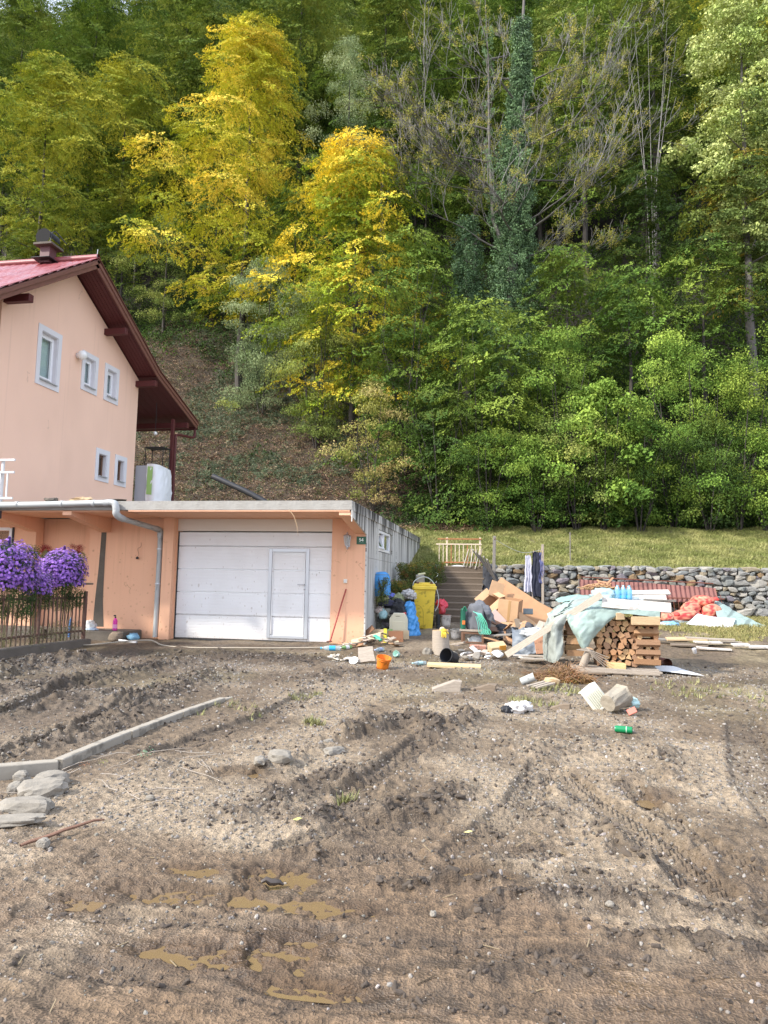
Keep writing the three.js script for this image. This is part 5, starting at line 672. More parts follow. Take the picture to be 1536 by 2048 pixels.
{ // stairs up to the bank, side wall, rusty railing
  const t = thing('stairs', 'dark weathered plank faced steps up to the grass bank', 'stairs', [0, 0, 0]); const n = 9, y0 = 0.72, y1 = 2.19;
  for (let i = 0; i < n; i++) { const y = y0 + ((y1 - y0) * (i + 1)) / n, z = -17.9 - i * 0.3; part('tread', bx(1.32, 0.05, 0.34, -1.48 + i * 0.006, y - 0.025, z - 0.14, 0.012), mat([0.2, 0.16, 0.125], 0.9, { map: M.mudWood.map, bumpMap: M.mudWood.map, bumpScale: 0.006 }), t); part('riser', bx(1.26, 0.13, 0.04, -1.48 + i * 0.006, y - 0.115, z + 0.005, 0.006), mat([0.14, 0.11, 0.085], 0.9, { map: M.mudWood.map, bumpMap: M.mudWood.map, bumpScale: 0.006 }), t); }
  part('landing', bx(1.5, 0.14, 0.9, -1.45, 2.12, -20.9, 0.02), M.concDark, t); part('stair_core', wallX([[17.95, 0.3], [17.95, 0.75], [20.4, 2.02], [20.4, 0.3]], -0.9, 1.2), M.concDark, t);
  const w = thing('stair_side_wall', 'crumbling stone cheek wall left of the steps', 'wall', [0, 0, 0]), r = rng(71);
  for (let i = 0; i < 46; i++) { const s = i / 46, z = -17.3 - s * 3.2, top = 1.5 + s * 0.75, y = 0.75 + r() * (top - 0.75), q = part('stone', BLK[Math.floor(r() * 12)], STM[Math.floor(r() * 4) + (r() < 0.3 ? 0 : 1)], w, [-2.28 + (r() - 0.5) * 0.16, y, z], [r(), r() * 6, r()]); q.scale.set(0.13 + r() * 0.09, 0.08 + r() * 0.05, 0.13 + r() * 0.05); }
  part('wall_core', wallX([[17.3, 0.3], [17.3, 1.3], [20.6, 2.15], [20.6, 0.3]], -2.2, 0.25), M.concDark, w);
  const rr = thing('railing', 'rust streaked white metal railing at the top of the steps', 'railing', [-1.52, 2.2, -20.5]); const rm = mat([0.66, 0.56, 0.44], 0.6, { map: rep(tDirt, 1.5) }), rd = mat([0.42, 0.16, 0.07], 0.7, { map: rep(tDirt, 2) });
  part('top_rail', bx(1.25, 0.03, 0.03, 0, 0.77, 0, 0.004), rd, rr); part('mid_rail', bx(1.3, 0.035, 0.03, -0.02, 0.62, 0, 0.004), rm, rr); part('bottom_rail', bx(1.05, 0.035, 0.03, 0.1, 0.1, 0, 0.004), rd, rr);
  for (let i = 0; i < 10; i++) part('baluster', bx(0.022, 0.52, 0.022, -0.58 + i * 0.115, 0.36, 0.002, 0.003), i % 4 === 3 ? rd : rm, rr); for (const x of [-0.36, 0.58]) part('post', bx(0.045, 0.84, 0.045, x, 0.4, -0.03, 0.005), rm, rr);
  for (let i = 0; i < 6; i++) solo('white_board', ['first short white board leaning on the stair railing', 'second short white board leaning on the stair railing', 'third short grey white board leaning on the stair railing', 'fourth short board leaning on the stair railing', 'narrow white board leaning on the railing post', 'outermost short board leaning by the railing post'][i], 'board', board(0.52, 0.07, 0.02, 30 + i), i % 2 ? M.oldWood : M.whiteWood, [-1.32 + i * 0.08, 2.42 - (i === 4 ? 0.05 : 0), -20.28], [Math.PI / 2 * 0, 0, 1.28 + (i % 3) * 0.06]);
  for (let i = 0; i < 5; i++) solo('long_board', ['uppermost', 'second', 'third', 'fourth', 'lowest'][i] + ' long grey board slanting down right of the steps', 'board', board(1.5, 0.1, 0.03, 40 + i), M.grayWood, [-0.72 + i * 0.07, 2.12 - i * 0.09, -19.9 + i * 0.16], [0.5, 0.35, -1.0 - i * 0.05]);
  const bs = part('black_sheet', patch([[[-0.85, 2.35, -20.2], [-0.6, 2.2, -20.1], [-0.45, 1.9, -20.0]], [[-0.82, 1.7, -19.6], [-0.6, 1.65, -19.5], [-0.35, 1.6, -19.6]], [[-0.82, 0.85, -18.7], [-0.55, 0.9, -18.6], [-0.3, 1.0, -18.8]]], 20, 24, 0.04, 3), M.black, scene); tag(bs, 'black sheet filling the void under the slanting boards right of the steps', 'sheet');  // black sheet put in to fill the void under the boards
}
{ // washing line
  const p1 = thing('washing_line_post', 'taller grey wooden post near the steps', 'post', [-0.55, 0.9, -20.0]), p2 = thing('washing_line_post', 'shorter grey wooden post holding the hung clothes', 'post', [0.8, 0.95, -20.45]);
  part('shaft', bx(0.085, 2.15, 0.085, 0, 1.05, 0, 0.012), M.grayWood, p1, [0, 0, 0], [0, 0, -0.015]); part('hook', tube([[0.03, 2.02, 0.04], [0.05, 2.06, 0.07], [0.09, 2.02, 0.07]], 0.006, 8, 5), M.rust, p1);
  part('shaft', bx(0.07, 1.9, 0.07, 0, 0.93, 0, 0.01), M.oldWood, p2); part('brace', bx(0.05, 0.7, 0.05, -0.28, 0.3, 0, 0.008), M.oldWood, p2);
  const cl = (name, label, cat, x, w, top, bot, m, seed) => { const g = []; for (let j = 0; j < 6; j++) { const s = j / 5, row = []; for (let i = 0; i < 7; i++) { const u = i / 6 - 0.5; row.push([x + u * w * (0.75 + 0.35 * s) + n2(seed, s * 3) * 0.05, top + (bot - top) * s + n2(u * 4 + seed, s) * 0.05, -20.42 + Math.sin(u * 16 + seed) * 0.018 * (0.5 + s)]); } g.push(row); } const t = thing(name, label, cat, [0, 0, 0]); part('cloth_body', patch(g, 30, 40, 0.015, 6, seed), m, t); part('peg', bx(0.015, 0.08, 0.02, x - w * 0.25, top + 0.02, -20.42, 0.003), M.wood, t); part('peg', bx(0.015, 0.08, 0.02, x + w * 0.25, top + 0.02, -20.42, 0.003), M.wood, t); };
  cl('grey_trousers', 'light grey lavender trousers hung left of the navy ones', 'trousers', 0.4, 0.2, 2.52, 1.5, mat([0.45, 0.45, 0.54], 0.9), 1); cl('navy_trousers', 'long navy trousers hanging by the short post', 'trousers', 0.62, 0.28, 2.62, 1.38, mat([0.014, 0.017, 0.035], 0.85), 4); cl('navy_shirt', 'narrow blue and white shirt behind the short post', 'shirt', 0.77, 0.12, 2.6, 1.75, mat([0.1, 0.11, 0.24], 0.9), 7);
  const ln = thing('clothes_line', 'thin wire strung between the two grey posts', 'wire', [0, 0, 0]); part('wire', tube([[-0.55, 2.95, -20.0], [0.2, 2.6, -20.3], [0.8, 2.68, -20.43]], 0.005, 30, 4), M.alu, ln);
  solo('thin_stake', 'thin grey stake standing on the bank behind the wall', 'stake', bx(0.03, 0.9, 0.03, 0, 0.3, 0, 0.004), M.grayWood, [1.62, 2.5, -21.4]);
}
{ // corrugated red sheet leaning over a low rusty fence, with junk behind
  const t = thing('corrugated_sheet', 'long faded red corrugated roofing sheet leaning against the stone wall', 'roofing sheet', [3.52, 1.63, -20.2]); const nx = 220, pos = [], idx = []; for (let j = 0; j <= 6; j++) for (let i = 0; i <= nx; i++) { const u = i / nx, x = (u - 0.5) * 3.5, h = mix(0.5, 0.42, u), v = j / 6 - 0.5, c = Math.cos((x / 0.118) * Math.PI * 2); pos.push(x, -v * h - u * 0.13 + 0.02 * n2(x, v), v * 0.25 + 0.02 * Math.sign(c) * Math.pow(Math.abs(c), 0.6) + 0.012 * n2(x * 2, v * 3)); }
  for (let j = 0; j < 6; j++) for (let i = 0; i < nx; i++) { const a = j * (nx + 1) + i, b = a + nx + 1; idx.push(a, b, a + 1, b, b + 1, a + 1); } const g = new THREE.BufferGeometry(); g.setAttribute('position', new THREE.Float32BufferAttribute(pos, 3)); g.setIndex(idx); g.computeVertexNormals(); uvm(g); part('sheet_body', g, mat([0.21, 0.085, 0.075], 0.7, { map: rep(tDirt, 0.7), bumpMap: rep(tNoise, 1), bumpScale: 0.004 }), t); part('edge_batten', bx(3.4, 0.03, 0.03, 0, 0.25, -0.14, 0.004), M.rust, t, [0, 0, 0], [0, 0, -0.035]); part('side_batten', bx(0.03, 0.9, 0.03, -1.76, -0.2, -0.1, 0.004), M.grayWood, t);
  const f = thing('iron_fence_panel', 'rusty iron bar panel lying under the red corrugated sheet', 'fence', [4.3, 0.86, -20.0]); part('top_bar', bx(2.2, 0.03, 0.03, 0, 0.56, 0, 0.003), M.rust, f); part('bottom_bar', bx(2.2, 0.03, 0.03, 0, 0.02, 0.06, 0.003), M.rust, f); for (let i = 0; i < 19; i++) part('bar', bx(0.014, 0.58, 0.014, -1.06 + i * 0.118, 0.29, 0.03, 0.002), M.rust, f, [0, 0, 0], [-0.1, 0, 0.08]);
  const r = rng(5); for (let i = 0; i < 7; i++) solo('rubble_stone', 'dark stone in the shade behind the rusty iron bars', 'stone', BLK[i], STM[i % 6], [3.5 + i * 0.26, 0.98, -20.3], [r(), r() * 6, r()], 'stones behind the iron bars').scale.set(0.14, 0.11, 0.1);
}
{ // onion sacks on a turquoise sheet
  const on = (seed) => { let g = new THREE.IcosahedronGeometry(1, 5); g.deleteAttribute('uv'); g.deleteAttribute('normal'); g = mergeVertices(g, 1e-4); const p = g.attributes.position, cl = [], r = rng(seed), C = [...Array(320)].map(() => { const v = V(r() - 0.5, r() - 0.5, r() - 0.5).normalize(); return [v, r()]; });
    for (let i = 0; i < p.count; i++) { const v = V(p.getX(i), p.getY(i), p.getZ(i)); let b = 9, c = 0; for (const [q, k] of C) { const d = v.distanceToSquared(q); if (d < b) { b = d; c = k; } } const e = Math.max(0, 1 - b / 0.02), f = 0.94 + 0.09 * Math.sqrt(e) + 0.1 * n3s(v.x * 1.5 + seed, v.y * 1.5, v.z * 1.5); p.setXYZ(i, v.x * f, Math.max(-0.75, v.y) * f, v.z * f); const k = Math.min(1, e * 1.6) * (0.45 + 0.55 * c); cl.push(mix(0.44, 0.74, k), mix(0.04, 0.36, k), mix(0.045, 0.22, k)); }
    g.setAttribute('color', new THREE.Float32BufferAttribute(cl, 3)); g.computeVertexNormals(); return g; };
  const sm = mat([0.85, 0.8, 0.8], 0.75, { vertexColors: true }); const O = [on(1), on(2), on(3)];
  [['onion_sack', 'red net sack of onions at the front left of the heap', 4.18, 0.98, -19.0, 0.36, 0.17, 0.22, 0.15], ['onion_sack', 'red net sack in the middle of the onion heap', 4.42, 1.16, -19.3, 0.4, 0.18, 0.24, 0.25], ['onion_sack', 'red net sack on the very top of the onion heap', 4.72, 1.36, -19.45, 0.36, 0.15, 0.22, 0.05], ['onion_sack', 'red net sack hanging at the right of the onion heap above the white board', 4.86, 1.08, -19.15, 0.25, 0.22, 0.2, -0.1], ['onion_sack', 'red net sack under the top one in the onion heap', 4.65, 1.2, -19.6, 0.4, 0.2, 0.25, 0.0], ['onion_sack', 'lone small red net sack just behind the firewood', 3.6, 0.98, -18.6, 0.36, 0.13, 0.2, -0.12]].forEach(([n, l, x, y, z, a, b, c, rz], i) => { const t = thing(n, l, 'sack', [x, y, z]); const s = part('net_sack', O[i % 3], sm, t, [0, 0, 0], [0, i, rz]); s.scale.set(a, b, c); part('tied_end', lump(0.07, 0.06, 0.06, i + 2, 2), mat([0.62, 0.06, 0.05], 0.7), t, [a * 0.9, 0.02, 0]); });
  const t = thing('turquoise_sheet', 'turquoise plastic sheet spread under and behind the onion sacks', 'tarpaulin', [0, 0, 0]); part('sheet_cover', patch([[[4.9, 1.4, -19.7], [5.12, 1.36, -19.6], [5.3, 1.25, -19.5]], [[4.9, 1.15, -19.0], [5.35, 1.05, -18.9], [5.6, 0.98, -18.9]], [[4.85, 0.82, -18.5], [5.5, 0.78, -18.4], [6.1, 0.72, -18.4]]], 28, 20, 0.04, 3), M.tarp, t); part('sheet_skirt', patch([[[3.75, 0.9, -18.9], [4.3, 0.86, -18.7], [5.0, 0.82, -18.5], [5.95, 0.74, -18.4]], [[3.72, 0.76, -18.4], [4.3, 0.72, -18.1], [5.0, 0.7, -18.0], [6.1, 0.69, -17.95]]], 40, 8, 0.03, 5), M.tarp, t);
  solo('white_sheet_board', 'white board lying across the front of the turquoise sheet', 'board', patch([[[4.45, 1.06, -18.8], [4.75, 1.0, -18.7], [5.25, 0.97, -18.6]], [[4.05, 0.82, -18.25], [4.5, 0.78, -18.2], [5.05, 0.76, -18.15]]], 12, 8, 0.008, 3), M.white);
  const b = thing('blue_bag', 'small crumpled blue and white bag beside the lone onion sack', 'plastic bag', [3.7, 0.72, -18.3]); part('bag_film', lump(0.2, 0.11, 0.14, 4, 4, 0.3), mat([0.22, 0.45, 0.66], 0.45), b); part('white_patch', lump(0.16, 0.09, 0.12, 8, 4, 0.3), mat([0.6, 0.68, 0.68], 0.45), b, [-0.2, -0.01, 0.02]);
}
{ // between garage and steps: planting, rubble, bags
  const bed = struct('flower_bed_soil', rock(0.5, 0.75, 2.3, 3, 3, 0.2, false).translate(-2.55, 0.78, -18.6), M.concDark, 'raised bed of dark soil beside the concrete wall');
  const r = rng(15), F = [], fl = [[0.42, 0.3, 0.03], [0.4, 0.05, 0.04], [0.4, 0.2, 0.03]]; const mk = (name, label, x, z, yb, H, R, n, warm) => { const t = thing(name, label, 'plant', [x, yb, z]), L = [], D = []; const st = []; for (let i = 0; i < 10; i++) { const a = r() * 6.28; st.push(ttube([V(0, 0, 0), V(Math.cos(a) * R * 0.3, H * 0.5, Math.sin(a) * R * 0.3), V(Math.cos(a) * R * 0.7, H * (0.7 + 0.3 * r()), Math.sin(a) * R * 0.7)], [0.012, 0.008, 0.004], 4)); } part('stems', mergeGeometries(st), M.trunk, t).userData.kind = 'stuff';
    for (let i = 0; i < n; i++) { const a = r() * 6.28, q = Math.sqrt(r()) * R, y = H * Math.pow(r(), 0.7); const c = lerpC([0.05, 0.08, 0.02], [0.17, 0.19, 0.05], r()); L.push({ p: V(Math.cos(a) * q, y, Math.sin(a) * q), q: Q(r() * 3, r() * 6, r() * 3), s: 0.2 + r() * 0.2, c: col(...c) }); if (r() < warm) { const f = fl[Math.floor(r() * 3)]; D.push({ p: V(Math.cos(a) * q, y + 0.05, Math.sin(a) * q + 0.04), q: Q(r() * 3, r() * 6, 0), s: 0.1 + r() * 0.08, c: col(...f) }); } }
    inst('foliage', BUSH[0], leafMat, L, t); inst('flowers', BUSH[1], leafMat, D, t); };
  mk('flowering_shrub', 'bushy plant with yellow flowers against the concrete side wall', -2.45, -17.9, 1.35, 0.75, 0.42, 260, 0.35); mk('flowering_shrub', 'low plant with red and orange flowers next to the blue tub', -2.62, -16.6, 1.2, 0.45, 0.25, 120, 0.5); mk('flowering_shrub', 'yellowing plant at the end of the concrete wall by the steps', -2.3, -19.4, 1.6, 0.62, 0.45, 200, 0.3);
  const r2 = rng(27); for (let i = 0; i < 26; i++) { const s = solo('loose_stone', 'grey field stone in the low dry stone pile at the concrete wall corner', 'stone', BLK[i % 12], STM[[1, 3, 5, 8][i % 4]], [-2.93 + (i % 9) * 0.095 + r2() * 0.04, 0.58 + Math.floor(i / 9) * 0.14 + r2() * 0.04, -15.75 + r2() * 0.12], [r2() * 0.4, r2() * 6, r2() * 0.4], 'stones of the low dry stone pile'); s.scale.set(0.08 + r2() * 0.05, 0.06 + r2() * 0.03, 0.08); }
  solo('green_stone', 'large greenish stone block under the black bag', 'stone', BLK[4], STM[3], [-2.7, 1.0, -15.5], [0, 0.4, 0.1]).scale.set(0.12, 0.12, 0.1);
  const tub = thing('blue_tub', 'blue ribbed plastic tub standing upright against the concrete wall', 'tub', [-2.83, 1.38, -15.55]); part('tub_shell', lathe([[0.17, 0], [0.19, 0.12], [0.185, 0.14], [0.2, 0.25], [0.195, 0.27], [0.19, 0.4], [0.15, 0.48], [0.1, 0.52], [0.001, 0.53]], 28), M.bluePlastic, tub, [0, 0, 0], [0, 0, 0.08]); part('rim', new THREE.TorusGeometry(0.16, 0.012, 8, 28).rotateX(Math.PI / 2), mat([0.1, 0.25, 0.45], 0.5), tub, [-0.03, 0.46, 0]);
  mk('weed', 'green leafy weed growing in front of the blue tub', -2.8, -15.3, 1.25, 0.55, 0.12, 26, 0);
  const bag = (n, l, c, x, y, z, sx, sy, sz, seed, m, f = 0.35) => { const t = thing(n, l, c, [x, y, z], seed); part('bag_body', lump(sx, sy, sz, seed, 5, f, 2.4), m, t); part('bag_neck', lump(sx * 0.35, sy * 0.35, sz * 0.35, seed + 5, 3, 0.4), m, t, [sx * 0.1, sy * 1.25, 0]); return t; };
  bag('yellow_bag', 'pale yellow crumpled bag on the stone pile', 'plastic bag', -2.83, 1.18, -15.6, 0.17, 0.14, 0.13, 2, mat([0.55, 0.52, 0.3], 0.6)); bag('violet_bag', 'small bright violet blue bag behind the yellow one', 'plastic bag', -2.66, 1.32, -15.85, 0.09, 0.07, 0.09, 3, mat([0.14, 0.16, 0.55], 0.5)); bag('green_bag', 'olive green bag in front of the silver sheet', 'plastic bag', -2.5, 1.26, -15.8, 0.13, 0.11, 0.12, 4, mat([0.25, 0.27, 0.14], 0.6)); bag('silver_sheet', 'crumpled silver grey sheet on top of the heap', 'sheet', -2.3, 1.33, -15.95, 0.22, 0.12, 0.15, 5, mat([0.5, 0.48, 0.46], 0.4), 0.5);
  bag('black_bag', 'large black plastic bag draped over the stones', 'plastic bag', -2.5, 0.98, -15.55, 0.26, 0.2, 0.16, 6, M.black, 0.45); bag('dark_coat', 'dark coat lying over the yellow bag', 'coat', -2.72, 1.17, -15.5, 0.2, 0.08, 0.12, 7, mat([0.03, 0.03, 0.055], 0.9), 0.4); bag('cloth_bundle', 'pale pinkish bundle low on the stone pile', 'cloth', -2.86, 1.02, -15.45, 0.11, 0.08, 0.1, 8, mat([0.55, 0.46, 0.42], 0.85), 0.4); bag('teal_bottle_bag', 'clear teal bag of bottles beside the green stone', 'plastic bag', -2.78, 0.9, -15.4, 0.09, 0.12, 0.08, 9, mat([0.3, 0.48, 0.5], 0.3), 0.3);
  const bb = thing('blue_sack', 'tall slumped bright blue plastic sack behind the canister', 'sack', [-2.19, 0.52, -15.5]); part('sack_body', patch([[[-0.1, 0.74, 0.02], [0.0, 0.78, 0.07], [0.05, 0.72, 0.0], [0, 0.74, -0.08], [-0.1, 0.74, 0.02]], [[-0.14, 0.52, 0.02], [0.0, 0.55, 0.12], [0.1, 0.52, 0.0], [0, 0.52, -0.12], [-0.14, 0.52, 0.02]], [[-0.17, 0.3, 0.02], [0.0, 0.3, 0.16], [0.15, 0.3, 0.02], [0, 0.3, -0.14], [-0.17, 0.3, 0.02]], [[-0.2, 0.0, 0.0], [0.0, 0.0, 0.18], [0.22, 0.0, 0.04], [0, 0.0, -0.16], [-0.2, 0.0, 0]]], 48, 48, 0.05, 7, 3), M.bluePlastic, bb);
  solo('brown_board', 'brown board lying behind the bags on the raised bed', 'board', board(0.75, 0.16, 0.04, 9), M.brownWood, [-2.25, 1.5, -16.6], [0.3, 0.05, 0]);
  solo('cinder_block', 'upright grey cinder block at the edge of the raised bed', 'block', bx(0.2, 0.3, 0.18, 0, 0, 0, 0.02), M.conc, [-2.2, 1.73, -17.1], [0.1, 0.2, 0.05]); solo('yellow_scrap', 'pale yellow scrap on the cinder block', 'scrap', bx(0.18, 0.04, 0.12, 0, 0, 0, 0.01), mat([0.62, 0.6, 0.36], 0.7), [-2.17, 1.9, -17.1], [0, 0.2, 0.15]);
  // canister
  const cn = thing('plastic_canister', 'translucent cream plastic canister with red cap', 'canister', [-2.42, 0.5, -15.3], 0.12), cm = new THREE.MeshPhysicalMaterial({ color: col(0.86, 0.8, 0.6), roughness: 0.4, transmission: 0.3, thickness: 0, side: THREE.DoubleSide }); const s = holes(poly([[-0.17, 0.0], [0.17, 0.0], [0.18, 0.03], [0.18, 0.36], [0.15, 0.44], [0.11, 0.49], [-0.1, 0.49], [-0.18, 0.38], [-0.18, 0.03]]), [[-0.08, 0.04, 0.415, 0.455]]); const cg = new THREE.ExtrudeGeometry(s, { depth: 0.2, bevelEnabled: true, bevelSize: 0.018, bevelThickness: 0.018, bevelSegments: 2 }); cg.translate(0, 0.018, -0.1); part('canister_body', cg, cm, cn); part('handle_gap', bx(0.13, 0.045, 0.2, -0.02, 0.452, 0, 0.01), M.dark, cn); part('cap', lathe([[0.001, 0], [0.035, 0], [0.035, 0.045], [0.03, 0.05], [0.001, 0.05]], 18), mat([0.55, 0.08, 0.08], 0.45), cn, [0.125, 0.49, 0]); part('side_panel', bx(0.26, 0.3, 0.012, 0, 0.2, 0.122, 0.006), cm, cn);
  // banana carton: low walls with holes, printed end
  const ct = thing('fruit_carton', 'open fruit carton with yellow band and round hand holes', 'carton', [-2.62, 0.42, -14.75], -0.18); const pale = mat([0.66, 0.52, 0.34], 0.8, { map: rep(tCard, 1.5) }), gr = mat([0.14, 0.24, 0.09], 0.7), yl = mat([0.72, 0.66, 0.06], 0.6); const front = new THREE.ExtrudeGeometry((() => { const q = poly([[-0.36, 0], [0.1, 0], [0.1, 0.3], [-0.36, 0.26]]); for (const [x, y] of [[-0.24, 0.12], [-0.1, 0.17]]) { const h = new THREE.Path(); h.absarc(x, y, 0.022, 0, Math.PI * 2); q.holes.push(h); } return q; })(), { depth: 0.008, bevelEnabled: false }); part('side_panel', uvm(front), pale, ct, [0, 0, 0.16]); part('yellow_band', bx(0.07, 0.31, 0.012, 0.07, 0.155, 0.168, 0.002), yl, ct); part('green_band', bx(0.1, 0.3, 0.01, 0.15, 0.15, 0.16, 0.002), gr, ct, [0, 0, 0], [0, 0.1, 0]); part('end_panel', bx(0.34, 0.27, 0.01, 0.34, 0.13, 0.17, 0.002), mat([0.2, 0.09, 0.045], 0.75), ct, [0, 0, 0], [0, -0.12, 0.02]); part('green_corner', bx(0.1, 0.1, 0.012, 0.25, 0.22, 0.178, 0.002), gr, ct); part('print_patch', bx(0.05, 0.04, 0.004, 0.36, 0.2, 0.23, 0.001), M.white, ct, [0, 0, 0], [0, 0.0, -0.5]); part('back_panel', bx(0.85, 0.26, 0.008, 0.05, 0.14, -0.16, 0.002), pale, ct); part('left_flap', bx(0.01, 0.24, 0.3, -0.4, 0.14, 0, 0.002), M.card, ct, [0, 0, 0], [0, 0, 0.2]); part('bottom', bx(0.85, 0.008, 0.3, 0.05, 0.01, 0, 0.002), M.card, ct);
  solo('pink_block', 'small pale pink block beside the salmon pier', 'block', bx(0.13, 0.1, 0.1, 0, 0, 0, 0.01), mat([0.6, 0.4, 0.35], 0.9), [-2.88, 0.6, -14.75], [0, 0.2, 0.05]);
}
{ // yellow wheelie bin with a looped cable on its lid
  const t = thing('wheelie_bin', 'bright yellow wheelie bin in front of the dark steps', 'bin', [-2.05, 0.62, -16.75], 0.12), ym = mat([0.84, 0.63, 0.06], 0.42, { map: rep(tDirt, 1.3) });
  const ring = (y, w, d) => [[-w, y, d], [w, y, d], [w, y, -d], [-w, y, -d]]; const A = ring(0.03, 0.19, 0.22), B = ring(0.95, 0.255, 0.3), pos = [], idx = []; for (let i = 0; i < 4; i++) { const j = (i + 1) % 4, b = pos.length / 3; for (let k = 0; k <= 10; k++) { const s = k / 10; pos.push(...A[i].map((v, q) => mix(v, B[i][q], s)), ...A[j].map((v, q) => mix(v, B[j][q], s))); } for (let k = 0; k < 10; k++) idx.push(b + 2 * k, b + 2 * k + 1, b + 2 * k + 2, b + 2 * k + 1, b + 2 * k + 3, b + 2 * k + 2); } let g = new THREE.BufferGeometry(); g.setAttribute('position', new THREE.Float32BufferAttribute(pos, 3)); g.setIndex(idx); g.computeVertexNormals(); uvm(g); part('bin_body', g, ym, t); part('bin_floor', bx(0.38, 0.03, 0.44, 0, 0.03, 0, 0.01), ym, t);
  part('rim', bx(0.56, 0.1, 0.66, 0, 0.95, 0, 0.025), ym, t); part('lid', bx(0.5, 0.05, 0.62, 0, 1.02, 0.0, 0.02), ym, t); part('lid_ridge', bx(0.4, 0.035, 0.45, 0, 1.055, 0.02, 0.015), ym, t); for (const x of [-0.16, 0.16]) part('grip', bx(0.07, 0.035, 0.05, x, 1.06, 0.28, 0.012), M.rust, t); for (const x of [-0.22, 0.22]) part('wheel', new THREE.CylinderGeometry(0.1, 0.1, 0.05, 20).rotateZ(Math.PI / 2), M.black, t, [x, 0.1, -0.28]);
  part('scuff_line', tube([[-0.2, 0.56, 0.268], [-0.1, 0.53, 0.265], [-0.03, 0.42, 0.255], [-0.02, 0.2, 0.235], [-0.02, 0.04, 0.225]], 0.004, 24, 4), mat([0.3, 0.2, 0.03], 0.7), t); part('scuff_line', tube([[0.24, 0.56, 0.268], [0.15, 0.53, 0.265], [0.1, 0.45, 0.258]], 0.003, 12, 4), mat([0.4, 0.28, 0.03], 0.7), t);
  const c = thing('looped_cable', 'grey cable bent in a loop over the yellow bin lid', 'cable', [-2.05, 1.66, -16.75]); part('cable_body', tube([[-0.26, -0.1, 0.2], [-0.22, 0.06, 0.15], [-0.05, 0.16, 0.05], [0.12, 0.12, 0.05], [0.26, -0.04, 0.1], [0.34, -0.3, 0.12], [0.33, -0.5, 0.12], [0.27, -0.62, 0.15]], 0.011, 60, 8), mat([0.42, 0.46, 0.47], 0.5), c);
  const rb = thing('red_bag', 'red plastic bag on the rim behind the yellow bin', 'plastic bag', [-1.66, 1.12, -16.95], 1); part('bag_body', lump(0.14, 0.12, 0.12, 12, 4, 0.35), mat([0.62, 0.045, 0.075], 0.45), rb); part('bag_tail', lump(0.08, 0.14, 0.07, 5, 3, 0.3), mat([0.5, 0.05, 0.07], 0.45), rb, [-0.06, -0.14, 0.06]);
  const bucket = (n, l, x, y, z, R, H, m, tilt = [0, 0, 0], fill) => { const q = thing(n, l, 'bucket', [x, y, z]); const b = part('bucket_shell', lathe([[0.001, 0], [R * 0.8, 0], [R * 0.84, H * 0.3], [R * 0.97, H * 0.96], [R * 1.05, H * 0.96], [R * 1.05, H], [R * 0.95, H], [R * 0.78, 0.02], [0.001, 0.02]], 28), m, q, [0, 0, 0], tilt); part('rim_band', lathe([[R * 0.93, H * 0.82], [R * 1.03, H * 0.82], [R * 1.03, H * 0.87], [R * 0.94, H * 0.87]], 28), m, q, [0, 0, 0], tilt); if (fill) part('rubble_fill', rock(R * 0.85, R * 0.4, R * 0.85, 5, 2, 0.6), fill, q, [0, H * 0.92, 0]); return q; };
  bucket('white_bucket', 'grubby white bucket at the foot of the steps', -1.56, 0.66, -16.85, 0.13, 0.28, mat([0.62, 0.6, 0.57], 0.5, { map: rep(tDirt, 1.6) }), [0, 0, 0], M.rust);
  bucket('rubble_bucket', 'small white bucket heaped with rubble beside the stool', -1.17, 0.53, -14.9, 0.11, 0.2, mat([0.64, 0.62, 0.6], 0.55, { map: rep(tDirt, 1.6) }), [0, 0, 0], M.rockPale);
  bucket('orange_bucket', 'small bright orange bucket tilted in the mud', -2.06, 0.28, -11.4, 0.115, 0.2, mat([0.78, 0.22, 0.02], 0.45, { map: rep(tDirt, 1.6) }), [0.25, 0, -0.2]);
  bucket('black_pot', 'black flower pot lying on its side behind the fresh plank', -0.98, 0.4, -12.25, 0.12, 0.26, M.black, [1.25, 0, 0.5]);
  const old = thing('work_boot', 'dark boot standing beside the yellow bin', 'boot', [-1.72, 0.62, -16.7], 0.3); part('shaft', lathe([[0.05, 0.08], [0.055, 0.2], [0.06, 0.34]], 16), M.black, old); part('foot', lump(0.07, 0.06, 0.13, 3, 3, 0.05), M.black, old, [0, 0, 0.06]); part('sole', bx(0.11, 0.025, 0.28, 0, 0.0, 0.06, 0.01), M.dark, old);
}
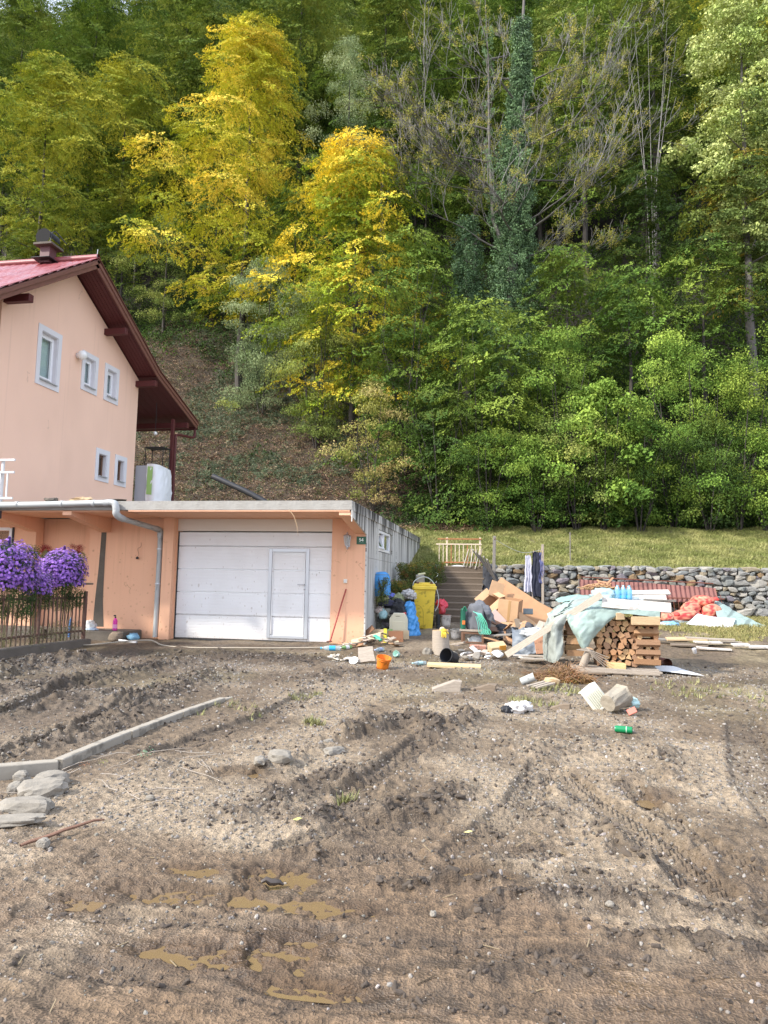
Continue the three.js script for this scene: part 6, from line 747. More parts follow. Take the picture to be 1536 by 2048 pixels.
{ // stool, bundle with green hose, chopping blocks
  const st = thing('stool', 'low brown wooden stool with a pale top', 'stool', [-0.78, 0.45, -14.35], -0.06); part('seat', board(0.52, 0.3, 0.035, 3), M.oldWood, st, [0, 0.31, 0]); for (const [x, z] of [[-0.2, 0.11], [0.2, 0.11], [-0.2, -0.11], [0.2, -0.11]]) part('leg', bx(0.045, 0.3, 0.045, x, 0.15, z, 0.006), M.brownWood, st); part('apron', bx(0.36, 0.05, 0.025, 0, 0.265, 0.12, 0.004), M.brownWood, st); part('stretcher', bx(0.36, 0.035, 0.025, 0, 0.08, 0.12, 0.004), M.brownWood, st);
  const wb = thing('clear_sack', 'crumpled clear plastic sack under the stool', 'plastic bag', [-0.74, 0.48, -14.4]); part('bag_film', lump(0.14, 0.12, 0.08, 8, 4, 0.4), mat([0.6, 0.62, 0.62], 0.3), wb);
  const bn = thing('grey_coat_bundle', 'dark grey padded coat bundled on the stool', 'coat', [-0.7, 0.78, -14.45], 0.2); part('coat_body', lump(0.25, 0.36, 0.19, 21, 5, 0.22, 1.5), mat([0.13, 0.135, 0.15], 0.85), bn); part('sleeve', patch([[[0.05, 0.5, 0.08], [0.2, 0.45, 0.08], [0.27, 0.32, 0.02]], [[0.1, 0.35, 0.2], [0.24, 0.3, 0.18], [0.3, 0.22, 0.08]], [[0.16, 0.2, 0.18], [0.28, 0.16, 0.16], [0.33, 0.12, 0.06]]], 20, 20, 0.03, 6), mat([0.12, 0.125, 0.14], 0.85), bn);
  const hs = thing('green_hose', 'bundle of turquoise green cord hanging over the coat', 'cord', [-0.62, 0.8, -14.25]); for (let i = 0; i < 6; i++) { const o = i * 0.034 - 0.03; part('cord_loop', tube([[-0.14 + o * 0.6, 0.32 - o * 0.3, 0.0], [-0.06 + o * 0.5, 0.28, 0.08], [0.0 + o * 0.6, 0.12 - o * 0.3, 0.1], [0.05 + o, -0.05, 0.12], [0.0 + o, -0.09, 0.12], [-0.03 + o, 0.1, 0.12], [-0.08 + o * 0.8, 0.24, 0.1]], 0.008, 40, 5), mat([0.12, 0.42 + 0.02 * i, 0.34], 0.5), hs); }
  const gt = thing('green_tool_case', 'dark green tool case with orange badge standing on the stool', 'tool', [-0.98, 0.77, -14.3], 0.3); part('case_frame', bx(0.09, 0.42, 0.12, 0, 0.21, 0, 0.03), mat([0.01, 0.12, 0.07], 0.4), gt); part('handle', tube([[-0.02, 0.38, 0.05], [0.02, 0.45, 0.06], [0.06, 0.36, 0.06]], 0.015, 12, 7), mat([0.01, 0.15, 0.08], 0.4), gt); part('badge', bx(0.06, 0.08, 0.01, 0, 0.14, 0.063, 0.004), mat([0.72, 0.2, 0.04], 0.5), gt);
  const sp = thing('chopping_stump', 'upright split log used as a chopping block', 'log', [-1.29, 0.36, -13.05], 0.3); const sg = new THREE.CylinderGeometry(0.145, 0.165, 0.46, 22, 6); { const p = sg.attributes.position; for (let i = 0; i < p.count; i++) { const x = p.getX(i), y = p.getY(i), z = p.getZ(i), f = 1 + 0.06 * n2(Math.atan2(z, x) * 3, y * 2) ; p.setXYZ(i, x * f, y + (Math.abs(y) > 0.22 ? 0.015 * n2(x * 20, z * 20) : 0), z * f); } sg.computeVertexNormals(); } part('stump_body', sg, [M.oldWood, M.logEnd, M.logEnd], sp, [0, 0.23, 0], [0, 0, 0.05]);
  const gl = thing('yellow_glove', 'yellow work glove lying over the chopping stump', 'glove', [-1.24, 0.8, -12.95], 0.3); const gm = mat([0.7, 0.5, 0.05], 0.7); part('palm', lump(0.06, 0.035, 0.05, 3, 3, 0.2), gm, gl); for (let i = 0; i < 4; i++) part('finger', ttube([V(-0.03 + i * 0.02, 0.01, 0.03), V(-0.035 + i * 0.024, -0.03, 0.06), V(-0.035 + i * 0.024, -0.09 - (i % 2) * 0.015, 0.055)], [0.012, 0.012, 0.008], 8), gm, gl); part('thumb', ttube([V(0.05, 0.01, 0), V(0.08, -0.01, 0.02), V(0.09, -0.04, 0.03)], [0.013, 0.012, 0.008], 8), gm, gl); part('cuff', lathe([[0.045, 0], [0.05, 0.06]], 14).rotateX(-1.3), mat([0.6, 0.45, 0.3], 0.8), gl, [0, 0.02, -0.03]);
  const bk = thing('wood_block', 'short sawn wooden block with an orange stained end', 'block', [-0.28, 0.5, -12.95], 0.35); part('block_body', bx(0.3, 0.25, 0.24, 0, 0, 0, 0.02), M.wood, bk, [0, 0, 0], [0.35, 0, 0.12]); part('stain_patch', bx(0.12, 0.09, 0.01, 0.06, 0.1, 0.12, 0.003), mat([0.68, 0.3, 0.04], 0.8), bk, [0, 0, 0], [0.35, 0, 0.12]);
  solo('fresh_plank', 'clean pale yellow plank lying in the mud', 'plank', board(0.85, 0.24, 0.035, 6, 0.01), mat([0.72, 0.55, 0.32], 0.75, { map: rep(tWood, 1.4), bumpMap: rep(tWood, 1.4), bumpScale: 0.003 }), [-0.93, 0.36, -11.55], [0.08, 0.05, -0.02]);
  solo('wood_slab', 'weathered short slab of wood standing tilted in the mud', 'wood', board(0.27, 0.27, 0.05, 12, 0.03), M.oldWood, [-2.43, 0.44, -11.95], [1.05, 0.15, -0.1]);
  const log = (n, l, x, z, L, rr, ry, m) => { const t = thing(n, l, 'log', [x, gh(x, z) - 0.01, z], ry); const g = new THREE.ExtrudeGeometry(poly([[-L / 2, 0], [L * 0.46, -0.01], [L / 2, rr * 1.2], [L * 0.28, rr * 1.3], [-L * 0.1, rr * 0.75], [-L / 2, rr * 0.2]]), { depth: rr * 1.5, bevelEnabled: true, bevelSize: 0.012, bevelThickness: 0.014, bevelSegments: 2 }); { const p = g.attributes.position; for (let i = 0; i < p.count; i++) p.setXYZ(i, p.getX(i) + n2(p.getY(i) * 30, p.getZ(i) * 20) * 0.012, p.getY(i) + n2(p.getX(i) * 16, p.getZ(i) * 18 + 4) * 0.012, p.getZ(i)); } g.computeVertexNormals(); uvm(g); part('split_log', g, m, t); };
  log('split_log', 'muddy split log lying alone, left of its neighbour', -0.87, -9.62, 0.36, 0.1, 0.12, M.oldWood); log('split_log', 'muddy yellowish split log lying right of its neighbour', -0.38, -9.68, 0.31, 0.075, -0.12, M.mudWood); log('split_log', 'small half buried piece of wood near the dented pot', 0.55, -8.75, 0.2, 0.05, -0.2, M.mudWood);
  solo('small_stone', 'pale stone at the left foot of the chopping stump', 'stone', rock(0.08, 0.09, 0.07, 5, 2), M.rockPale, [-1.52, 0.42, -12.95]);
}
{ // cartons
  const carton = (label, p, r, w, h, d, m, open = 1) => { const t = thing('carton', label, 'carton', p); t.rotation.set(...r); const k = 0.008; part('panel', bx(w, h, k, 0, 0, d / 2, 0.002), m, t); part('panel', bx(w, h, k, 0, 0, -d / 2, 0.002), M.card, t); part('panel', bx(k, h, d - 2 * k, -w / 2, 0, 0, 0.002), M.card, t); part('panel', bx(k, h, d - 2 * k, w / 2, 0, 0, 0.002), M.card, t); part('bottom', bx(w, k, d, 0, -h / 2, 0, 0.002), M.cardDark, t); part('tape', bx(0.05, h * 0.96, 0.002, w * 0.06, 0, d / 2 + 0.006, 0), mat([0.4, 0.24, 0.11], 0.35), t); part('print_mark', bx(w * 0.22, h * 0.12, 0.002, -w * 0.26, -h * 0.2, d / 2 + 0.0055, 0), M.cardDark, t); part('wet_stain', lump(w * 0.2, h * 0.14, 0.004, 5, 3, 0.3), M.cardDark, t, [w * 0.22, -h * 0.42, d / 2 + 0.003]); if (open) { const f = (name, x, z, ww, dd, rx, rz) => { const q = part(name, bx(ww, k, dd, 0, 0, 0, 0.002), M.cardPale, t, [x, h / 2, z], [rx, 0, rz]); q.translateX(Math.sign(x) * ww / 2 * (x ? 1 : 0)); q.translateZ(Math.sign(z) * dd / 2 * (z ? 1 : 0)); }; f('flap', 0, d / 2, w, d * 0.45, 0.5, 0); f('flap', 0, -d / 2, w, d * 0.45, 0.7, 0); f('flap', -w / 2, 0, d * 0.4, d, 0, 0.6); f('flap', w / 2, 0, d * 0.4, d, 0, -0.5); } return t; };
  carton('tall pale carton with a wet stain, standing front most in the carton heap', [-0.08, 1.08, -15.2], [0.12, -0.25, -0.1], 0.42, 0.6, 0.35, M.cardPale, 0); carton('open carton on its side behind the pale carton', [-0.42, 1.2, -15.5], [0.3, 0.5, 0.6], 0.36, 0.34, 0.36, M.card); carton('open carton with a torn front flap, low in front of the heap', [0.02, 0.62, -14.75], [0.25, 0.1, -0.05], 0.5, 0.22, 0.36, M.cardDark);
  solo('torn_flap', 'brown carton flap lying flat with a tear, below the pale carton', 'cardboard', patch([[[-0.2, 0.76, -14.5], [0.05, 0.74, -14.5], [0.3, 0.73, -14.55]], [[-0.12, 0.6, -14.28], [0.1, 0.58, -14.25], [0.4, 0.57, -14.3]], [[-0.02, 0.5, -14.15], [0.15, 0.5, -14.1], [0.42, 0.5, -14.15]]], 16, 12, 0.012, 5), M.card);
  solo('long_carton', 'large flattened brown carton leaning down from the washing post', 'cardboard', bx(1.55, 0.5, 0.03, 0, 0, 0, 0.006), M.card, [0.22, 1.24, -15.75], [-0.45, 0, -0.62]); solo('carton_top_flap', 'folded pale top end of the leaning brown carton', 'cardboard', bx(0.3, 0.34, 0.02, 0, 0, 0, 0.004), M.cardPale, [-0.36, 1.56, -15.62], [-0.2, 0.4, -0.3]); solo('long_carton', 'darker flattened carton at the right behind the leaning one', 'cardboard', bx(1.2, 0.26, 0.02, 0, 0, 0, 0.004), M.card, [0.62, 1.13, -16.0], [-0.3, 0, -0.48]); solo('cardboard_sheet', 'triangular carton panel jutting right below the pale carton', 'cardboard', patch([[[0.1, 1.15, -15.1], [0.14, 1.12, -15.1]], [[0.12, 0.9, -15.05], [0.5, 0.86, -15.2]], [[0.1, 0.8, -15.05], [0.56, 0.82, -15.25]]], 8, 8, 0.006, 4), M.cardPale);
  solo('pink_card', 'pale pink sheet of card stuck in the carton heap', 'cardboard', bx(0.34, 0.2, 0.012, 0, 0, 0, 0.003), mat([0.62, 0.46, 0.4], 0.85), [-0.32, 0.98, -15.0], [-0.2, 0.3, -0.75]); solo('blue_grey_box', 'dark blue grey flat box on the leaning carton', 'box', bx(0.2, 0.12, 0.04, 0, 0, 0, 0.006), mat([0.16, 0.19, 0.2], 0.7), [0.3, 1.12, -15.4], [-0.3, 0, 0]);
  const r = rng(90); for (let i = 0; i < 6; i++) solo('dark_board', ['uppermost', 'second', 'third', 'fourth', 'fifth', 'lowest'][i] + ' dark old board under the carton heap', 'board', board(0.7 + r() * 0.4, 0.14, 0.025, 50 + i), i % 2 ? M.mudWood : M.brownWood, [-0.3 + r() * 0.2, 0.85 - i * 0.055, -14.9 + r() * 0.2], [0.35 + r() * 0.3, 0.2 - r() * 0.5, -0.55 + r() * 0.25]);
  const rq = rng(404); for (let i = 0; i < 22; i++) solo('heap_board', 'short broken board in the junk heap beside the cartons', 'board', board(0.25 + rq() * 0.5, 0.06 + rq() * 0.12, 0.02, 300 + i, 0.03), [M.mudWood, M.grayWood, M.brownWood, M.card, M.oldWood][i % 5], [-0.55 + rq() * 1.2, 0.5 + rq() * 0.35, -14.95 + rq() * 1.1], [rq() * 0.8 - 0.2, rq() * 3, (rq() - 0.5) * 1.0], 'broken boards of the junk heap');
  for (let i = 0; i < 9; i++) { const t = solo('dark_rag', 'crumpled dark rag stuffed in the junk heap beside the cartons', 'rag', lump(0.16, 0.12, 0.12, 60 + i, 4, 0.35), [M.black, mat([0.07, 0.07, 0.08], 0.9), mat([0.12, 0.08, 0.06], 0.9)][i % 3], [-0.55 + rq() * 0.9, 0.46 + rq() * 0.3, -14.9 + rq() * 0.5], [0, rq() * 6, 0], 'dark rags of the junk heap'); }
  solo('grey_sheet', 'crumpled dark grey sheet under the cartons by the leaning plank', 'sheet', patch([[[-0.05, 0.85, -13.9], [0.25, 0.82, -14.0], [0.55, 0.8, -13.9]], [[-0.02, 0.6, -13.5], [0.25, 0.62, -13.5], [0.5, 0.6, -13.6]], [[-0.05, 0.42, -13.1], [0.2, 0.42, -13.15], [0.52, 0.43, -13.3]]], 28, 24, 0.09, 4), mat([0.18, 0.2, 0.22], 0.6)); solo('pink_board', 'peach coloured stained board leaning under the grey sheet', 'board', bx(0.3, 0.34, 0.03, 0, 0, 0, 0.006), mat([0.5, 0.27, 0.17], 0.8, { map: rep(tDirt, 2) }), [0.52, 0.62, -13.25], [-0.2, 0.2, 0.15]); solo('white_net', 'white crumpled netting at the foot of the cartons', 'net', lump(0.2, 0.1, 0.14, 7, 4, 0.5), mat([0.55, 0.56, 0.56], 0.7), [0.36, 0.72, -13.7]);
}
{ // firewood on its pallet
  const r = rng(123), VAR = [...Array(9)].map((_, k) => { const q = rng(k * 7 + 3), n = 3 + Math.floor(q() * 3), pts = []; const a0 = q() * 6; for (let i = 0; i < n; i++) { const a = a0 + (i / n) * 6.283 + (q() - 0.5) * 0.5, f = 0.5 + (q() - 0.5) * 0.14; pts.push([Math.cos(a) * f, Math.sin(a) * f]); } const g = new THREE.ExtrudeGeometry(poly(pts), { depth: 1, steps: 1, bevelEnabled: true, bevelSize: 0.03, bevelThickness: 0.012, bevelSegments: 1 }); g.translate(0, 0, -1.012); return g; });
  const EM = [[0.56, 0.34, 0.19], [0.5, 0.28, 0.15], [0.62, 0.42, 0.23], [0.42, 0.25, 0.15], [0.36, 0.22, 0.14]].map((c) => [mat(c, 0.85, { map: rep(tDirt, 4), bumpMap: rep(tFine, 4), bumpScale: 0.006 }), mat(c.map((v) => v * 0.78), 0.88, { map: rep(tWood, 3), bumpMap: rep(tWood, 3), bumpScale: 0.006 })]);
  const put = (lab, grp, x, y, z, w, h, L, ry = 0, rz = r() * 6, em = EM[Math.floor(r() * 5)]) => { const t = solo('firewood_log', lab, 'log', VAR[Math.floor(r() * 9)], em, [x, y, z], [0, 0, 0], grp); t.rotation.set((r() - 0.5) * 0.06, ry + (r() - 0.5) * 0.08, rz, 'YXZ'); t.scale.set(w, h, L); return t; };
  const A = 'split log with its sawn end facing out, in the middle of the firewood stack', GA = 'split logs with ends facing out in the stack';
  let y = 0.47, row = 0; while (y < 1.22) { const h = 0.085 + r() * 0.02, x0 = y < 0.95 ? 1.27 : 1.27 + (y - 0.95) * 0.8; for (let x = x0; x < 1.84;) { const w = 0.085 + r() * 0.04; put(A, GA, x + w / 2, y + (r() - 0.5) * 0.02, -11.72 + (r() - 0.5) * 0.09, w * 1.12, h * 1.15, 0.42); x += w; } y += h * 0.93; row++; }
  // criss-crossed corner stacks at both ends
  const lying = (lab, x, y, z, L, w) => { w *= 0.85 + 0.35 * r(); L *= 0.9 + 0.16 * r(); const t = put(lab, 'logs lying crosswise at the ends of the stack', x + (r() - 0.5) * 0.03, y + (r() - 0.5) * 0.015, z + (r() - 0.5) * 0.05, w, w * 0.85, L, Math.PI / 2, r() * 6); t.position.x += L / 2; return t; };
  const B = 'long split log lying crosswise at the right end of the firewood stack', C = 'split log lying crosswise at the left end of the firewood stack', D = 'small log end showing between the crosswise logs at the right of the stack';
  for (let k = 0; k < 6; k++) { const yy = 0.5 + k * 0.15; lying(B, 2.03, yy, -11.7, 0.37, 0.12); if (k < 5) for (let i = 0; i < 3; i++) if (!(k === 2 && i === 1)) put(D, 'log ends between the crosswise logs', 1.92 + i * 0.12, yy + 0.078, -11.71, 0.1, 0.085, 0.36); lying('split log lying crosswise behind the right end of the firewood stack', 2.03, yy, -12.0, 0.37, 0.12); }
  for (let k = 0; k < 8; k++) lying(C, 0.99, 0.62 + k * 0.075, -11.74 - (k % 2) * 0.05, 0.34, 0.11);
  for (let k = 0; k < 6; k++) { lying('split log lying crosswise behind the left end of the firewood stack', 1.0, 0.6 + k * 0.1, -12.1, 0.36, 0.11); }
  solo('yellow_beam', 'bright yellow sawn beam end lying at the bottom of the firewood stack', 'beam', bx(0.28, 0.09, 0.2, 0, 0, 0, 0.006), mat([0.74, 0.54, 0.27], 0.75, { map: rep(tWood, 2) }), [1.54, 0.445, -11.6], [0, 0, -0.02]);
  solo('round_log', 'round grey log leaning upright under the turquoise flap', 'log', new THREE.CylinderGeometry(0.055, 0.06, 0.3, 18), [M.oldWood, M.logEnd, M.logEnd], [1.1, 0.57, -11.52], [0.2, 0, -0.35]);
  solo('thick_beam', 'thick pale beam lying at the top right of the firewood stack', 'beam', bx(0.42, 0.13, 0.14, 0, 0, 0, 0.01), M.wood, [1.99, 1.14, -11.62], [0, -0.05, 0.02]); solo('yellow_chunk', 'short yellow chunk of wood on the very top of the stack', 'wood', bx(0.13, 0.11, 0.2, 0, 0, 0, 0.01), M.wood, [1.6, 1.2, -11.66], [0, 0.2, 0.05]);
  const sticks = thing('thin_sticks', 'few thin pale sticks leaning under the turquoise flap', 'sticks', [1.2, 0.6, -11.45]); for (let i = 0; i < 5; i++) part('stick', ttube([V(-0.25 + i * 0.03, 0.08 + i * 0.01, 0), V(0, 0.06 - i * 0.02, 0.02), V(0.22, -0.02 - i * 0.05, 0)], [0.008, 0.008, 0.006], 5), M.oldWood, sticks);
  const p = thing('pallet', 'weathered wooden pallet under the firewood stack', 'pallet', [1.52, 0.3, -11.85]); for (let i = 0; i < 5; i++) part('deck_board', board(1.3, 0.11, 0.024, 60 + i, 0.008), M.oldWood, p, [0, 0.105, 0.45 - i * 0.22], [0, 0, -0.015]); part('front_board', bx(1.3, 0.025, 0.09, 0.0, 0.078, 0.44, 0.004), M.oldWood, p, [0, 0, 0], [0, 0, -0.015]); for (const x of [-0.56, 0.02, 0.58]) for (const z of [0.43, 0, -0.43]) part('pallet_block', bx(0.13, 0.075, 0.12, x, 0.027, z, 0.006), M.mudWood, p); for (const z of [0.43, 0, -0.43]) part('base_board', bx(1.2, 0.02, 0.09, 0, -0.02, z, 0.004), M.mudWood, p); part('front_fascia', bx(1.28, 0.04, 0.022, -0.02, 0.075, 0.495, 0.004), M.oldWood, p, [0, 0, 0], [0, 0, -0.015]);
  solo('white_paper', 'white curled sheet lying right of the pallet', 'sheet', patch([[[2.22, 0.4, -12.2], [2.45, 0.42, -12.15], [2.7, 0.36, -12.0]], [[2.18, 0.37, -11.85], [2.5, 0.35, -11.75], [2.85, 0.33, -11.7]]], 14, 8, 0.01, 4), M.white);
  solo('clay_pipe', 'short rusty pipe end beside the firewood stack', 'pipe', new THREE.CylinderGeometry(0.085, 0.085, 0.3, 24, 1, true).rotateX(Math.PI / 2), M.rust, [2.42, 0.42, -12.6], [0, 0.3, 0]);
  // turquoise sheet over the stack
  const t = thing('tarpaulin', 'pale turquoise tarpaulin draped over the firewood stack', 'tarpaulin', [0, 0, 0]);
  part('top_cover', patch([[[0.6, 1.12, -12.75], [0.95, 1.42, -12.75], [1.4, 1.46, -12.75], [2.2, 1.38, -12.75]], [[0.56, 1.16, -12.3], [0.9, 1.36, -12.3], [1.35, 1.43, -12.3], [2.22, 1.42, -12.3]], [[0.57, 1.12, -11.95], [0.86, 1.32, -11.9], [1.3, 1.4, -11.9], [2.22, 1.34, -11.9]], [[0.62, 1.05, -11.7], [0.82, 1.2, -11.62], [1.3, 1.28, -11.6], [2.2, 1.25, -11.6]]], 60, 44, 0.05, 5, 2), M.tarp, t);
  part('front_flap', patch([[[0.8, 1.22, -11.63], [1.05, 1.27, -11.6], [1.32, 1.3, -11.58], [1.62, 1.28, -11.58]], [[0.85, 1.06, -11.58], [1.0, 1.04, -11.5], [1.22, 1.05, -11.5], [1.47, 1.13, -11.58]], [[0.94, 0.89, -11.57], [1.02, 0.86, -11.48], [1.15, 0.87, -11.5], [1.29, 0.96, -11.57]], [[1.03, 0.71, -11.55], [1.07, 0.685, -11.5], [1.1, 0.69, -11.5], [1.15, 0.76, -11.55]]], 40, 36, 0.02, 5, 5), M.tarp, t);
  part('front_strip', patch([[[1.55, 1.31, -11.6], [1.85, 1.31, -11.58], [2.2, 1.29, -11.58]], [[1.56, 1.25, -11.57], [1.85, 1.23, -11.55], [2.19, 1.19, -11.56]]], 24, 6, 0.01, 6), M.tarp, t);
  part('side_drape', patch([[[0.58, 1.14, -12.3], [0.6, 1.16, -11.9], [0.72, 1.2, -11.66], [0.84, 1.2, -11.62]], [[0.5, 0.9, -12.3], [0.52, 0.92, -11.85], [0.62, 0.95, -11.6], [0.76, 0.95, -11.62]], [[0.5, 0.45, -12.3], [0.56, 0.45, -11.85], [0.66, 0.47, -11.6], [0.76, 0.62, -11.62]]], 28, 32, 0.03, 5, 8), M.tarpGray, t);
  for (let i = 0; i < 4; i++) part('fold', patch([[[0.62 + i * 0.08, 1.2 + i * 0.05, -11.8], [1.0, 1.34 + i * 0.05, -11.75 - i * 0.08], [1.5, 1.38 + i * 0.03, -11.8 - i * 0.1]], [[0.6 + i * 0.08, 1.16 + i * 0.05, -11.7], [0.98, 1.28 + i * 0.05, -11.66 - i * 0.08], [1.5, 1.34 + i * 0.03, -11.72 - i * 0.1]]], 30, 6, 0.02, 7, i), i % 2 ? M.tarp : M.tarpGray, t);
  solo('white_plank', 'wide white painted plank lying along the front of the tarpaulin', 'plank', board(1.02, 0.16, 0.03, 70, 0.006), M.whiteWood, [1.86, 1.37, -11.62], [1.15, -0.04, -0.06]); solo('white_plank', 'narrow white plank on the tarpaulin at the back right', 'plank', board(0.95, 0.13, 0.03, 71, 0.006), M.whiteWood, [2.0, 1.56, -12.2], [0.5, 0.1, -0.02]); solo('white_plank', 'pale plank under the narrow white plank at the back', 'plank', board(0.7, 0.3, 0.03, 72, 0.006), M.whiteWood, [2.05, 1.47, -12.1], [0.6, -0.05, 0]); solo('grey_plank', 'grey broken plank sticking out right on the stack top', 'plank', board(0.5, 0.07, 0.03, 73, 0.02), M.grayWood, [2.28, 1.45, -12.0], [0, 0.15, -0.02]); solo('green_cloth', 'folded teal cloth under the turquoise top at the far left', 'cloth', patch([[[0.7, 1.42, -12.6], [1.0, 1.5, -12.7], [1.3, 1.5, -12.7]], [[0.75, 1.36, -12.4], [1.0, 1.43, -12.4], [1.3, 1.48, -12.5]]], 16, 8, 0.02, 6), mat([0.22, 0.35, 0.32], 0.8));
  solo('leaning_plank', 'long pale plank leaning from the ground up to the tarpaulin', 'plank', board(1.78, 0.1, 0.035, 75, 0.006), mat([0.56, 0.5, 0.43], 0.85, { map: rep(tWood, 1.2), bumpMap: rep(tWood, 1.2), bumpScale: 0.004 }), [0.61, 1.03, -11.66], [0, 0, 0]).quaternion.setFromRotationMatrix(new THREE.Matrix4().makeBasis(V(0.817, 0.56, 0.137).normalize(), V(-0.13, -0.05, 0.99).normalize(), V(0.56, -0.827, 0.03).normalize()));
  const wp = thing('water_pack', 'pack of clear blue water bottles on the tarpaulin', 'bottles', [1.72, 1.44, -12.0]); for (let i = 0; i < 6; i++) { const b = part('bottle', lathe([[0.001, 0], [0.04, 0], [0.043, 0.04], [0.04, 0.09], [0.043, 0.14], [0.03, 0.19], [0.012, 0.22], [0.012, 0.24], [0.001, 0.24]], 16), new THREE.MeshPhysicalMaterial({ color: col(0.45, 0.75, 0.88), roughness: 0.15, transmission: 0.7, thickness: 0, side: THREE.DoubleSide }), wp, [-0.09 + (i % 3) * 0.09, 0, Math.floor(i / 3) * 0.09]); }  part('blue_labels', bx(0.2, 0.06, 0.1, 0.02, 0.05, 0.06, 0.02), mat([0.03, 0.45, 0.72], 0.4), wp);
  solo('clear_film', 'crumpled pale blue clear film beside the bottle pack', 'plastic film', lump(0.2, 0.11, 0.14, 9, 4, 0.4), new THREE.MeshPhysicalMaterial({ color: col(0.62, 0.8, 0.86), roughness: 0.25, transmission: 0.5, thickness: 0, side: THREE.DoubleSide }), [1.42, 1.46, -12.0]);
  const br = thing('brushwood', 'small heap of dry brown twigs and bark on the tarpaulin', 'twigs', [1.38, 1.58, -12.4]), q = rng(31), G = []; for (let i = 0; i < 60; i++) { const x = (q() - 0.5) * 0.5, z = (q() - 0.5) * 0.3, y = 0.12 * (1 - Math.abs(x) * 3) * q() + 0.02, a = q() * 6.28, L = 0.12 + q() * 0.22; G.push(ttube([V(x - Math.cos(a) * L / 2, y, z - Math.sin(a) * L / 2), V(x, y + 0.03 * q(), z), V(x + Math.cos(a) * L / 2, y + (q() - 0.5) * 0.1, z + Math.sin(a) * L / 2)], [0.009, 0.009, 0.006], 5)); } part('twig_heap', mergeGeometries(G), mat([0.42, 0.25, 0.13], 0.9), br).userData.kind = 'stuff'; for (let i = 0; i < 5; i++) part('bark_strip', board(0.2, 0.03, 0.01, 80 + i), mat([0.42, 0.22, 0.12], 0.85), br, [-0.1 + i * 0.07, 0.08 + 0.02 * i, 0.05], [0.3 * i, i, 0.1]);
}
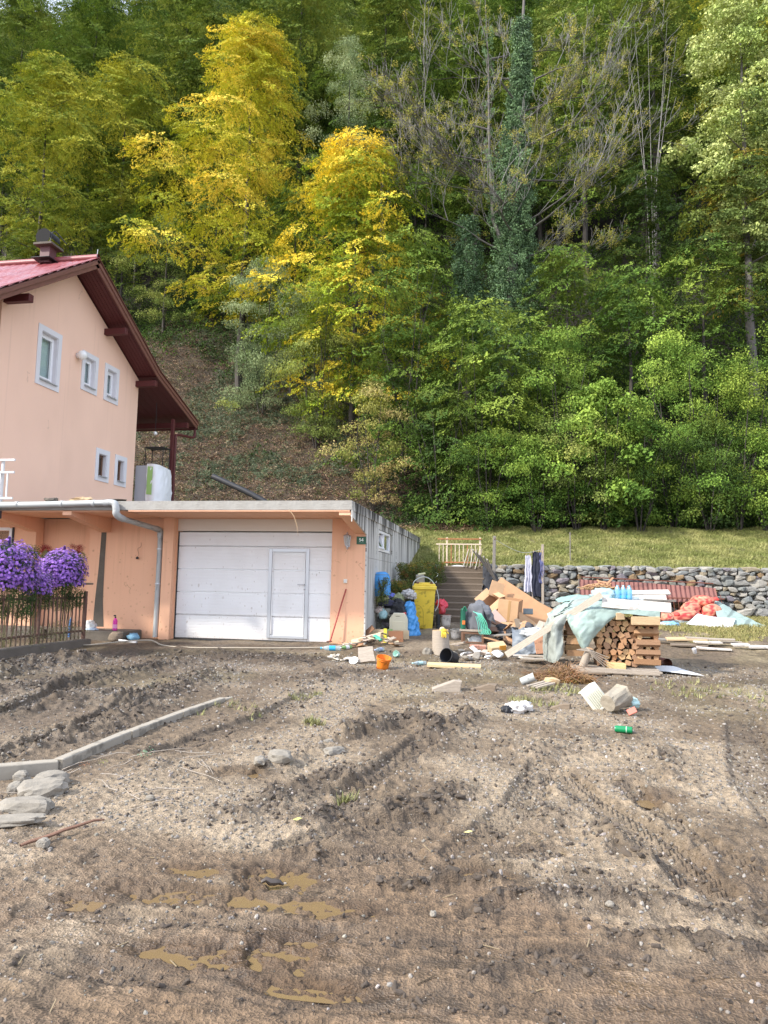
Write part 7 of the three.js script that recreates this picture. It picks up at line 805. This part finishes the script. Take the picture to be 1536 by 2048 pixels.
// ---------------------------------------------------------------- loose boards, rubbish, stones, kerb, fence, flowers
{
  const r = rng(201), mats = [M.oldWood, M.whiteWood, M.grayWood, M.mudWood, M.wood];
  // boards in front of the firewood
  [[0.35, -12.8, 0.7, 0.12, 1, 'white board with a reddish edge below the leaning plank'], [0.55, -12.6, 0.6, 0.1, 0, 'pale board lying just in front of the tarpaulin drape'], [0.5, -12.3, 0.75, 0.09, 0, 'long grey brown board in the litter left of the pallet'], [0.8, -12.0, 0.5, 0.11, 2, 'short grey board near the left pallet corner'], [0.72, -11.75, 0.4, 0.1, 3, 'muddy board sticking out from the dry brush'], [1.0, -11.5, 0.5, 0.1, 0, 'bleached board against the left end of the pallet'], [1.15, -11.3, 0.42, 0.09, 3, 'dark edged board on the pallet corner'], [0.3, -12.4, 0.4, 0.16, 1, 'chipped white panel by the wooden block']].forEach(([x, z, L, w, m, l], i) => solo('board', l, 'board', board(L, w, 0.022, 100 + i, 0.03), mats[m], [x, gh(x, z) + 0.05 + (i % 3) * 0.02, z], [(r() - 0.5) * 0.2, (r() - 0.5) * 0.5 + 0.1, (r() - 0.5) * 0.1]));
  // board heap on the right
  [[3.1, -15.3, 0.6, 0.16, 2, 0.05, 'dark grey board at the left end of the right hand board heap'], [3.35, -15.1, 0.75, 0.2, 4, 0.11, 'orange brown board on top of the right hand board heap'], [3.8, -15.1, 0.9, 0.13, 0, 0.12, 'long pale board on the right hand board heap'], [3.7, -14.95, 0.5, 0.14, 1, 0.07, 'white broken board in the middle of the right hand heap'], [4.0, -15.2, 0.8, 0.1, 0, 0.04, 'tan board at the back of the right hand board heap'], [3.7, -14.5, 0.6, 0.1, 1, 0.02, 'white board in front of the right hand board heap'], [4.25, -14.8, 0.3, 0.16, 1, 0.06, 'short bent white board right of the heap'], [4.62, -14.75, 0.5, 0.14, 1, 0.03, 'lone white board at the far right of the heap'], [3.35, -14.9, 0.7, 0.12, 3, 0.03, 'muddy board at the bottom of the right hand heap']].forEach(([x, z, L, w, m, dy, l], i) => solo('board', l, 'board', board(L, w, 0.025, 120 + i, 0.03), mats[m], [x, gh(x, z) + dy + 0.02, z], [0.15 + (r() - 0.5) * 0.2, (r() - 0.5) * 0.25, (r() - 0.5) * 0.06]));
  solo('paper_cup', 'tiny white cup lying before the right hand boards', 'cup', lathe([[0.001, 0], [0.03, 0], [0.04, 0.09]], 14), M.white, [3.2, gh(3.2, -13.8) + 0.05, -13.8], [0.3, 0, 0.2]);
  // litter heap before the carton
  const sm = [mat([0.58, 0.5, 0.36], 0.85, { map: rep(tDirt, 2) }), mat([0.6, 0.57, 0.52], 0.85, { map: rep(tDirt, 2) }), M.mudWood, M.oldWood, mat([0.45, 0.36, 0.3], 0.9), M.cardPale];
  for (let i = 0; i < 46; i++) { const s = Math.pow(r(), 0.8), x = mix(-3.35, -2.2, r()), z = -14.1 + (r() - 0.5) * 0.9, y = gh(x, z) + 0.03 + Math.max(0, 0.16 - Math.abs(x + 2.75) * 0.22) * r() * 1.3, L = 0.08 + 0.24 * r() * r(); solo('scrap', 'dirty broken piece in the litter heap before the fruit carton', 'scrap', board(L, L * (0.3 + 0.4 * r()), 0.012, 140 + i, 0.02), sm[Math.floor(r() * 6)], [x, y, z], [(r() - 0.5) * 0.7, r() * 3, (r() - 0.5) * 0.5], 'broken pieces of the litter heap'); }
  solo('cream_sheet', 'long cream sheet lying across the litter heap', 'sheet', patch([[[-3.2, 0.5, -14.2], [-2.95, 0.58, -14.3], [-2.65, 0.66, -14.4]], [[-3.15, 0.44, -13.95], [-2.9, 0.5, -14.05], [-2.6, 0.58, -14.15]]], 14, 8, 0.015, 5), sm[0]); solo('card_strip', 'brown cardboard strip leaning at the back of the litter heap', 'cardboard', board(0.5, 0.12, 0.012, 44), M.cardDark, [-3.0, 0.6, -14.5], [0.9, 0.5, 0.5]);
  solo('green_packet', 'bright green plastic packet on the litter heap', 'packet', bx(0.2, 0.05, 0.09, 0, 0, 0, 0.015), mat([0.08, 0.45, 0.3], 0.4), [-2.62, 0.58, -13.95], [0.3, -0.5, -0.25]);
  for (let i = 0; i < 30; i++) { const x = mix(-1.15, -0.25, r()), z = -12.75 + (r() - 0.5) * 0.7, L = 0.06 + 0.14 * r(); const s = solo('plaster_chunk', 'pale broken chunk in the rubble heap behind the fresh plank', 'rubble', BLK[i % 12], [M.rockPale, M.white, sm[4], M.stone][Math.floor(r() * 4)], [x, gh(x, z) + 0.04 + 0.08 * r(), z], [(r() - 0.5) * 0.9, r() * 6, (r() - 0.5) * 0.9], 'rubble chunks behind the fresh plank'); s.scale.set(L * 0.55, L * 0.16, L * 0.4); }
  solo('hollow_brick', 'pale red brick lying under the stool edge', 'brick', bx(0.3, 0.1, 0.13, 0, 0, 0, 0.01), mat([0.52, 0.26, 0.2], 0.9, { map: rep(tDirt, 2) }), [-0.66, 0.47, -13.75], [0.1, 0.15, -0.03]);
  solo('grey_slab', 'grey board propped on a stone left of the stool', 'board', board(0.35, 0.14, 0.03, 16), M.oldWood, [-1.1, 0.5, -14.1], [0.1, -0.3, 0.25]); solo('dark_stone', 'dark squared stone under the propped grey board', 'stone', BLK[3], STM[8], [-1.05, 0.42, -13.9], [0, 0.5, 0]).scale.set(0.12, 0.09, 0.1);
  for (let i = 0; i < 16; i++) { const x = mix(-3.2, -2.55, r()), z = -12.25 + (r() - 0.5) * 0.5; solo('wood_chip', 'pale chip of wood in the mud behind the tilted slab', 'chip', board(0.05 + r() * 0.16, 0.05, 0.015, 180 + i, 0.02), sm[1], [x, gh(x, z) + 0.03, z], [(r() - 0.5) * 0.6, r() * 3, (r() - 0.5) * 0.6], 'chips behind the tilted slab'); }
  const bot = (l, x, z, m, lab, ry, sc = 1) => { const t = thing('plastic_bottle', l, 'bottle', [x, gh(x, z) + 0.04 * sc, z], ry); t.scale.setScalar(sc); part('bottle_body', lathe([[0.001, -0.12], [0.034, -0.12], [0.036, 0.06], [0.028, 0.1], [0.013, 0.13], [0.013, 0.15], [0.001, 0.15]], 16).rotateZ(Math.PI / 2), m, t); part('bottle_label', lathe([[0.0375, -0.05], [0.0375, 0.04]], 16).rotateZ(Math.PI / 2), lab, t); part('cap', lathe([[0.016, 0.145], [0.016, 0.165], [0.001, 0.165]], 10).rotateZ(Math.PI / 2), lab, t); };
  const clear = new THREE.MeshPhysicalMaterial({ color: col(0.75, 0.85, 0.88), roughness: 0.15, transmission: 0.7, thickness: 0, side: THREE.DoubleSide }); bot('clear water bottle with blue label lying left of the litter heap', -3.32, -13.1, clear, mat([0.03, 0.35, 0.62], 0.4), 0.2, 1.3); bot('green bottle half hidden behind the water bottle', -3.1, -13.35, mat([0.2, 0.35, 0.12], 0.4), M.white, 1.0); bot('crushed clear bottle in the mud between bucket and plank', -1.5, -11.75, clear, mat([0.4, 0.6, 0.6], 0.4), 0.7, 0.9); bot('clear bottle below the litter heap', -2.4, -13.0, clear, mat([0.35, 0.4, 0.55], 0.4), 1.2);
  solo('teal_tub', 'small pale teal tub in the mud behind the orange bucket', 'tub', lathe([[0.001, 0], [0.05, 0], [0.06, 0.08], [0.055, 0.08], [0.045, 0.01], [0.001, 0.01]], 16), mat([0.45, 0.66, 0.58], 0.5), [-2.0, gh(-2.0, -12.6) + 0.04, -12.6], [1.2, 0, 0.4]); solo('white_dish', 'small white dish stuck in the mud before the tilted slab', 'dish', lathe([[0.001, 0], [0.06, 0.005], [0.08, 0.03]], 18), M.white, [-2.62, gh(-2.62, -11.85) + 0.04, -11.85], [0.8, 0, 0.1]);
  // dry brush heap
  const bh = thing('dry_brush', 'tangled heap of dry brown brush in front of the boards', 'brush', [0.62, gh(0.62, -10.75), -10.75]), q = rng(55), G = []; for (let i = 0; i < 420; i++) { const a = q() * 6.28, d = Math.sqrt(q()), x = Math.cos(a) * d * 0.42, z = Math.sin(a) * d * 0.25, h = (1 - d * d) * 0.2 * (1 + 0.5 * Math.sin(x * 9)), L = 0.12 + q() * 0.25, b = q() * 6.28; G.push(ttube([V(x, q() * h, z), V(x + Math.cos(b) * L * 0.5, q() * h + 0.05, z + Math.sin(b) * L * 0.4), V(x + Math.cos(b) * L, q() * h + 0.02 + 0.1 * q(), z + Math.sin(b) * L * 0.7)], [0.004, 0.003, 0.002], 3)); } part('twig_tangle', mergeGeometries(G), mat([0.3, 0.18, 0.1], 0.95), bh).userData.kind = 'stuff'; const ng = []; for (let i = 0; i < 260; i++) { const a = q() * 6.28, d = Math.sqrt(q()); ng.push({ p: V(0.08 + Math.cos(a) * d * 0.4, q() * 0.2 * (1 - d), Math.sin(a) * d * 0.22), q: Q(q() * 3, q() * 6, q() * 3), s: 0.16 + 0.14 * q(), c: col(0.2 + 0.14 * q(), 0.12 + 0.07 * q(), 0.06) }); } inst('dry_leaves', BUSH[0], leafMat, ng, bh);
  solo('gutter_piece', 'short grey metal channel lying before the dry brush', 'channel', new THREE.CylinderGeometry(0.06, 0.06, 0.2, 16, 1, true, 0, Math.PI).rotateZ(Math.PI / 2), M.pipe, [0.2, gh(0.2, -10.2) + 0.07, -10.2], [2.0, 0.5, 0]); for (let i = 0; i < 3; i++) solo('lath', ['left', 'middle', 'right'][i] + ' of three short laths before the dry brush', 'lath', board(0.3, 0.05, 0.02, 210 + i), M.oldWood, [0.3 + i * 0.06, gh(0.3, -10) + 0.05, -9.95 + i * 0.05], [0, 0.7, 0.15]); solo('tan_chip', 'orange tan chip of wood at the front of the dry brush', 'wood', rock(0.1, 0.06, 0.08, 6, 2, 0.5), M.wood, [0.52, gh(0.52, -10.3) + 0.04, -10.3]);
  // dented pot with crate, can, cloth
  const pt = thing('dented_pot', 'battered pale grey pot tipped over in the mud', 'pot', [1.09, 0.4, -8.55]); const pg = lathe([[0.001, 0], [0.095, 0], [0.11, 0.05], [0.135, 0.25], [0.15, 0.28], [0.138, 0.28], [0.125, 0.24], [0.085, 0.02], [0.001, 0.02]], 18); { const p = pg.attributes.position; for (let i = 0; i < p.count; i++) { const x = p.getX(i), y = p.getY(i), z = p.getZ(i), f = 1 - 0.14 * Math.max(0, n2(x * 9, y * 9 + z * 4)) - (x < -0.03 ? 0.12 * (y / 0.3) : 0); p.setXYZ(i, x * f, y, z * f); } pg.computeVertexNormals(); } part('pot_shell', uvm((() => { const q = pg.toNonIndexed(); const p = q.attributes.position; for (let i = 0; i < p.count; i++) { const x = p.getX(i), y = p.getY(i), z = p.getZ(i), f = 1 + 0.13 * n3s(x * 14, y * 14, z * 14); p.setXYZ(i, x * f, y * f, z * f); } q.computeVertexNormals(); return q; })()), mat([0.36, 0.32, 0.26], 0.85, { map: rep(tConc, 2), bumpMap: rep(tNoise, 4), bumpScale: 0.01 }), pt, [-0.06, -0.06, 0.1], [-0.9, 0.35, -0.75]);
  const cr = thing('plastic_crate', 'pale ribbed plastic crate panel behind the battered pot', 'crate', [0.93, 0.36, -8.75], 0.35); part('crate_panel', bx(0.24, 0.28, 0.02, 0, 0, 0, 0.01), mat([0.64, 0.63, 0.54], 0.5), cr, [0, 0, 0], [-0.3, 0, 0.6]); for (let i = 0; i < 8; i++) part('rib', bx(0.012, 0.2, 0.02, -0.09 + i * 0.026, -0.02, 0.016, 0.004), mat([0.6, 0.6, 0.5], 0.5), cr, [0, 0, 0], [-0.3, 0, 0.6]); part('crate_side', bx(0.2, 0.02, 0.14, 0.02, 0.13, -0.07, 0.006), mat([0.68, 0.66, 0.58], 0.5), cr, [0, 0, 0], [-0.3, 0, 0.6]); part('crate_lip', bx(0.3, 0.03, 0.04, 0.0, -0.14, 0.01, 0.01), mat([0.62, 0.6, 0.52], 0.5), cr, [0, 0, 0], [-0.3, 0, 0.6]);
  solo('teal_wrapper', 'crumpled pale teal wrapper right of the battered pot', 'wrapper', lump(0.08, 0.07, 0.06, 6, 4, 0.5), mat([0.45, 0.62, 0.6], 0.5), [1.33, 0.28, -8.75]); solo('red_wrapper', 'small red and cream scrap right of the battered pot', 'wrapper', bx(0.1, 0.07, 0.02, 0, 0, 0, 0.006), mat([0.5, 0.14, 0.1], 0.6), [1.28, 0.28, -8.4], [-0.5, -0.3, 0.4]);
  const can = thing('green_can', 'green drink can lying on its side in the gravel', 'can', [1.07, gh(1.07, -7.55) + 0.035, -7.55], -0.22); part('can_body', lathe([[0.001, -0.083], [0.024, -0.083], [0.033, -0.075], [0.033, 0.07], [0.027, 0.083], [0.027, 0.085]], 28).rotateZ(Math.PI / 2), mat([0.004, 0.2, 0.07], 0.3), can); part('can_end', lathe([[0.001, 0.08], [0.026, 0.08], [0.028, 0.086]], 24).rotateZ(Math.PI / 2), M.alu, can); part('light_band', lathe([[0.0334, -0.03], [0.0334, -0.022]], 28).rotateZ(Math.PI / 2), mat([0.4, 0.6, 0.45], 0.3), can); part('opening', new THREE.SphereGeometry(0.011, 10, 8), M.dark, can, [-0.081, 0.008, 0]);
  const cl = thing('dirty_cloth', 'crumpled white cloth with black trim in the gravel', 'cloth', [0.02, gh(0.02, -8.3), -8.3], 0.4); part('cloth_lump', lump(0.11, 0.07, 0.09, 14, 4, 0.45), mat([0.62, 0.59, 0.56], 0.85), cl); part('black_trim', lump(0.06, 0.06, 0.05, 4, 4, 0.4), M.black, cl, [-0.12, -0.01, 0.04]); part('second_lump', lump(0.09, 0.06, 0.06, 17, 4, 0.45), mat([0.6, 0.58, 0.56], 0.85), cl, [0.13, 0.02, -0.04]);
  solo('green_leaf_clump', 'wilted bluish green leaves lying by the kerb', 'leaves', BUSH[0].clone().scale(0.2, 0.13, 0.2), mat([0.16, 0.28, 0.17], 0.8), [-2.95, gh(-2.95, -5.58) + 0.05, -5.58]); solo('leaf', 'yellow green leaf on the ground near the kerb', 'leaf', BUSH[1].clone().scale(0.09, 0.06, 0.09), mat([0.3, 0.32, 0.06], 0.8), [-3.2, gh(-3.2, -5.35) + 0.03, -5.35]); solo('brown_leaf', 'curled orange brown leaf near the kerb', 'leaf', BUSH[1].clone().scale(0.11, 0.05, 0.09), mat([0.4, 0.17, 0.08], 0.8), [-3.3, gh(-3.3, -5.25) + 0.025, -5.25]); solo('yellow_leaf', 'small pale yellow leaf lying on the dark rut', 'leaf', patch([[[-0.03, 0, 0], [0, 0.01, -0.02]], [[0, 0.005, 0.02], [0.03, 0.012, 0]]], 4, 4, 0.002, 20), mat([0.5, 0.48, 0.14], 0.7), [-1.3, gh(-1.3, -4.38) + 0.02, -4.38]); solo('small_leaf', 'small yellow leaf on the smooth mud right of the ridge', 'leaf', patch([[[-0.03, 0, 0], [0, 0.01, -0.015]], [[0, 0.005, 0.015], [0.03, 0.012, 0]]], 4, 4, 0.002, 20), mat([0.5, 0.45, 0.2], 0.7), [-0.27, gh(-0.27, -4.55) + 0.02, -4.55]);
  for (const [x, z, i] of [[-2.4, -4.62, 0], [-1.5, -6.1, 1], [-0.36, -3.42, 2], [0.44, -3.62, 3]]) solo('white_stone', ['square white chip in the pale gravel', 'long pale flat stone on the gravel ridge', 'small white stone in the front berm', 'pale stone in the front right berm'][i], 'stone', rock([0.03, 0.1, 0.018, 0.02][i], [0.02, 0.04, 0.012, 0.012][i], [0.025, 0.07, 0.015, 0.016][i], 30 + i, 2), M.rockPale, [x, gh(x, z) + 0.012, z], [0, i, 0]);
  for (const [x, z, s, i] of [[-1.83, -5.62, 0.1, 0], [-1.95, -5.5, 0.07, 1], [-1.62, -6.35, 0.05, 2]]) solo('ridge_stone', ['larger pale stone on the gravel ridge', 'smaller pale stone left on the gravel ridge', 'pale pebble high on the gravel ridge'][i], 'stone', rock(s, s * 0.5, s * 0.7, 40 + i, 2), M.rockPale, [x, gh(x, z) + 0.02, z], [0, i * 2, 0]);
}
{ // kerb, flat stones, stick
  const k = thing('kerb', 'concrete kerb line bending past the churned mud', 'kerb', [0, 0, 0]); const seg = (a, b, y0, y1) => { const dx = b[0] - a[0], dz = b[1] - a[1], L = Math.hypot(dx, dz), g = bx(L - 0.012, 0.22, 0.09, 0, -0.015, 0, 0.014); part('kerb_stone', g, mat([0.33, 0.305, 0.265], 0.9, { map: rep(tDirt, 0.9), bumpMap: rep(tNoise, 2), bumpScale: 0.006 }), k, [(a[0] + b[0]) / 2, (y0 + y1) / 2, (a[1] + b[1]) / 2], [0, -Math.atan2(dz, dx), 0]).rotation.set(0, -Math.atan2(dz, dx), Math.asin((y1 - y0) / L), 'YXZ'); };
  seg([-4.45, -4.42], [-3.45, -5.16], 0.125, 0.125); seg([-3.45, -5.14], [-3.44, -6.14], 0.135, 0.16); seg([-3.44, -6.15], [-3.42, -7.13], 0.155, 0.165); seg([-3.42, -7.14], [-3.37, -8.13], 0.165, 0.165); seg([-3.37, -8.14], [-3.3, -8.7], 0.15, 0.12);
  const fs = (l, x, z, sx, sy, sz, ry, seed, dy = 0.0) => { const s = solo('flat_rock', l, 'rock', rock(sx, sy, sz, seed, 3, 0.3), M.rockPale, [x, gh(x, z) + dy, z], [0.1, ry, 0.05]); return s; };
  fs('white wedge shaped rock uppermost of the group left below the kerb', -3.2, -4.62, 0.15, 0.06, 0.11, 0.5, 3, 0.03); fs('large pale rounded rock at the left edge', -3.08, -4.28, 0.17, 0.06, 0.1, 0.1, 7, 0.03); fs('long flat slab at the left edge under the rounded rock', -2.97, -4.02, 0.19, 0.025, 0.06, 0.25, 11, 0.015); fs('tan rock just below the kerb joint', -3.3, -4.85, 0.12, 0.06, 0.1, 0.8, 13, 0.03); fs('small dark topped rock leaning on the kerb', -3.58, -4.9, 0.06, 0.05, 0.05, 0.3, 17, 0.03); fs('small pale stone on the stick', -2.57, -3.74, 0.035, 0.03, 0.03, 0, 19, 0.02); fs('small rock at the left below the leaning rock', -3.4, -4.6, 0.05, 0.05, 0.05, 0.3, 23, 0.02);
  const st = []; for (let i = 0; i <= 8; i++) { const t = i / 8, x = mix(-2.68, -2.42, t) , z = mix(-3.7, -4.1, t); st.push(V(x + n2(t * 3, 2) * 0.02, gh(x, z) + 0.02 + 0.03 * t, z)); } solo('stick', 'bare brown stick lying on the gravel', 'stick', ttube(st, [0.008, 0.011, 0.011, 0.011, 0.01, 0.01, 0.009, 0.008, 0.006], 7), mat([0.22, 0.12, 0.08], 0.85, { bumpMap: rep(tNoise, 4), bumpScale: 0.006 }));
  const ws = []; for (let i = 0; i <= 5; i++) { const t = i / 5, x = mix(-1.24, -1.14, t), z = mix(-3.58, -3.63, t); ws.push(V(x, gh(x, z) + 0.025 + 0.012 * Math.sin(t * 3), z)); } solo('wet_stick', 'short dark wet piece of wood in the puddle', 'stick', ttube(ws, [0.008, 0.014, 0.018, 0.018, 0.013, 0.006], 8), mat([0.07, 0.055, 0.045], 0.5));
  for (let i = 0; i < 26; i++) { const q = rng(600 + i), x = -3.6 + q() * 1.3, z = -4.4 - q() * 1.4, L = 0.2 + q() * 0.35, a = q() * 6.28; if (x < -3.35) continue; const p = []; for (let j = 0; j <= 3; j++) { const t = j / 3 - 0.5, px = x + Math.cos(a) * L * t, pz = z + Math.sin(a) * L * t; p.push(V(px, gh(px, pz) + 0.015 + 0.02 * q(), pz)); } solo('dry_stalk', 'thin dry stalk lying on the ground below the kerb', 'stalk', ttube(p, [0.004, 0.004, 0.003, 0.002], 4), M.oldWood, [0, 0, 0], [0, 0, 0], 'dry stalks below the kerb'); }
}
{ // picket fence with asters
  const f = thing('picket_fence', 'muddy brown metal picket fence at the left', 'fence', [0, 0, 0]); part('fence_base', bx(0.22, 0.34, 4.2, -8.18, 0.3, -10.75, 0.02), M.concDark, f); const rm = mat([0.13, 0.07, 0.055], 0.7, { map: rep(tDirt, 2) }), mud = mat([0.17, 0.125, 0.095], 0.9, { map: rep(tDirt, 3) });
  for (let i = 0; i < 34; i++) { const z = -12.68 + i * 0.118; part('picket', bx(0.02, 0.62, 0.022, -8.25, 1.03, z, 0.004), rm, f); part('picket_foot', bx(0.021, 0.32, 0.023, -8.25, 0.565, z, 0.004), mud, f); } for (const y of [1.26, 0.62]) part('rail', bx(0.026, 0.04, 4.1, -8.27, y, -10.75, 0.005), rm, f); part('corner_post', bx(0.06, 1.05, 0.06, -8.22, 0.86, -12.8, 0.008), rm, f); part('post', bx(0.05, 1.0, 0.05, -8.27, 0.85, -11.5, 0.008), rm, f);
  const g = []; { const P = []; for (let i = 0; i < 9; i++) { const a = (i / 9) * 6.283, b = a + 0.34, c = a - 0.34; P.push(0, 0.05, 0, Math.cos(c) * 0.8, 0.12, Math.sin(c) * 0.8, Math.cos(a) * 1.05, 0.06, Math.sin(a) * 1.05, 0, 0.05, 0, Math.cos(a) * 1.05, 0.06, Math.sin(a) * 1.05, Math.cos(b) * 0.8, 0.12, Math.sin(b) * 0.8); } const q = new THREE.BufferGeometry(); q.setAttribute('position', new THREE.Float32BufferAttribute(P, 3)); q.computeVertexNormals(); g.push(q); const d = new THREE.ConeGeometry(0.28, 0.25, 6); d.translate(0, 0.16, 0); d.deleteAttribute('uv'); g.push(d); }
  const pm = new THREE.MeshPhysicalMaterial({ color: col(1, 1, 1), roughness: 0.9, transmission: 0.3, thickness: 0, side: THREE.DoubleSide }), eye = mat([0.4, 0.24, 0.05], 0.9);
  const aster = (label, x, y, z, R, H, n, seed) => { const t = thing('aster_bush', label, 'flowers', [x, gh(x, z), z]), r = rng(seed), y0 = y - gh(x, z), L = [], E = [], F = [], S = []; for (let i = 0; i < n; i++) { const u = r() * 2 - 0.65, a = r() * 6.283, q = Math.sqrt(Math.max(0, 1 - Math.min(1, u * u))), k = Math.pow(r(), 0.22) * (0.95 + 0.12 * n2(a * 2 + seed, u * 3)); const p = V(Math.cos(a) * q * R * k, y0 + Math.min(1, u) * H * k, Math.sin(a) * q * R * k * 1.1), nn = V(Math.cos(a) * q, 0.5 + u * 0.6, Math.sin(a) * q).add(V((r() - 0.5) * 0.9, (r() - 0.5) * 0.9, (r() - 0.5) * 0.9)).normalize(), qt = new THREE.Quaternion().setFromUnitVectors(V(0, 1, 0), nn), c = Math.min(1, r() * 0.8 + (r() < 0.12 ? 0.6 : 0)), s = 0.015 + 0.013 * r(); L.push({ p, q: qt, s, c: col(mix(0.2, 0.44, c), mix(0.075, 0.2, c), mix(0.45, 0.74, c)) }); E.push({ p, q: qt, s }); }
    for (let i = 0; i < n * 0.2; i++) { const a = r() * 6.283, q = Math.sqrt(r()) * R * 0.85, h = y0 - H * 1.5 + r() * H * 2.2; F.push({ p: V(Math.cos(a) * q, Math.max(0.1, h), Math.sin(a) * q), q: Q(r() * 3, r() * 6, r() * 3), s: 0.13 + r() * 0.12, c: col(...lerpC([0.02, 0.045, 0.015], [0.07, 0.12, 0.03], r())) }); }
    for (let i = 0; i < 16; i++) { const a = r() * 6.283, q = r() * R * 0.6; S.push(ttube([V(Math.cos(a) * q * 0.5, 0, Math.sin(a) * q * 0.5), V(Math.cos(a) * q, y0 * 0.6, Math.sin(a) * q), V(Math.cos(a) * q * 1.4, y0, Math.sin(a) * q * 1.4)], [0.006, 0.006, 0.004], 4)); }
    inst('blossoms', g[0], pm, L, t); inst('blossom_eyes', g[1], eye, E, t); inst('foliage', BUSH[0], leafMat, F, t); part('stems', mergeGeometries(S), mat([0.12, 0.11, 0.05], 0.9), t).userData.kind = 'stuff'; };
  aster('left violet aster bush spilling over the fence', -8.42, 1.76, -10.8, 0.58, 0.54, 3400, 5); aster('right round violet aster bush at the fence corner', -8.4, 1.76, -12.3, 0.46, 0.48, 2700, 9); aster('violet asters in the gap between the two aster bushes', -8.42, 1.5, -11.6, 0.3, 0.3, 760, 13);
  const r = rng(3), ger = (l, x, z, y) => { const t = thing('geranium', l, 'flower', [x, y, z]), A = [], B = []; for (let i = 0; i < 60; i++) A.push({ p: V((r() - 0.5) * 0.26, r() * 0.18, (r() - 0.5) * 0.2), q: Q(r() * 3, r() * 6, r() * 3), s: 0.1 + r() * 0.05, c: col(0.1 + r() * 0.08, 0.004, 0.01) }); for (let i = 0; i < 24; i++) B.push({ p: V((r() - 0.5) * 0.25, -r() * 0.3, (r() - 0.5) * 0.2), q: Q(r() * 3, r() * 6, r() * 3), s: 0.2, c: col(0.04, 0.08, 0.02) }); inst('petals', BUSH[0], leafMat, A, t); inst('foliage', BUSH[1], leafMat, B, t); part('pot', lathe([[0.001, -0.55], [0.1, -0.55], [0.14, -0.3], [0.12, -0.3], [0.09, -0.5], [0.001, -0.5]], 18), M.rust, t); };
  ger('dark red geranium behind the gap between the aster bushes', -9.3, -13.0, 2.1); ger('dark red geranium behind the top right of the right aster bush', -8.75, -13.2, 2.12);
  solo('shelf_plank', 'plank shelf on the porch that carries the red geraniums', 'shelf', bx(1.3, 0.04, 0.3, 0, 0, 0, 0.006), M.mudWood, [-9.0, 1.53, -13.1]);
  const bl = thing('blue_bottle', 'slim blue bottle stuck behind the last fence pickets', 'bottle', [-8.45, 0.5, -12.7]); part('bottle_body', lathe([[0.001, 0], [0.035, 0], [0.035, 0.25], [0.015, 0.32], [0.015, 0.36], [0.001, 0.36]], 14), mat([0.12, 0.25, 0.55], 0.35), bl); part('cap', lathe([[0.017, 0.35], [0.017, 0.38], [0.001, 0.38]], 10), M.white, bl);
  const w = []; const q = rng(91); for (let i = 0; i < 90; i++) w.push({ p: V(-8.05 - q() * 0.5, 0.45 + q() * 0.35, -12.7 + q() * 3.6), q: Q(q() * 3, q() * 6, q() * 3), s: V(0.2, 0.32, 0.2), c: col(...lerpC([0.22, 0.17, 0.12], [0.14, 0.16, 0.06], q())) }); tag(inst('muddy_weeds', BUSH[1], leafMat, w, scene), 'mud covered weeds along the fence foot', null);
}
renderer.render(scene, camera);
